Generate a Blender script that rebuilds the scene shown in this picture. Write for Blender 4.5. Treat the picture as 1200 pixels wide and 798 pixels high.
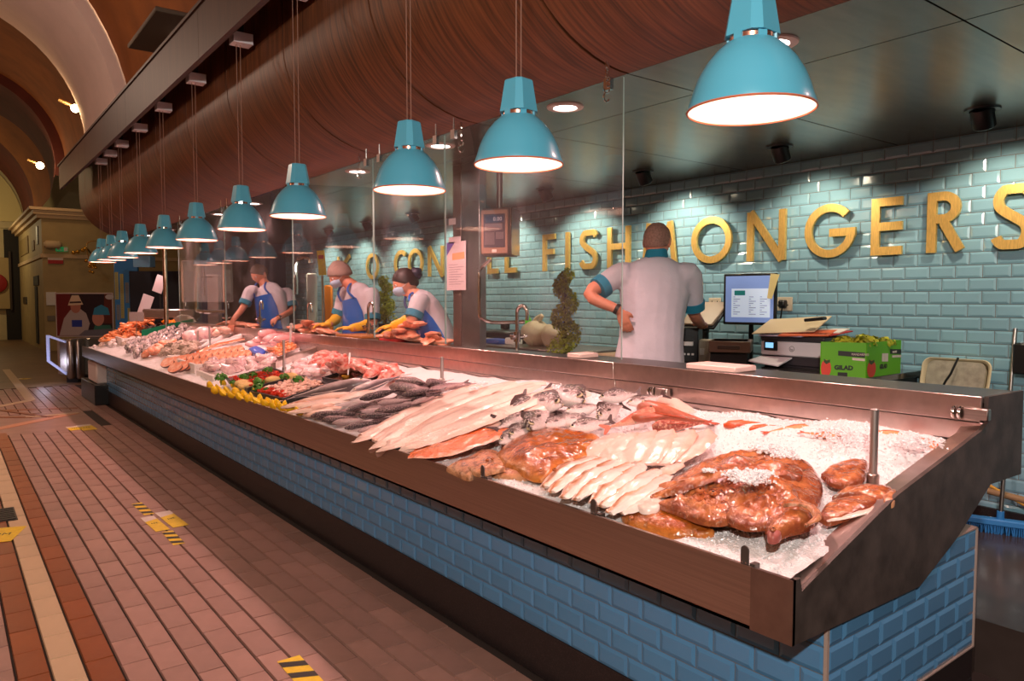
import bpy, bmesh, math, random
from mathutils import Vector, Matrix, noise

random.seed(7)
for _o in list(bpy.data.objects):
    bpy.data.objects.remove(_o)
SC = bpy.context.scene
COL = SC.collection
V = Vector
PI = math.pi

# ------------------------------------------------------------------ camera
# world: x = across the aisle towards the tiled wall, y = along the counter, z = up
EYE = V((0.0, 0.0, 1.575))
FPX = 869.8
PITCH, YAW = math.radians(3.159), math.radians(37.48)
cd = bpy.data.cameras.new('camera')
cd.sensor_width = 36.0
cd.lens = FPX / 1200 * 36
cd.clip_end = 200
cam = bpy.data.objects.new('camera', cd)
COL.objects.link(cam)
cam.location = EYE
cam.rotation_euler = (PI / 2 - PITCH, 0, -YAW)
SC.camera = cam
SC.view_settings.view_transform = 'Standard'
SC.view_settings.look = 'None'
SC.view_settings.gamma = 1
SC.view_settings.use_curve_mapping = False
SC.view_settings.exposure = 0.12

W = bpy.data.worlds.new('world')
SC.world = W
W.use_nodes = True
W.node_tree.nodes['Background'].inputs[0].default_value = (1.0, 0.72, 0.52, 1)
W.node_tree.nodes['Background'].inputs[1].default_value = 0.035


def lamp(name, kind, loc, power, color, radius=0.05, aim=None, angle=90, blend=0.5):
    d = bpy.data.lights.new(name, kind)
    d.energy = power
    d.color = color
    d.shadow_soft_size = radius
    o = bpy.data.objects.new(name, d)
    COL.objects.link(o)
    o.location = loc
    if kind == 'SPOT':
        d.spot_size = math.radians(angle)
        d.spot_blend = blend
    if aim is not None:
        o.rotation_euler = (V(aim) - V(loc)).to_track_quat('-Z', 'Y').to_euler()
    return o


# the light of the stall across the aisle, behind the photographer
lamp('opposite_stall_light', 'POINT', (-1.25, -0.95, 3.0), 520, (1.0, 0.90, 0.80), 0.06)
lamp('opposite_stall_light', 'POINT', (-2.2, 6.0, 3.2), 70, (1.0, 0.72, 0.48), 0.08)
# warm fill lights without fixtures, added to brighten the market hall
lamp('hall_fill_light', 'POINT', (-0.9, 11.5, 4.6), 150, (1.0, 0.70, 0.52), 0.15)
lamp('hall_fill_light', 'POINT', (0.2, 22.0, 4.6), 60, (1.0, 0.62, 0.32), 0.15)
lamp('hall_fill_light', 'POINT', (0.2, 32.0, 4.1), 110, (1.0, 0.8, 0.45), 0.15)

# ------------------------------------------------------------------ a pixel of the photograph -> a point
_cf = V((math.sin(YAW) * math.cos(PITCH), math.cos(YAW) * math.cos(PITCH), -math.sin(PITCH)))
_cr = V((math.cos(YAW), -math.sin(YAW), 0))
_cu = _cr.cross(_cf)


def ray(px, py):
    return _cr * ((px - 600) / FPX) - _cu * ((py - 399) / FPX) + _cf


def at(px, py, axis, val):
    i = 'xyz'.index(axis)
    d = ray(px, py)
    return EYE + d * ((val - EYE[i]) / d[i])


def atZ(px, py, Z):
    return EYE + ray(px, py) * Z


# the sloping display bed: height z0 at distance x across the counter
BED0, BEDS, BEDX = 0.838, 0.188, 1.78
NB = V((-BEDS, 0, 1)).normalized()


def z0(x):
    return BED0 + BEDS * (x - BEDX)


def surf(px, py, h=0.0):
    d = ray(px, py)
    # EYE.z + k dz = z0(EYE.x + k dx) + h
    k = (z0(EYE.x) + h - EYE.z) / (d.z - BEDS * d.x)
    return EYE + d * k


# ------------------------------------------------------------------ materials
MATS = {}


def nodes(name):
    m = bpy.data.materials.new(name)
    m.use_nodes = True
    nt = m.node_tree
    return m, nt, nt.nodes['Principled BSDF']


def NN(nt, typ, **kw):
    n = nt.nodes.new(typ)
    for k, v in kw.items():
        setattr(n, k, v)
    return n


def hexc(r, g, b):
    """sRGB 0-255 -> linear"""
    def f(c):
        c /= 255.0
        return c / 12.92 if c <= 0.04045 else ((c + 0.055) / 1.055) ** 2.4
    return (f(r), f(g), f(b), 1)


def mat(name, col, rough=0.5, metal=0.0, var=0.0, vs=8.0, bump=0.0, bs=60.0, coat=0.0, emit=0.0, sss=0.0,
        island=0.0, stretch=None, spec=None, col2=None, thr=None, coord='Object'):
    if name in MATS:
        return MATS[name]
    m, nt, b = nodes(name)
    L = nt.links
    col = tuple(col) if len(col) == 4 else tuple(col) + (1,)
    b.inputs['Base Color'].default_value = col
    b.inputs['Roughness'].default_value = rough
    b.inputs['Metallic'].default_value = metal
    if spec is not None:
        b.inputs['Specular IOR Level'].default_value = spec
    if coat:
        b.inputs['Coat Weight'].default_value = coat
        b.inputs['Coat Roughness'].default_value = 0.06
    if sss:
        b.inputs['Subsurface Weight'].default_value = sss
        b.inputs['Subsurface Radius'].default_value = (0.02, 0.008, 0.005)
        b.inputs['Subsurface Scale'].default_value = 0.5
    if emit:
        b.inputs['Emission Color'].default_value = col
        b.inputs['Emission Strength'].default_value = emit
    tc = NN(nt, 'ShaderNodeTexCoord')
    src = tc.outputs[coord]
    if stretch:
        mp = NN(nt, 'ShaderNodeMapping')
        mp.inputs['Scale'].default_value = stretch
        L.new(src, mp.inputs['Vector'])
        src = mp.outputs['Vector']
    last = None
    if var or col2:
        n = NN(nt, 'ShaderNodeTexNoise')
        n.inputs['Scale'].default_value = vs
        n.inputs['Detail'].default_value = 5
        L.new(src, n.inputs['Vector'])
        r = NN(nt, 'ShaderNodeValToRGB')
        lo, hi = thr or (0.3, 0.7)
        r.color_ramp.elements[0].position = lo
        r.color_ramp.elements[1].position = hi
        if col2:
            c2 = tuple(col2) if len(col2) == 4 else tuple(col2) + (1,)
            r.color_ramp.elements[0].color = c2
            r.color_ramp.elements[1].color = col
        else:
            r.color_ramp.elements[0].color = tuple(c * (1 - var) for c in col[:3]) + (1,)
            r.color_ramp.elements[1].color = tuple(min(1, c * (1 + var)) for c in col[:3]) + (1,)
        L.new(n.outputs['Fac'], r.inputs['Fac'])
        last = r.outputs['Color']
    if island:
        g = NN(nt, 'ShaderNodeNewGeometry')
        oi = NN(nt, 'ShaderNodeObjectInfo')
        ad = NN(nt, 'ShaderNodeMath', operation='ADD')
        fr = NN(nt, 'ShaderNodeMath', operation='FRACT')
        L.new(g.outputs['Random Per Island'], ad.inputs[0])
        L.new(oi.outputs['Random'], ad.inputs[1])
        L.new(ad.outputs[0], fr.inputs[0])
        mr = NN(nt, 'ShaderNodeMapRange')
        mr.inputs['To Min'].default_value = 1 - island
        mr.inputs['To Max'].default_value = 1 + island
        L.new(fr.outputs[0], mr.inputs['Value'])
        hs = NN(nt, 'ShaderNodeHueSaturation')
        L.new(mr.outputs[0], hs.inputs['Value'])
        if last is not None:
            L.new(last, hs.inputs['Color'])
        else:
            hs.inputs['Color'].default_value = col
        last = hs.outputs['Color']
    if last is not None:
        L.new(last, b.inputs['Base Color'])
    if bump:
        n2 = NN(nt, 'ShaderNodeTexNoise')
        n2.inputs['Scale'].default_value = bs
        n2.inputs['Detail'].default_value = 4
        L.new(src, n2.inputs['Vector'])
        bp = NN(nt, 'ShaderNodeBump')
        bp.inputs['Strength'].default_value = bump
        bp.inputs['Distance'].default_value = 0.01
        L.new(n2.outputs['Fac'], bp.inputs['Height'])
        L.new(bp.outputs['Normal'], b.inputs['Normal'])
    MATS[name] = m
    return m


def ramp_skin(name, stops, rough=0.28, dist=0.12, ns=30, speck=None, bump=0.25, bs=120, coat=0.6, axis=1, band=None):
    """flesh or fish skin: colour runs over UV (axis 1: belly 0 .. back 1), broken up by noise"""
    m, nt, b = nodes(name)
    L = nt.links
    uv = NN(nt, 'ShaderNodeUVMap')
    sx = NN(nt, 'ShaderNodeSeparateXYZ')
    L.new(uv.outputs['UV'], sx.inputs[0])
    tc = NN(nt, 'ShaderNodeTexCoord')
    n = NN(nt, 'ShaderNodeTexNoise')
    n.inputs['Scale'].default_value = ns
    n.inputs['Detail'].default_value = 6
    L.new(tc.outputs['Object'], n.inputs['Vector'])
    ma = NN(nt, 'ShaderNodeMath', operation='MULTIPLY_ADD')
    L.new(n.outputs['Fac'], ma.inputs[0])
    ma.inputs[1].default_value = dist * 2
    ma.inputs[2].default_value = -dist
    ad = NN(nt, 'ShaderNodeMath', operation='ADD')
    L.new(sx.outputs[axis], ad.inputs[0])
    L.new(ma.outputs[0], ad.inputs[1])
    r = NN(nt, 'ShaderNodeValToRGB')
    el = r.color_ramp.elements
    while len(el) < len(stops):
        el.new(0.5)
    for e, (p, c) in zip(el, stops):
        e.position = p
        e.color = tuple(c) if len(c) == 4 else tuple(c) + (1,)
    L.new(ad.outputs[0], r.inputs['Fac'])
    out = r.outputs['Color']
    if speck:
        col, scale, amount = speck
        n3 = NN(nt, 'ShaderNodeTexNoise')
        n3.inputs['Scale'].default_value = scale
        n3.inputs['Detail'].default_value = 3
        L.new(tc.outputs['Object'], n3.inputs['Vector'])
        r3 = NN(nt, 'ShaderNodeValToRGB')
        r3.color_ramp.elements[0].position = 0.5
        r3.color_ramp.elements[1].position = 0.62
        r3.color_ramp.elements[1].color = (amount, amount, amount, 1)
        L.new(n3.outputs['Fac'], r3.inputs['Fac'])
        mx = NN(nt, 'ShaderNodeMixRGB')
        L.new(r3.outputs['Color'], mx.inputs['Fac'])
        L.new(out, mx.inputs['Color1'])
        mx.inputs['Color2'].default_value = tuple(col) if len(col) == 4 else tuple(col) + (1,)
        out = mx.outputs['Color']
    L.new(out, b.inputs['Base Color'])
    b.inputs['Roughness'].default_value = rough
    b.inputs['Coat Weight'].default_value = coat
    b.inputs['Coat Roughness'].default_value = 0.08
    n2 = NN(nt, 'ShaderNodeTexNoise')
    n2.inputs['Scale'].default_value = bs
    n2.inputs['Detail'].default_value = 3
    L.new(tc.outputs['Object'], n2.inputs['Vector'])
    bp = NN(nt, 'ShaderNodeBump')
    bp.inputs['Strength'].default_value = bump
    bp.inputs['Distance'].default_value = 0.01
    L.new(n2.outputs['Fac'], bp.inputs['Height'])
    L.new(bp.outputs['Normal'], b.inputs['Normal'])
    L.new(bp.outputs['Normal'], b.inputs['Coat Normal'])
    MATS[name] = m
    return m


# ------------------------------------------------------------------ mesh building
def catmull(P, n):
    P = [V(p) for p in P]
    if len(P) == 2:
        return [P[0].lerp(P[1], i / n) for i in range(n + 1)]
    out = []
    m = len(P) - 1
    for i in range(n + 1):
        x = i / n * m
        k = min(int(x), m - 1)
        t = x - k
        p1, p2 = P[k], P[k + 1]
        p0 = P[k - 1] if k > 0 else p1 * 2 - p2
        p3 = P[k + 2] if k + 2 <= m else p2 * 2 - p1
        out.append(0.5 * ((2 * p1) + (p2 - p0) * t + (2 * p0 - 5 * p1 + 4 * p2 - p3) * t * t + (3 * p1 - p0 - 3 * p2 + p3) * t ** 3))
    return out


def interp(tab, u):
    """piecewise linear over equally spaced stops"""
    m = len(tab) - 1
    x = max(0, min(1, u)) * m
    k = min(int(x), m - 1)
    return tab[k] + (tab[k + 1] - tab[k]) * (x - k)


def wpos(o):
    p = V((0, 0, 0))
    while o is not None:
        p += o.location
        o = o.parent
    return p


class MB:
    def __init__(s):
        s.v, s.f, s.uv, s.mi, s.cur = [], [], [], [], 0

    def add(s, verts, faces, uvs=None):
        k = len(s.v)
        s.v += [tuple(p) for p in verts]
        s.f += [tuple(i + k for i in f) for f in faces]
        s.uv += list(uvs) if uvs else [(0, 0)] * len(verts)
        s.mi += [s.cur] * len(faces)
        return s

    def box(s, lo, hi, M=None):
        (a, b, c), (d, e, f) = lo, hi
        vs = [V(p) for p in ((a, b, c), (d, b, c), (d, e, c), (a, e, c), (a, b, f), (d, b, f), (d, e, f), (a, e, f))]
        if M is not None:
            vs = [M @ p for p in vs]
        uv = [(0, 0), (1, 0), (1, 1), (0, 1)] * 2
        return s.add(vs, [(0, 3, 2, 1), (4, 5, 6, 7), (0, 1, 5, 4), (1, 2, 6, 5), (2, 3, 7, 6), (3, 0, 4, 7)], uv)

    def cbox(s, c, sz, M=None):
        h = V(sz) / 2
        c = V(c)
        return s.box(c - h, c + h, M)

    def bbox(s, lo, hi, bev=0.01, M=None):
        """box with chamfered edges"""
        lo, hi = V(lo), V(hi)
        c, h = (lo + hi) / 2, (hi - lo) / 2
        b = min(bev, min(h) * 0.9)
        vs, idx = [], {}
        for sx in (-1, 1):
            for sy in (-1, 1):
                for sz in (-1, 1):
                    for ax in range(3):
                        p = V((sx * (h.x - b), sy * (h.y - b), sz * (h.z - b)))
                        p[ax] = (sx, sy, sz)[ax] * h[ax]
                        idx[(sx, sy, sz, ax)] = len(vs)
                        vs.append(c + p)
        fs = []
        for ax in range(3):
            o = [a for a in range(3) if a != ax]
            for sg in (-1, 1):
                q = []
                for a, bb in ((-1, -1), (1, -1), (1, 1), (-1, 1)):
                    k = [0, 0, 0]
                    k[ax], k[o[0]], k[o[1]] = sg, a, bb
                    q.append(idx[(*k, ax)])
                fs.append(tuple(q))
        for ax in range(3):
            o = [a for a in range(3) if a != ax]
            for a in (-1, 1):
                for bb in (-1, 1):
                    def K(s_, w):
                        k = [0, 0, 0]
                        k[ax], k[o[0]], k[o[1]] = s_, a, bb
                        return idx[(*k, w)]
                    fs.append((K(-1, o[0]), K(1, o[0]), K(1, o[1]), K(-1, o[1])))
        for sx in (-1, 1):
            for sy in (-1, 1):
                for sz in (-1, 1):
                    fs.append(tuple(idx[(sx, sy, sz, a)] for a in range(3)))
        if M is not None:
            vs = [M @ p for p in vs]
        return s.add(vs, fs)

    def tube(s, pts, r, seg=8, cap=True):
        P = [V(p) for p in pts]
        n = len(P)
        rr = [r] * n if not isinstance(r, (list, tuple)) else list(r)
        T = []
        for i in range(n):
            t = P[min(i + 1, n - 1)] - P[max(i - 1, 0)]
            T.append(t.normalized() if t.length > 1e-9 else V((0, 0, 1)))
        a = V((0, 0, 1)) if abs(T[0].z) < 0.9 else V((1, 0, 0))
        x = T[0].cross(a).normalized()
        rings = []
        for i in range(n):
            x = (x - T[i] * x.dot(T[i]))
            x = x.normalized() if x.length > 1e-6 else T[i].orthogonal().normalized()
            y = T[i].cross(x)
            rings.append([P[i] + (x * math.cos(2 * PI * k / seg) + y * math.sin(2 * PI * k / seg)) * rr[i] for k in range(seg)])
        return s.loft(rings, cap)

    def loft(s, rings, cap=True, close=True, uvs=None):
        m = len(rings[0])
        vs = [p for r in rings for p in r]
        fs = []
        lim = m if close else m - 1
        for i in range(len(rings) - 1):
            for j in range(lim):
                k = (j + 1) % m
                fs.append((i * m + j, i * m + k, (i + 1) * m + k, (i + 1) * m + j))
        if cap and close:
            fs.append(tuple(reversed(range(m))))
            fs.append(tuple((len(rings) - 1) * m + j for j in range(m)))
        return s.add(vs, fs, uvs)

    def lathe(s, prof, seg=24, M=None, cap=False):
        rings = []
        for r, z in prof:
            ring = [V((r * math.cos(2 * PI * k / seg), r * math.sin(2 * PI * k / seg), z)) for k in range(seg)]
            rings.append([M @ p for p in ring] if M is not None else ring)
        return s.loft(rings, cap)

    def sphere(s, c, r, seg=12, rings=8, M=None):
        c = V(c)
        r = V((r, r, r)) if not hasattr(r, '__len__') else V(r)
        vs, fs = [], []
        for i in range(rings + 1):
            th = PI * i / rings
            for j in range(seg):
                ph = 2 * PI * j / seg
                p = V((r.x * math.sin(th) * math.cos(ph), r.y * math.sin(th) * math.sin(ph), r.z * math.cos(th)))
                vs.append((M @ p if M is not None else p) + c)
        for i in range(rings):
            for j in range(seg):
                k = (j + 1) % seg
                fs.append((i * seg + j, (i + 1) * seg + j, (i + 1) * seg + k, i * seg + k))
        return s.add(vs, fs)

    def prism(s, poly, M, d):
        """2-D polygon (x,y), extruded from z=0 to z=d in the frame M"""
        n = len(poly)
        vs = [M @ V((x, y, 0)) for x, y in poly] + [M @ V((x, y, d)) for x, y in poly]
        fs = [tuple(reversed(range(n))), tuple(range(n, 2 * n))]
        fs += [(i, (i + 1) % n, n + (i + 1) % n, n + i) for i in range(n)]
        return s.add(vs, fs)

    def quad(s, a, b, c, d):
        return s.add([a, b, c, d], [(0, 1, 2, 3)], [(0, 0), (1, 0), (1, 1), (0, 1)])

    def mesh(s, name, mats, smooth=40, off=None):
        me = bpy.data.meshes.new(name)
        off = off or V((0, 0, 0))
        me.from_pydata([(x - off.x, y - off.y, z - off.z) for x, y, z in s.v], [], s.f)
        ul = me.uv_layers.new(name='UVMap')
        li = [0] * len(me.loops)
        me.loops.foreach_get('vertex_index', li)
        flat = [c for i in li for c in s.uv[i]]
        ul.data.foreach_set('uv', flat)
        for m in (mats if isinstance(mats, (list, tuple)) else [mats]):
            me.materials.append(m)
        if any(s.mi):
            me.polygons.foreach_set('material_index', s.mi)
        bm = bmesh.new()
        bm.from_mesh(me)
        bmesh.ops.recalc_face_normals(bm, faces=bm.faces)
        bm.to_mesh(me)
        bm.free()
        if smooth:
            me.shade_smooth()
            me.set_sharp_from_angle(angle=math.radians(smooth))
        return me

    def build(s, name, mats, parent=None, smooth=40, local=False, kind=None):
        """local: the vertices are already in the parent's frame"""
        off = wpos(parent) if (parent is not None and not local) else None
        me = s.mesh(name, mats, smooth, off)
        return link(name, me, parent, kind)


def link(name, me, parent=None, kind=None):
    o = bpy.data.objects.new(name, me)
    COL.objects.link(o)
    if parent is not None:
        o.parent = parent
    if kind:
        o['kind'] = kind
    return o


def tag(o, label=None, cat=None, group=None, kind=None):
    if label:
        o['label'] = label
    if cat:
        o['category'] = cat
    if group:
        o['group'] = group
    if kind:
        o['kind'] = kind
    return o


def thing(name, label, cat, loc=(0, 0, 0), group=None):
    o = bpy.data.objects.new(name, None)
    COL.objects.link(o)
    o.location = loc
    o.empty_display_size = 0.05
    return tag(o, label, cat, group)


def copy_tree(o, parent=None):
    c = o.copy()
    COL.objects.link(c)
    if parent is not None:
        c.parent = parent
    for ch in list(o.children):
        copy_tree(ch, c)
    return c


def frame(o, x, y, z):
    """matrix with the given axes and origin"""
    x, y, z = V(x), V(y), V(z)
    return Matrix(((x.x, y.x, z.x, o[0]), (x.y, y.y, z.y, o[1]), (x.z, y.z, z.z, o[2]), (0, 0, 0, 1)))


def evaluate(o):
    """mesh of an object with its modifiers applied; the object is removed"""
    dg = bpy.context.evaluated_depsgraph_get()
    me = bpy.data.meshes.new_from_object(o.evaluated_get(dg))
    bpy.data.objects.remove(o)
    return me


def text_mesh(body, size, extrude=0.001, align='LEFT', bold=0.0):
    c = bpy.data.curves.new('text', 'FONT')
    c.body = body
    c.size = size
    c.extrude = extrude
    c.offset = bold
    c.align_x = align
    c.resolution_u = 2
    o = bpy.data.objects.new('text', c)
    COL.objects.link(o)
    return evaluate(o)


def add_text(mb, body, size, M, extrude=0.001, align='LEFT', bold=0.0):
    """lettering as raised flat print added to a mesh under construction"""
    me = text_mesh(body, size, extrude, align, bold)
    mb.add([M @ v.co for v in me.vertices], [tuple(p.vertices) for p in me.polygons])
    bpy.data.meshes.remove(me)
# ------------------------------------------------------------------ shared materials
steel = mat('brushed steel', (0.50, 0.44, 0.40), 0.34, 1.0, var=0.12, vs=30, bump=0.05, bs=200, stretch=(1, 0.05, 6))
steel_dark = mat('dull dark steel', (0.085, 0.066, 0.058), 0.5, 0.3, var=0.35, vs=12, bump=0.04, bs=80)
steel_in = mat('tray steel', (0.62, 0.52, 0.48), 0.3, 1.0, var=0.08, vs=20, bump=0.04, bs=150)
chrome = mat('chrome', (0.75, 0.72, 0.7), 0.12, 1.0)
black = mat('black plastic', (0.012, 0.012, 0.013), 0.35)
blackm = mat('matt black', (0.01, 0.01, 0.01), 0.7)
white = mat('white plastic', (0.75, 0.74, 0.72), 0.4)
paper = mat('paper', (0.8, 0.77, 0.74), 0.8)
grout = mat('grout', hexc(120, 112, 106), 0.9)
gold = mat('brushed brass', (0.86, 0.56, 0.17), 0.4, 0.65, var=0.15, vs=25, stretch=(1, 8, 1))
tile_wall = mat('glazed sea green tile', hexc(134, 176, 194), 0.16, 0, var=0.05, vs=3, island=0.05, coat=0.4)
tile_base = mat('glazed blue tile', hexc(84, 138, 182), 0.22, 0, var=0.06, vs=3, island=0.06, coat=0.3)
granite = mat('speckled dark granite', (0.016, 0.011, 0.012), 0.4, 0, col2=(0.05, 0.035, 0.034), thr=(0.25, 0.5), vs=180)
wood = mat('wood veneer', hexc(128, 74, 42), 0.52, 0.0, col2=hexc(70, 38, 21), vs=5, thr=(0.3, 0.68), stretch=(0.5, 12, 0.5), bump=0.03, bs=20)
wood_fascia = mat('fascia wood', hexc(74, 44, 29), 0.55, 0.0, col2=hexc(52, 29, 19), vs=4, thr=(0.3, 0.7), stretch=(1, 7, 0.5))
ceil_panel = mat('bronze ceiling panel', (0.20, 0.175, 0.155), 0.27, 0.85, var=0.18, vs=6, stretch=(0.7, 4, 1), bump=0.02, bs=9)
void = mat('dark void', (0.01, 0.008, 0.007), 0.9)
plaster_orange = mat('ochre vault plaster', hexc(140, 80, 32), 0.85, 0, var=0.22, vs=1.6)
plaster_red = mat('oxblood vault plaster', hexc(84, 28, 16), 0.85, 0, var=0.2, vs=2)
plaster_white = mat('off white plaster', hexc(236, 214, 208), 0.8, 0, var=0.05, vs=2)
cream = mat('cream paintwork', hexc(206, 186, 138), 0.7, 0, var=0.06, vs=3)

WALLX = 5.0
CEIL = 2.58
FLOOR2 = 0.22          # the raised floor inside the stall
TEND = 1.055           # near end of the counter
TFAR = 13.4

# ------------------------------------------------------------------ market floor
fl = MB()
fl.box((-6, -4, -0.12), (9, 45, -0.012))
floor = fl.build('floor', mat('floor mortar', hexc(52, 40, 36), 0.8), kind='structure')
tc1 = mat('terracotta grey tile', hexc(158, 120, 108), 0.42, 0, var=0.12, vs=6, island=0.1, bump=0.05, bs=30)
tc2 = mat('orange tile', hexc(138, 70, 28), 0.42, 0, var=0.14, vs=6, island=0.14, bump=0.05, bs=30)
tc3 = mat('cream tile', hexc(200, 172, 138), 0.42, 0, var=0.06, vs=6, island=0.05, bump=0.05, bs=30)
PW, PL, R0 = 0.1215, 0.267, 0.314


def tile_top(mb, x0, x1, y0, y1, z, j=0.004, h=0.014):
    a, b, c, d = x0 + j, x1 - j, y0 + j * 0.35, y1 - j * 0.35
    e = 0.003
    mb.add([(a, c, z - h), (b, c, z - h), (b, d, z - h), (a, d, z - h), (a + e, c + e, z), (b - e, c + e, z), (b - e, d - e, z), (a + e, d - e, z)],
           [(4, 5, 6, 7), (0, 1, 5, 4), (1, 2, 6, 5), (2, 3, 7, 6), (3, 0, 4, 7)])


def row_mat(k):
    return 1 if k in (-1, 1) else 2 if k == 0 else 0


FM = [tc1, tc2, tc3]
cand = []
for k in range(-16, 13):
    off = (0.012, 0.145)[k % 2] + 0.004 * ((k * 7) % 5)
    for i in range(0, 60):
        y0 = 1.6 + off + i * PL
        x0 = R0 + k * PW
        if y0 > 15.6:
            continue
        if 10.35 < y0 < 11.9 and x0 < 1.55:
            continue
        c = V((x0 + PW / 2, y0 + PL / 2, 0)) - EYE
        zf = c.dot(_cf)
        inview = False
        if zf > 0.5:
            u, w = 600 + FPX * c.dot(_cr) / zf, 399 - FPX * c.dot(_cu) / zf
            inview = -12 < u < 1200 and w < 815 and x0 < 1.93
        cand.append((0 if inview else 1, zf, k, x0, y0))
cand.sort()
rest = MB()
tile_me = {}
for n, (hid, zf, k, x0, y0) in enumerate(cand):
    mi = row_mat(k)
    if n < 298:
        if mi not in tile_me:
            t = MB()
            tile_top(t, 0, PW, 0, PL, 0)
            tile_me[mi] = t.mesh('tile', FM[mi], 0)
        o = link('tile', tile_me[mi], floor)
        o.location = (x0, y0, random.uniform(-0.0012, 0.0012))
    else:
        rest.cur = mi
        tile_top(rest, x0, x0 + PW, y0, y0 + PL, random.uniform(-0.001, 0.001))
rest.build('tile_field', FM, floor, smooth=0, kind='stuff')
# the far floor, beyond where single tiles can be told apart
ff = MB()
ff.box((-6, 15.8, -0.012), (9, 40, -0.001))
ff.build('far_paving', mat('far paving', hexc(120, 92, 68), 0.45, 0, var=0.2, vs=2), floor)
# inlaid crossing bands at the junction of the aisles
bands = [((0, 481), (92, 478), 0.06), ((0, 502), (88, 484), 0.08), ((0, 489), (40, 489), 0.05), ((30, 489), (92, 484), 0.05), ((0, 481), (60, 489), 0.03)]
base_in = MB()
base_in.box((-1.2, 10.35, -0.012), (1.52, 12.1, -0.001))
base_in.build('junction_paving', tc1, floor)
for n, (a, b, w) in enumerate(bands):
    p, q = at(a[0], a[1], 'z', 0), at(b[0], b[1], 'z', 0)
    d = (q - p)
    p = p - d * (0.6 if a[0] == 0 else 0)
    d = (q - p).normalized()
    s_ = V((-d.y, d.x, 0)) * w
    m_ = MB()
    zt = 0.002 + 0.0012 * n
    m_.prism([(0, -w), ((q - p).length, -w), ((q - p).length, w), (0, w)], frame((p.x, p.y, -0.008), d, (-d.y, d.x, 0), (0, 0, 1)), 0.008 + zt)
    m_.build('inlay_band', [tc2, tc3][n % 2] if n != 1 else mat('salmon band', hexc(205, 140, 105), 0.4), floor)
# cream border of the far panel
for a, b in (((7, 433), (36, 469)), ((36, 469), (-10, 478))):
    p, q = at(*a, 'z', 0), at(*b, 'z', 0)
    d = (q - p).normalized()
    m_ = MB()
    m_.prism([(0, -0.07), ((q - p).length, -0.07), ((q - p).length, 0.07), (0, 0.07)], frame((p.x, p.y, -0.004), d, (-d.y, d.x, 0), (0, 0, 1)), 0.008)
    m_.build('inlay_band', tc3, floor)
# iron drain grate in the aisle
g0 = at(8, 603, 'z', 0)
gr = thing('drain_grate', 'small dark iron floor grate at the edge of the cream tile strip', 'grate', (g0.x, g0.y, 0))
m_ = MB()
m_.box((-0.11, -0.2, -0.004), (0.055, 0.2, 0.004), Matrix.Translation((g0.x, g0.y, 0)))
m_.build('frame', mat('iron', (0.05, 0.043, 0.04), 0.5, 0.7), gr)
for i in range(7):
    m_ = MB()
    m_.box((-0.1, -0.18 + i * 0.055, 0.003), (0.045, -0.15 + i * 0.055, 0.009), Matrix.Translation((g0.x, g0.y, 0)))
    m_.build('bar', MATS['iron'], gr)

# ------------------------------------------------------------------ floor stickers
yel = mat('yellow sticker', hexc(232, 196, 20), 0.45, var=0.1, vs=30)
blk = mat('black print', (0.012, 0.011, 0.01), 0.5)
whs = mat('white sticker', hexc(220, 205, 195), 0.5, var=0.06, vs=30)


def sticker_frame(pa, pb):
    p, q = at(*pa, 'z', 0), at(*pb, 'z', 0)
    d = (q - p)
    L = d.length
    d.normalize()
    return frame((p.x, p.y, 0.0015), d, V((-d.y, d.x, 0)), V((0, 0, 1))), L


def hazard_strip(label, pa, pb, w, grp):
    M, L = sticker_frame(pa, pb)
    o = thing('floor_sticker', label, 'sticker', M.translation, grp)
    a = MB()
    a.prism([(0, -w), (L, -w), (L, w), (0, w)], M, 0.0015)
    a.build('tape', yel, o)
    n = max(2, int(L / 0.1))
    for i in range(n):
        b = MB()
        x = (i + 0.15) * L / n
        e = L / n * 0.45
        b.prism([(x, -w), (x + e, -w), (min(L, x + e + w * 0.9), w), (min(L, x + w * 0.9), w)], Matrix.Translation((0, 0, 0.0015)) @ M, 0.0006)
        b.build('stripe', blk, o)
    return o


hazard_strip('black and yellow hazard strip at the far end of the notice pair', (160, 590), (175, 603), 0.035, 'floor notices')
hazard_strip('black and yellow hazard strip at the near end of the pair of notices', (196, 623), (210, 638), 0.035, 'floor notices')
hazard_strip('nearest black and yellow hazard strip, cut by the lower edge of the view', (338, 772), (372, 810), 0.05, 'floor notices')


def notice(label, pa, pb, w, word, white_part=True):
    M, L = sticker_frame(pa, pb)
    o = thing('floor_sticker', label, 'sticker', M.translation, 'floor notices')
    a = MB()
    a.prism([(0, -w), (L, -w), (L, w), (0, w)], M, 0.0015)
    a.build('sheet', yel, o)
    up = Matrix.Translation((0, 0, 0.0015)) @ M
    if white_part:
        b = MB()
        b.prism([(0, -w), (L * 0.33, -w), (L * 0.22, w), (0, w)], up, 0.0005)
        b.build('white_corner', whs, o)
    b = MB()
    add_text(b, word, w * 0.8, up @ Matrix.Translation((L * 0.45, w * 0.55, 0.0003)) @ Matrix.Rotation(-PI / 2, 4, 'Z'), 0.0003, 'LEFT')
    b.build('lettering', blk, o, smooth=0)
    return o


notice('yellow and white floor notice with print nearest the counter in the near pair', (190, 600), (212, 617), 0.052, '2M')
notice('white topped yellow floor notice on the aisle side of the near pair', (172, 606), (191, 622), 0.045, '2M')
notice('yellow floor notice beside the iron grate at the left edge', (-6, 636), (14, 618), 0.09, '2M', False)
notice('yellow floor notice in the distance by the junction bands', (97, 498), (106, 504), 0.08, '2M')
notice('pale floor notice in the distance left of the yellow one', (84, 500), (90, 504), 0.07, '2M')
notice('farthest yellow floor notice near the glass case', (20, 444), (34, 444), 0.09, '2M')

# ------------------------------------------------------------------ tiled wall behind the stall
CP, CW = 0.0795, 0.1525


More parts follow.
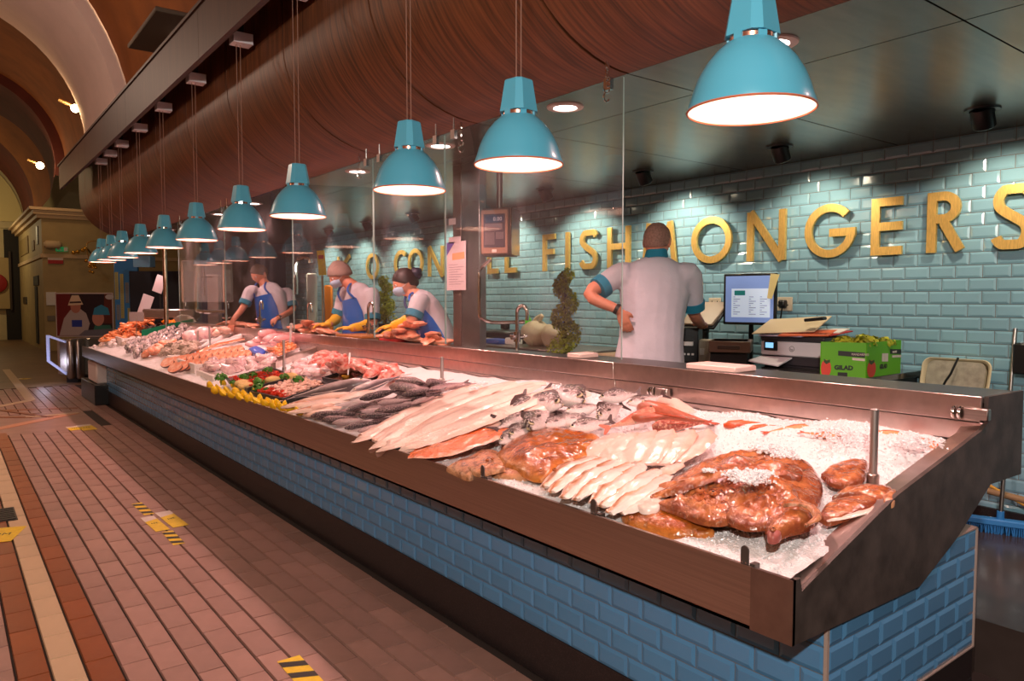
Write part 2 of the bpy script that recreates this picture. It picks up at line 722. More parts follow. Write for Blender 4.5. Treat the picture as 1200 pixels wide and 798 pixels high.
def metro(mb, M, w, h, d=0.007, b=0.013, j=0.0018):
    """a bevelled metro tile: w along local x, h along local y, proud along local z"""
    a0, a1, c0, c1 = j, w - j, j, h - j
    bb = min(b, (a1 - a0) * 0.35, (c1 - c0) * 0.35)
    vs = [V((a0, c0, 0)), V((a1, c0, 0)), V((a1, c1, 0)), V((a0, c1, 0)),
          V((a0, c0, 0.002)), V((a1, c0, 0.002)), V((a1, c1, 0.002)), V((a0, c1, 0.002)),
          V((a0 + bb, c0 + bb, d)), V((a1 - bb, c0 + bb, d)), V((a1 - bb, c1 - bb, d)), V((a0 + bb, c1 - bb, d))]
    fs = [(8, 9, 10, 11), (4, 5, 9, 8), (5, 6, 10, 9), (6, 7, 11, 10), (7, 4, 8, 11), (0, 1, 5, 4), (1, 2, 6, 5), (2, 3, 7, 6), (3, 0, 4, 7)]
    mb.add([M @ p for p in vs], fs)


wb = MB()
wb.box((WALLX, -2.0, 0), (WALLX + 0.2, 14.6, 3.0))
wall = wb.build('wall_back', grout, kind='structure')
MW = frame((0, 0, 0), (0, -1, 0), (0, 0, 1), (-1, 0, 0))      # local x -> -y, local y -> z, proud -> -x
tm = MB()
metro(tm, MW, CW, CP)
wall_tile = tm.mesh('tile', tile_wall, 0)
rest = MB()
ZT = CEIL
single = 0
rows = int((ZT - FLOOR2) / CP) + 1
for i in range(rows):
    z = ZT - (i + 1) * CP
    y1 = 14.5 + (CW / 2 if i % 2 else 0)
    while y1 > -1.0:
        p = V((WALLX, y1, z))
        if z > 1.16 and 1.35 < y1 < 3.98 and single < 296:
            o = link('tile', wall_tile, wall)
            o.location = p
            single += 1
        else:
            metro(rest, Matrix.Translation(p) @ MW, CW, CP)
        y1 -= CW
rest.build('tile_field', tile_wall, wall, smooth=0, kind='stuff')

# raised floor of the stall
m_ = MB()
m_.box((2.95, 1.25, -0.02), (WALLX, 14.6, FLOOR2))
m_.box((3.45, -1.0, -0.02), (WALLX, 1.25, FLOOR2))
m_.build('floor_stall', mat('wet dark screed', hexc(66, 56, 52), 0.22, 0, var=0.25, vs=4), kind='structure')
m_ = MB()
m_.box((4.97, 0.9, FLOOR2), (5.0, 14.5, FLOOR2 + 0.1))
m_.build('baseboard_back', granite, kind='structure')

# ------------------------------------------------------------------ stall ceiling: glossy bronze panels with dark joints
cb = MB()
cb.box((2.38, -2.0, CEIL + 0.02), (WALLX + 0.2, 13.6, CEIL + 0.1))
ceiling = cb.build('ceiling', void, kind='structure')
for (xa, xb) in ((2.46, 2.955), (2.962, WALLX)):
    for i in range(-3, 11):
        ya, yb = 1.18 + i * 1.18, 1.18 + (i + 1) * 1.18
        yb = min(yb, 13.55)
        m_ = MB()
        m_.box((xa, ya + 0.004, CEIL), (xb, yb - 0.004, CEIL + 0.02))
        m_.build('panel', ceil_panel, ceiling)

# the curved timber bulkhead over the counter, in bent panels
bulk = thing('bulkhead', 'long curved timber canopy sweeping down over the fish counter', 'canopy', (2.4, 6, 3))
XF, ZC = 1.78, 3.18


def bulk_profile(d):
    """from the top of the face down and round to the ceiling"""
    pts = [(XF - d, 3.75), (XF - d, 3.45)]
    for k in range(15):
        a = k / 14 * PI / 2
        pts.append((2.48 - (0.70 + d) * math.cos(a), ZC - (0.60 + d) * math.sin(a)))
    return pts


for i in range(-3, 11):
    ya, yb = 1.18 + i * 1.18 + 0.008, min(1.18 + (i + 1) * 1.18 - 0.008, 13.6)
    if ya > 13.5:
        continue
    out, inn = bulk_profile(0.0), bulk_profile(-0.02)
    poly = [(x, z) for x, z in out] + [(x, z) for x, z in reversed(inn)]
    m_ = MB()
    n = len(out)
    vs, fs = [], []
    for y in (ya, yb):
        vs += [(x, y, z) for x, z in poly]
    N2 = len(poly)
    for k in range(N2):
        fs.append((k, (k + 1) % N2, N2 + (k + 1) % N2, N2 + k))
    for k in range(n - 1):
        fs.append((k, k + 1, N2 - 2 - k, N2 - 1 - k))
        fs.append((N2 + k, N2 + k + 1, N2 + N2 - 2 - k, N2 + N2 - 1 - k))
    m_.add(vs, fs)
    m_.build('panel', wood, bulk, smooth=35)
m_ = MB()
core = [(x, z) for x, z in bulk_profile(-0.03)] + [(2.37, 2.62), (2.37, 3.75)]
m_.prism([(x, z) for x, z in core], frame((0, 13.58, 0), (1, 0, 0), (0, 0, 1), (0, -1, 0)), 16.2)
m_.build('core', void, bulk)
m_ = MB()
m_.box((1.60, -2.3, 3.62), (2.6, 13.6, 3.70))
m_.build('soffit_board', void, bulk)

fas = thing('fascia_board', 'deep flat timber fascia running above the row of lamps', 'fascia', (1.55, 6, 3.3))
for i in range(-1, 5):
    m_ = MB()
    ya, yb = -2.3 + (i + 1) * 2.66, -2.3 + (i + 2) * 2.66
    m_.box((1.52, ya, 3.30), (1.56, min(13.7, yb) - 0.004, 3.66))
    m_.build('board', wood_fascia, fas)
m_ = MB()
m_.box((1.505, -2.3, 3.655), (1.6, 13.7, 3.68))
m_.build('capping', MATS['fascia wood'], fas)

# ------------------------------------------------------------------ pendant lamps
tq = mat('turquoise enamel', hexc(92, 182, 212), 0.32, 0, coat=0.3, var=0.03, vs=4)
inner = mat('white enamel', hexc(250, 236, 226), 0.5)
bulbm = mat('lit bulb', (1.0, 0.80, 0.64), 0.5, emit=5.0)
cordm = mat('lamp flex', hexc(150, 112, 96), 0.6)
LAMPX, RIMZ, LR = 1.65, 2.055, 0.158
lamp_px = [879.7, 607.7, 480, 349.5, 283.5, 231, 193, 165.4, 144, 131, 120]
lamp_py = [131.4, 196, 224, 253, 270.5, 284.7, 291.7, 299.2, 304, 307.8, 309.5]
prof = [(0.158, 0.0), (0.157, 0.012), (0.150, 0.030), (0.143, 0.055), (0.131, 0.085), (0.112, 0.118), (0.089, 0.146), (0.066, 0.166), (0.058, 0.171)]
proto = None
for n, (px, py) in enumerate(zip(lamp_px, lamp_py)):
    y = at(px, py, 'x', LAMPX).y
    lab = ['nearest turquoise pendant lamp, largest of the row above the counter', 'second turquoise pendant lamp from the near end of the row',
           'third turquoise pendant lamp from the near end of the row', 'fourth turquoise pendant lamp from the near end of the row',
           'fifth turquoise pendant lamp from the near end of the row', 'sixth turquoise pendant lamp from the near end of the row',
           'seventh turquoise pendant lamp, in front of the far steel pole', 'eighth turquoise pendant lamp, left of the pole one',
           'third from last turquoise pendant lamp of the row', 'last but one turquoise pendant lamp of the row',
           'farthest turquoise pendant lamp at the end of the row'][n]
    if proto is None:
        proto = thing('pendant_lamp', lab, 'lamp', (0, 0, 0), 'turquoise lamps over the counter')
        m_ = MB()
        m_.lathe(prof, 40)
        m_.build('shade', tq, proto, smooth=60, local=True)
        m_ = MB()
        m_.lathe([(r - 0.003, z + 0.001) for r, z in prof] + [(0.0005, 0.171)], 40)
        m_.build('lining', inner, proto, smooth=60, local=True)
        m_ = MB()
        m_.tube([(0.158 * math.cos(a * PI / 20), 0.158 * math.sin(a * PI / 20), 0) for a in range(41)], 0.003, 6, False)
        m_.build('rim', mat('coppery rim', hexc(214, 120, 90), 0.35), proto, local=True)
        m_ = MB()
        m_.lathe([(0.056, 0.168), (0.056, 0.186)], 24)
        m_.build('collar', mat('copper collar', hexc(205, 150, 130), 0.25, 0.9), proto, local=True)
        for k in range(6):
            a = k * PI / 3
            m_ = MB()
            m_.box((-0.004, -0.011, 0), (0.004, 0.011, 0.02), Matrix.Translation((0.0565 * math.cos(a), 0.0565 * math.sin(a), 0.167)) @ Matrix.Rotation(a, 4, 'Z'))
            m_.build('bracket', tq, proto, local=True)
        m_ = MB()
        q = [[V((s * w * cx, s * w * cy, z)) for cx, cy in ((1, .62), (.62, 1), (-.62, 1), (-1, .62), (-1, -.62), (-.62, -1), (.62, -1), (1, -.62))] for s, w, z in ((1, .058, .184), (1, .043, .292), (.9, .043, .297))]
        m_.loft(q)
        m_.build('neck', tq, proto, smooth=30, local=True)
        m_ = MB()
        m_.sphere((0, 0, 0.095), (0.026, 0.026, 0.036), 14, 10)
        m_.build('bulb', bulbm, proto, local=True)
        for sx in (-1, 1):
            m_ = MB()
            m_.tube([(sx * 0.012, 0, 0.29), (sx * 0.014, 0, 1.26)], 0.0022, 6)
            m_.build('cord', cordm, proto, local=True)
        o = proto
    else:
        o = copy_tree(proto)
        o['label'] = lab
    o.location = (LAMPX, y, RIMZ)
    o.rotation_euler = (0, 0, 0.15 * (n % 3))
    lamp('pendant_light', 'POINT', (LAMPX, y, RIMZ + 0.045), 2.6, (1.0, 0.64, 0.52), 0.03)
    c = MB()
    c.cbox((LAMPX + 0.02, y, 3.335), (0.13, 0.10, 0.07))
    b_ = thing('lamp_box', 'white box under the fascia from which the %s lamp hangs' % ['nearest', 'second', 'third', 'fourth', 'fifth', 'sixth', 'seventh', 'eighth', 'ninth', 'tenth', 'farthest'][n], 'box', (LAMPX, y, 3.3), 'white boxes above the lamps')
    c.build('case', mat('white box', hexc(232, 226, 232), 0.5), b_)
    c = MB()
    c.box((LAMPX - 0.03, y - 0.03, 3.37), (LAMPX + 0.03, y + 0.03, 3.62))
    c.build('stem', void, b_)

# ------------------------------------------------------------------ downlights, spotlights, hooks
glow = mat('lit lamp glass', (1.0, 0.86, 0.8), 0.5, emit=14.0)
ringm = mat('white lamp ring', hexc(205, 185, 180), 0.4)
ords = ['nearest', 'second', 'third', 'fourth', 'fifth', 'sixth', 'seventh', 'eighth', 'ninth', 'tenth', 'eleventh', 'twelfth']
for n in range(-1, 10):
    y = 1.735 + n * 1.225
    d = thing('downlight', 'round lit recessed downlight, %s along the canopy edge' % ([*ords, 'hidden'][n]), 'downlight', (2.62, y, CEIL), 'downlights over the counter')
    m_ = MB()
    m_.lathe([(0.062, 0), (0.064, -0.008), (0.095, -0.006), (0.098, 0.001)], 28, Matrix.Translation((2.62, y, CEIL)))
    m_.build('ring', ringm, d)
    m_ = MB()
    m_.lathe([(0.0005, -0.002), (0.061, -0.002)], 24, Matrix.Translation((2.62, y, CEIL)))
    m_.build('lens', glow, d)
    lamp('downlight_beam', 'SPOT', (2.62, y, CEIL - 0.03), 69, (1.0, 0.53, 0.48), 0.055, (2.5, y, 0.9), 132, 0.5)
for n in range(10):
    y = 0.45 + n * 1.2
    x = 4.4
    d = thing('spotlight', 'black swivel spotlight by the tiled wall, %s in the row' % ords[n], 'spotlight', (x, y, CEIL), 'black spotlights along the tiled wall')
    aim = V((WALLX, y + 0.05, 1.75))
    m_ = MB()
    m_.lathe([(0.06, -0.001), (0.062, -0.01), (0.085, -0.008), (0.088, 0.001)], 24, Matrix.Translation((x, y, CEIL)))
    m_.build('ring', black, d)
    ax = (aim - V((x, y, CEIL))).normalized()
    sx = ax.orthogonal().normalized()
    M = frame((x, y, CEIL - 0.02), sx, ax.cross(sx), ax)
    m_ = MB()
    m_.lathe([(0.0005, -0.03), (0.05, -0.03), (0.056, 0.0), (0.056, 0.075), (0.05, 0.08), (0.047, 0.06)], 24, M)
    m_.build('housing', black, d, smooth=40)
    m_ = MB()
    m_.lathe([(0.0005, 0.062), (0.047, 0.062)], 20, M)
    m_.build('lens', mat('spot lens', (1, 0.86, 0.62), 0.4, emit=6), d)
    lamp('spot_beam', 'SPOT', tuple(M @ V((0, 0, 0.1))), (26 if n < 3 else 40), (1.0, 0.83, 0.6), 0.035, aim, 108, 0.55)


def hook(px, py, lab):
    p = at(px, py, 'z', CEIL)
    h = thing('hook', lab, 'hook', p, 'hooks for the glass screens')
    m_ = MB()
    for k in range(4):
        z = p.z - 0.012 - k * 0.02
        m_.tube([(p.x + 0.006 * math.cos(a) * (k % 2 == 0), p.y + 0.006 * math.cos(a) * (k % 2), z + 0.012 * math.sin(a)) for a in [i * PI / 5 for i in range(11)]], 0.0022, 5, False)
    m_.build('chain', chrome, h)
    m_ = MB()
    pts = []
    for i in range(13):
        a = i / 12 * 1.5 * PI
        pts.append((p.x + 0.016 * math.sin(a), p.y, p.z - 0.1 - 0.016 + 0.016 * math.cos(a)))
    pts2 = [(p.x - 0.016 * math.sin(i / 12 * 1.4 * PI), p.y, p.z - 0.15 + 0.018 * math.cos(i / 12 * 1.4 * PI)) for i in range(13)]
    m_.tube(pts, 0.004, 6)
    m_.tube(pts2, 0.004, 6)
    m_.build('s_hook', chrome, h)


hook(711, 72, 'steel chain and hook by the corner of the nearest glass screen')
hook(540, 143, 'steel chain and hook behind the second lamp over the screens')
hook(421, 180, 'steel chain and hook right of the fourth lamp')

# ------------------------------------------------------------------ glass screens over the counter
def glass_mat():
    m, nt, b = nodes('screen glass')
    L = nt.links
    nt.nodes.remove(b)
    out = nt.nodes['Material Output']
    tr = NN(nt, 'ShaderNodeBsdfTransparent')
    tr.inputs['Color'].default_value = (0.96, 0.97, 0.96, 1)
    gl = NN(nt, 'ShaderNodeBsdfGlossy')
    gl.inputs['Roughness'].default_value = 0.015
    lw = NN(nt, 'ShaderNodeLayerWeight')
    lw.inputs['Blend'].default_value = 0.5
    pw = NN(nt, 'ShaderNodeMath', operation='POWER')
    pw.inputs[1].default_value = 5.0
    L.new(lw.outputs['Facing'], pw.inputs[0])
    fr = NN(nt, 'ShaderNodeMath', operation='MULTIPLY_ADD')
    fr.inputs[1].default_value = 0.96
    fr.inputs[2].default_value = 0.04
    L.new(pw.outputs[0], fr.inputs[0])
    mx = NN(nt, 'ShaderNodeMixShader')
    L.new(fr.outputs[0], mx.inputs[0])
    L.new(tr.outputs[0], mx.inputs[1])
    L.new(gl.outputs[0], mx.inputs[2])
    # smears wiped over the pane
    df = NN(nt, 'ShaderNodeBsdfTranslucent')
    df.inputs['Color'].default_value = (0.85, 0.78, 0.8, 1)
    tc = NN(nt, 'ShaderNodeTexCoord')
    n = NN(nt, 'ShaderNodeTexNoise')
    n.inputs['Scale'].default_value = 3.2
    n.inputs['Detail'].default_value = 6
    L.new(tc.outputs['Object'], n.inputs['Vector'])
    r = NN(nt, 'ShaderNodeMapRange')
    r.inputs['From Min'].default_value = 0.5
    r.inputs['From Max'].default_value = 0.8
    r.inputs['To Min'].default_value = 0.012
    r.inputs['To Max'].default_value = 0.055
    L.new(n.outputs['Fac'], r.inputs['Value'])
    mx2 = NN(nt, 'ShaderNodeMixShader')
    L.new(r.outputs[0], mx2.inputs[0])
    L.new(mx.outputs[0], mx2.inputs[1])
    L.new(df.outputs[0], mx2.inputs[2])
    L.new(mx2.outputs[0], out.inputs['Surface'])
    MATS['screen glass'] = m
    return m


glass = glass_mat()
edge = mat('glass edge', hexc(150, 170, 165), 0.2, 0)
GX = 2.28
ys = [at(x, 250, 'x', GX).y for x in (730, 521, 437, 342, 262)] + [9.6]
for n in range(5):
    a, b = ys[n] + 0.004, ys[n + 1] - 0.004
    g = thing('glass_screen', 'clear hanging glass screen over the counter, %s in the row' % ords[n], 'screen', (GX, a, 1.32), 'hanging glass screens')
    m_ = MB()
    m_.quad((GX, a, 1.32), (GX, b, 1.32), (GX, b, 2.5), (GX, a, 2.5))
    # two faces 6 mm apart
    m_.quad((GX + 0.006, a, 1.32), (GX + 0.006, b, 1.32), (GX + 0.006, b, 2.5), (GX + 0.006, a, 2.5))
    m_.build('pane', glass, g, smooth=0)
    m_ = MB()
    m_.box((GX, a - 0.001, 1.32), (GX + 0.006, a + 0.001, 2.5))
    m_.build('polished_edge', edge, g)
    m_ = MB()
    m_.box((GX, b - 0.001, 1.32), (GX + 0.006, b + 0.001, 2.5))
    m_.build('polished_edge', edge, g)
    for y in (a + 0.09, b - 0.09):
        m_ = MB()
        m_.cbox((GX + 0.003, y, 2.49), (0.02, 0.04, 0.05))
        m_.tube([(GX + 0.003, y, 2.51), (GX + 0.003, y, CEIL)], 0.004, 6)
        m_.build('hanger', chrome, g)
# ------------------------------------------------------------------ the fish counter
ctr = thing('display_counter', 'long sloping steel fish counter on a blue tiled base with speckled plinth', 'counter', (2.4, 7.0, 0))
XA = 1.73
m_ = MB()
m_.box((XA, TEND + 0.1285, 0.67), (XA + 0.012, TFAR, 0.845))
m_.box((XA + 0.012, TEND + 0.05, 0.815), (XA + 0.045, TFAR, 0.829))
m_.box((XA, TEND + 0.03, 0.67), (1.95, TFAR, 0.68))
m_.build('front_fascia', steel, ctr)
m_ = MB()
m_.box((XA - 0.0006, TEND, 0.67), (XA + 0.012, TEND + 0.1285, 0.845))
m_.build('corner_plate', mat('corner steel', (0.36, 0.32, 0.30), 0.32, 1.0, var=0.1, vs=20), ctr)
# dark steel end panel
poly = [(1.732, 0.845), (1.762, 0.845), (1.772, 0.808), (2.286, 0.980), (2.905, 1.112), (2.953, 1.135), (2.953, 1.228), (3.285, 1.226), (3.292, 0.901), (3.0, 0.905), (2.726, 0.761), (2.455, 0.657), (1.732, 0.67)]
m_ = MB()
m_.prism([(a, b) for a, b in poly], frame((0, TEND + 0.014, 0), (1, 0, 0), (0, 0, 1), (0, -1, 0)), 0.014)
m_.build('end_panel', steel_dark, ctr, smooth=0)
m_ = MB()
led = [(1.775, 0.80), (2.286, 0.972), (2.905, 1.104), (2.945, 1.125)]
for (xa, za), (xb, zb) in zip(led, led[1:]):
    vs = [V((xa, TEND + 0.014, za)), V((xb, TEND + 0.014, zb)), V((xb, TEND + 0.085, zb - 0.012)), V((xa, TEND + 0.085, za - 0.012))]
    vs += [p - V((0, 0, 0.12)) for p in vs]
    m_.add(vs, [(0, 1, 2, 3), (7, 6, 5, 4), (0, 4, 5, 1), (1, 5, 6, 2), (2, 6, 7, 3), (3, 7, 4, 0)])
m_.build('end_ledge', steel_in, ctr)
# rear wall of the tray in three overlapping plates with a dark work ledge behind
for nm, xa, za, zb in (('rear_plate', 2.930, 1.137, 1.228), ('rear_plate', 2.944, 1.063, 1.132), ('rear_plate', 2.958, 0.96, 1.058)):
    for a, b in ((TEND + 0.014, 2.9), (2.903, 6.1), (6.103, 9.7), (9.703, TFAR)):
        m_ = MB()
        m_.bbox((xa, a, za), (xa + 0.012, b, zb), 0.002)
        m_.build(nm, steel_in, ctr)
m_ = MB()
m_.box((2.945, TEND + 0.014, 1.205), (3.285, 3.6, 1.222))
m_.box((2.945, 3.6, 1.205), (3.2, TFAR, 1.222))
m_.box((3.27, TEND + 0.014, 0.9), (3.285, 3.6, 1.21))
m_.build('work_ledge', mat('ledge steel', (0.16, 0.14, 0.135), 0.35, 0.9), ctr)
m_ = MB()
vs = [V((1.745, TEND + 0.014, 0.79)), V((2.965, TEND + 0.014, 1.02)), V((2.965, TFAR, 1.02)), V((1.745, TFAR, 0.79))]
vs += [p - V((0, 0, 0.03)) for p in vs]
m_.add(vs, [(0, 1, 2, 3), (7, 6, 5, 4), (0, 4, 5, 1), (1, 5, 6, 2), (2, 6, 7, 3), (3, 7, 4, 0)])
m_.build('tray_bed', steel_in, ctr)

BX, BY, BXE = 1.937, 1.077, 2.935
m_ = MB()
m_.box((BX, BY, 0.2), (BXE, 12.6, 0.752))
base = m_.build('base', grout, ctr)
m_ = MB()
m_.box((BX - 0.006, BY - 0.006, 0), (BXE, 12.6, 0.2))
m_.box((BX + 0.02, BY - 0.005, 0.2), (BXE, BY + 0.2, 0.318))
m_.build('plinth', granite, ctr)
m_ = MB()
m_.box((BX - 0.009, BY - 0.009, 0.2), (BX + 0.002, BY + 0.002, 0.67))
m_.box((BXE - 0.002, BY - 0.009, 0.318), (BXE + 0.004, BY + 0.004, 0.757))
m_.box((2.5, BY - 0.009, 0.752), (BXE + 0.004, BY + 0.25, 0.757))
m_.box((BX + 0.02, BY - 0.009, 0.314), (BXE + 0.004, BY + 0.004, 0.319))
m_.build('corner_trim', mat('tile trim', hexc(170, 150, 140), 0.5), ctr)
MF = frame((0, 0, 0), (0, -1, 0), (0, 0, 1), (-1, 0, 0))
ME = frame((0, 0, 0), (1, 0, 0), (0, 0, 1), (0, -1, 0))
P2 = 0.0793
tm = MB()
metro(tm, MF, CW, P2, j=0.0016)
bt_f = tm.mesh('tile', tile_base, 0)
tm = MB()
metro(tm, ME, CW, P2, j=0.0016)
bt_e = tm.mesh('tile', tile_base, 0)
rest = MB()
cnt = 0
for i in range(6):
    z = 0.2 + i * P2
    y = BY
    first = CW * (0.5 if i % 2 else 0.95)
    k = 0
    while y < 12.6:
        w = first if k == 0 else CW
        if y + w > 12.6:
            w = 12.6 - y
        if w < 0.03:
            break
        p = V((BX, y + w, z))
        if k > 0 and cnt < 240 and y < 7.4 and w == CW:
            o = link('tile', bt_f, base)
            o.location = p - wpos(base)
            cnt += 1
        else:
            t = MB() if y < 1.4 else rest
            metro(t, Matrix.Translation(p) @ MF, w, P2, j=0.0016)
            if t is not rest:
                t.build('tile', tile_base, base, smooth=0)
        y += w
        k += 1
rest.build('tile_field', tile_base, base, smooth=0, kind='stuff')
zs = [0.319] + [0.2 + P2 * k for k in range(2, 8)]
for i in range(len(zs) - 1):
    z, h = zs[i], zs[i + 1] - zs[i]
    x = BX
    first = CW * (0.98 if i % 2 else 0.55)
    k = 0
    while x < BXE - 0.01:
        w = min(first if k == 0 else CW, BXE - x)
        p = V((x, BY, z))
        if w == CW and i > 0:
            o = link('tile', bt_e, base)
            o.location = p - wpos(base)
        else:
            t = MB()
            metro(t, Matrix.Translation(p) @ ME, w, h, j=0.0016)
            t.build('tile', tile_base, base, smooth=0)
        x += w
        k += 1

# clips on the front edge, roller brackets at the back
clip_m = mat('clip steel', (0.16, 0.14, 0.13), 0.4, 0.8)
for (px, py) in ((876, 655), (698.5, 597), (568.5, 554)):
    p = at(px, py, 'x', XA + 0.016)
    m_ = MB()
    w, h = 0.0125, 0.062
    sh = [(-w, 0), (w, 0), (w, h - w)] + [(w * math.cos(a), h - w + w * math.sin(a)) for a in [i * PI / 8 for i in range(1, 8)]] + [(-w, h - w)]
    m_.prism(sh, frame((XA + 0.006, p.y, 0.836), (0, -1, 0), (0, 0, 1), (-1, 0, 0)), 0.004)
    m_.box((XA + 0.006, p.y - 0.03, 0.829), (XA + 0.03, p.y - 0.014, 0.852))
    c = m_.build('clip', clip_m, ctr)
    for dy in (-0.006, 0.006):
        m_ = MB()
        m_.lathe([(0.0005, 0.003), (0.0025, 0.003), (0.003, 0)], 8, frame((XA + 0.0018, p.y + dy, 0.852), (0, 1, 0), (0, 0, 1), (-1, 0, 0)))
        m_.build('screw', chrome, c)
for (px, py, s) in ((1140, 484, 1), (775, 459, 1)):
    p = at(px, py, 'x', 2.93)
    m_ = MB()
    m_.bbox((2.90, p.y - 0.06, p.z - 0.022), (2.93, p.y + 0.02, p.z + 0.022), 0.004)
    br = m_.build('roller_bracket', steel, ctr)
    for dy in (0.03, 0.05):
        m_ = MB()
        m_.lathe([(0.0005, -0.005), (0.024, -0.005), (0.026, 0), (0.024, 0.005), (0.0005, 0.005)], 18, frame((2.905, p.y + dy, p.z), (1, 0, 0), (0, 0, 1), (0, -1, 0)))
        m_.build('roller', chrome, br)
# upright steel posts standing in the bed
for (px, pb, pt, r, lab) in ((1023, 560, 478, 0.013, 'nearest short steel post standing in the ice at the near end'), (518, 446, 418, 0.012, 'short steel post standing behind the white fillets'),
                            (333, 432, 398, 0.012, 'steel post between the squid pile and the black trays'), (246, 408, 382, 0.011, 'steel post by the long silver fish'),
                            (232, 405, 387, 0.011, 'thin steel post in front of the two pale round fish'), (195, 396, 378, 0.011, 'farthest steel post by the green tray')):
    b = surf(px, pb, 0.02)
    zc = (b - EYE).dot(_cf)
    top = atZ(px, pt, zc).z
    po = thing('steel_post', lab, 'post', b, 'posts in the fish bed')
    m_ = MB()
    m_.lathe([(r, b.z - 0.12), (r, top - 0.003), (r - 0.003, top), (0.0005, top)], 16, Matrix.Translation((b.x, b.y, 0)))
    m_.build('tube', mat('post steel', (0.5, 0.45, 0.43), 0.42, 0.9), po)
    m_ = MB()
    m_.lathe([(r * 1.5, b.z - 0.12), (r * 1.5, b.z + 0.012), (r, b.z + 0.016)], 16, Matrix.Translation((b.x, b.y, 0)))
    m_.build('foot', steel, po)

# steel dividers across the bed
for (a, b, h, lab) in (((320, 431), (387, 405), 0.05, 'thick pale steel divider between the squid and the red monkfish'), ((232, 411), (290, 393), 0.035, 'thin steel divider beside the long silver fish')):
    p, q = surf(*a, 0.0), surf(*b, 0.0)
    d = (q - p).normalized()
    s_ = V((-d.y, d.x, 0)).normalized()
    m_ = MB()
    vs = []
    for w in (-0.03, 0.03):
        vs += [p + s_ * w - V((0, 0, 0.05)), q + s_ * w - V((0, 0, 0.05)), q + s_ * w + V((0, 0, h)), p + s_ * w + V((0, 0, h))]
    m_.add(vs, [(0, 1, 2, 3), (7, 6, 5, 4), (0, 4, 5, 1), (1, 5, 6, 2), (2, 6, 7, 3), (3, 7, 4, 0)])
    tag(m_.build('tray_divider', steel_in), lab, 'divider')

# ------------------------------------------------------------------ crushed ice
ice_m, nt, b = nodes('crushed ice')
b.inputs['Base Color'].default_value = (0.84, 0.82, 0.83, 1)
b.inputs['Roughness'].default_value = 0.28
b.inputs['Subsurface Weight'].default_value = 0.0
tc = NN(nt, 'ShaderNodeTexCoord')
v1 = NN(nt, 'ShaderNodeTexVoronoi')
v1.inputs['Scale'].default_value = 130
v2 = NN(nt, 'ShaderNodeTexNoise')
v2.inputs['Scale'].default_value = 60
nt.links.new(tc.outputs['Object'], v1.inputs['Vector'])
nt.links.new(tc.outputs['Object'], v2.inputs['Vector'])
ad = NN(nt, 'ShaderNodeMath', operation='ADD')
nt.links.new(v1.outputs['Distance'], ad.inputs[0])
nt.links.new(v2.outputs['Fac'], ad.inputs[1])
bp = NN(nt, 'ShaderNodeBump')
bp.inputs['Strength'].default_value = 0.4
bp.inputs['Distance'].default_value = 0.006
nt.links.new(ad.outputs[0], bp.inputs['Height'])
nt.links.new(bp.outputs['Normal'], b.inputs['Normal'])

MOUNDS = [(surf(px, py), r, h) for px, py, r, h in ((1000, 520, 0.30, 0.055), (905, 515, 0.26, 0.05), (850, 500, 0.2, 0.04), (1078, 530, 0.13, 0.035), (300, 412, 0.5, 0.07), (620, 452, 0.3, 0.03))]


def ice_z(x, y):
    z = z0(x) - 0.012
    for c, r, h in MOUNDS:
        d2 = ((x - c.x) ** 2 + (y - c.y) ** 2) / (r * r)
        if d2 < 6:
            z += h * math.exp(-d2 * 1.6)
    z += 0.014 * noise.noise((x * 6, y * 6, 0.3)) + 0.006 * noise.noise((x * 25, y * 25, 1.3))
    z += 0.0035 * noise.noise((x * 90, y * 90, 5.3))
    e = max(0, 1.80 - x) * 0.35 + max(0, x - 2.93) * 0.4
    return max(z - e, z0(x) - 0.05)


xs = [1.748 + i * (2.942 - 1.748) / 85 for i in range(86)]
yy, y = [], TEND + 0.04
while y < 13.3:
    yy.append(y)
    y += 0.0135 if y < 3.3 else 0.05
m_ = MB()
vs = [(x, y, ice_z(x, y)) for y in yy for x in xs]
n = len(xs)
fs = [(j * n + i, j * n + i + 1, (j + 1) * n + i + 1, (j + 1) * n + i) for j in range(len(yy) - 1) for i in range(n - 1)]
m_.add(vs, fs)
ice = m_.build('crushed_ice', ice_m, smooth=180, kind='stuff')
tag(ice, 'bed of crushed ice filling the sloping counter under the fish', 'ice')
# loose grains of ice
OCT = [V(p) for p in ((1, 0, 0), (-1, 0, 0), (0, 1, 0), (0, -1, 0), (0, 0, 1), (0, 0, -1))]
OF = [(0, 2, 4), (2, 1, 4), (1, 3, 4), (3, 0, 4), (2, 0, 5), (1, 2, 5), (3, 1, 5), (0, 3, 5)]


def grains(mb, n, fn, s0, s1):
    for _ in range(n):
        p = fn()
        s = random.uniform(s0, s1)
        sc = (s * random.uniform(0.6, 1.3), s * random.uniform(0.6, 1.3), s * random.uniform(0.4, 1))
        R = Matrix.Rotation(random.uniform(0, 6.28), 3, V((random.gauss(0, 1), random.gauss(0, 1), random.gauss(0, 1))).normalized())
        mb.add([p + R @ V((a.x * sc[0], a.y * sc[1], a.z * sc[2])) for a in OCT], OF)


def bedpt():
    x, y = random.uniform(1.77, 2.93), TEND + 0.08 + random.random() ** 1.3 * 2.0
    return V((x, y, ice_z(x, y) + 0.002))


m_ = MB()
grains(m_, 6500, bedpt, 0.0025, 0.006)
grain_m = mat('ice grain', (0.86, 0.85, 0.87), 0.25)
tag(m_.build('ice_grains', grain_m, smooth=0, kind='stuff'), 'loose grains of ice scattered over the near end of the bed', 'ice')
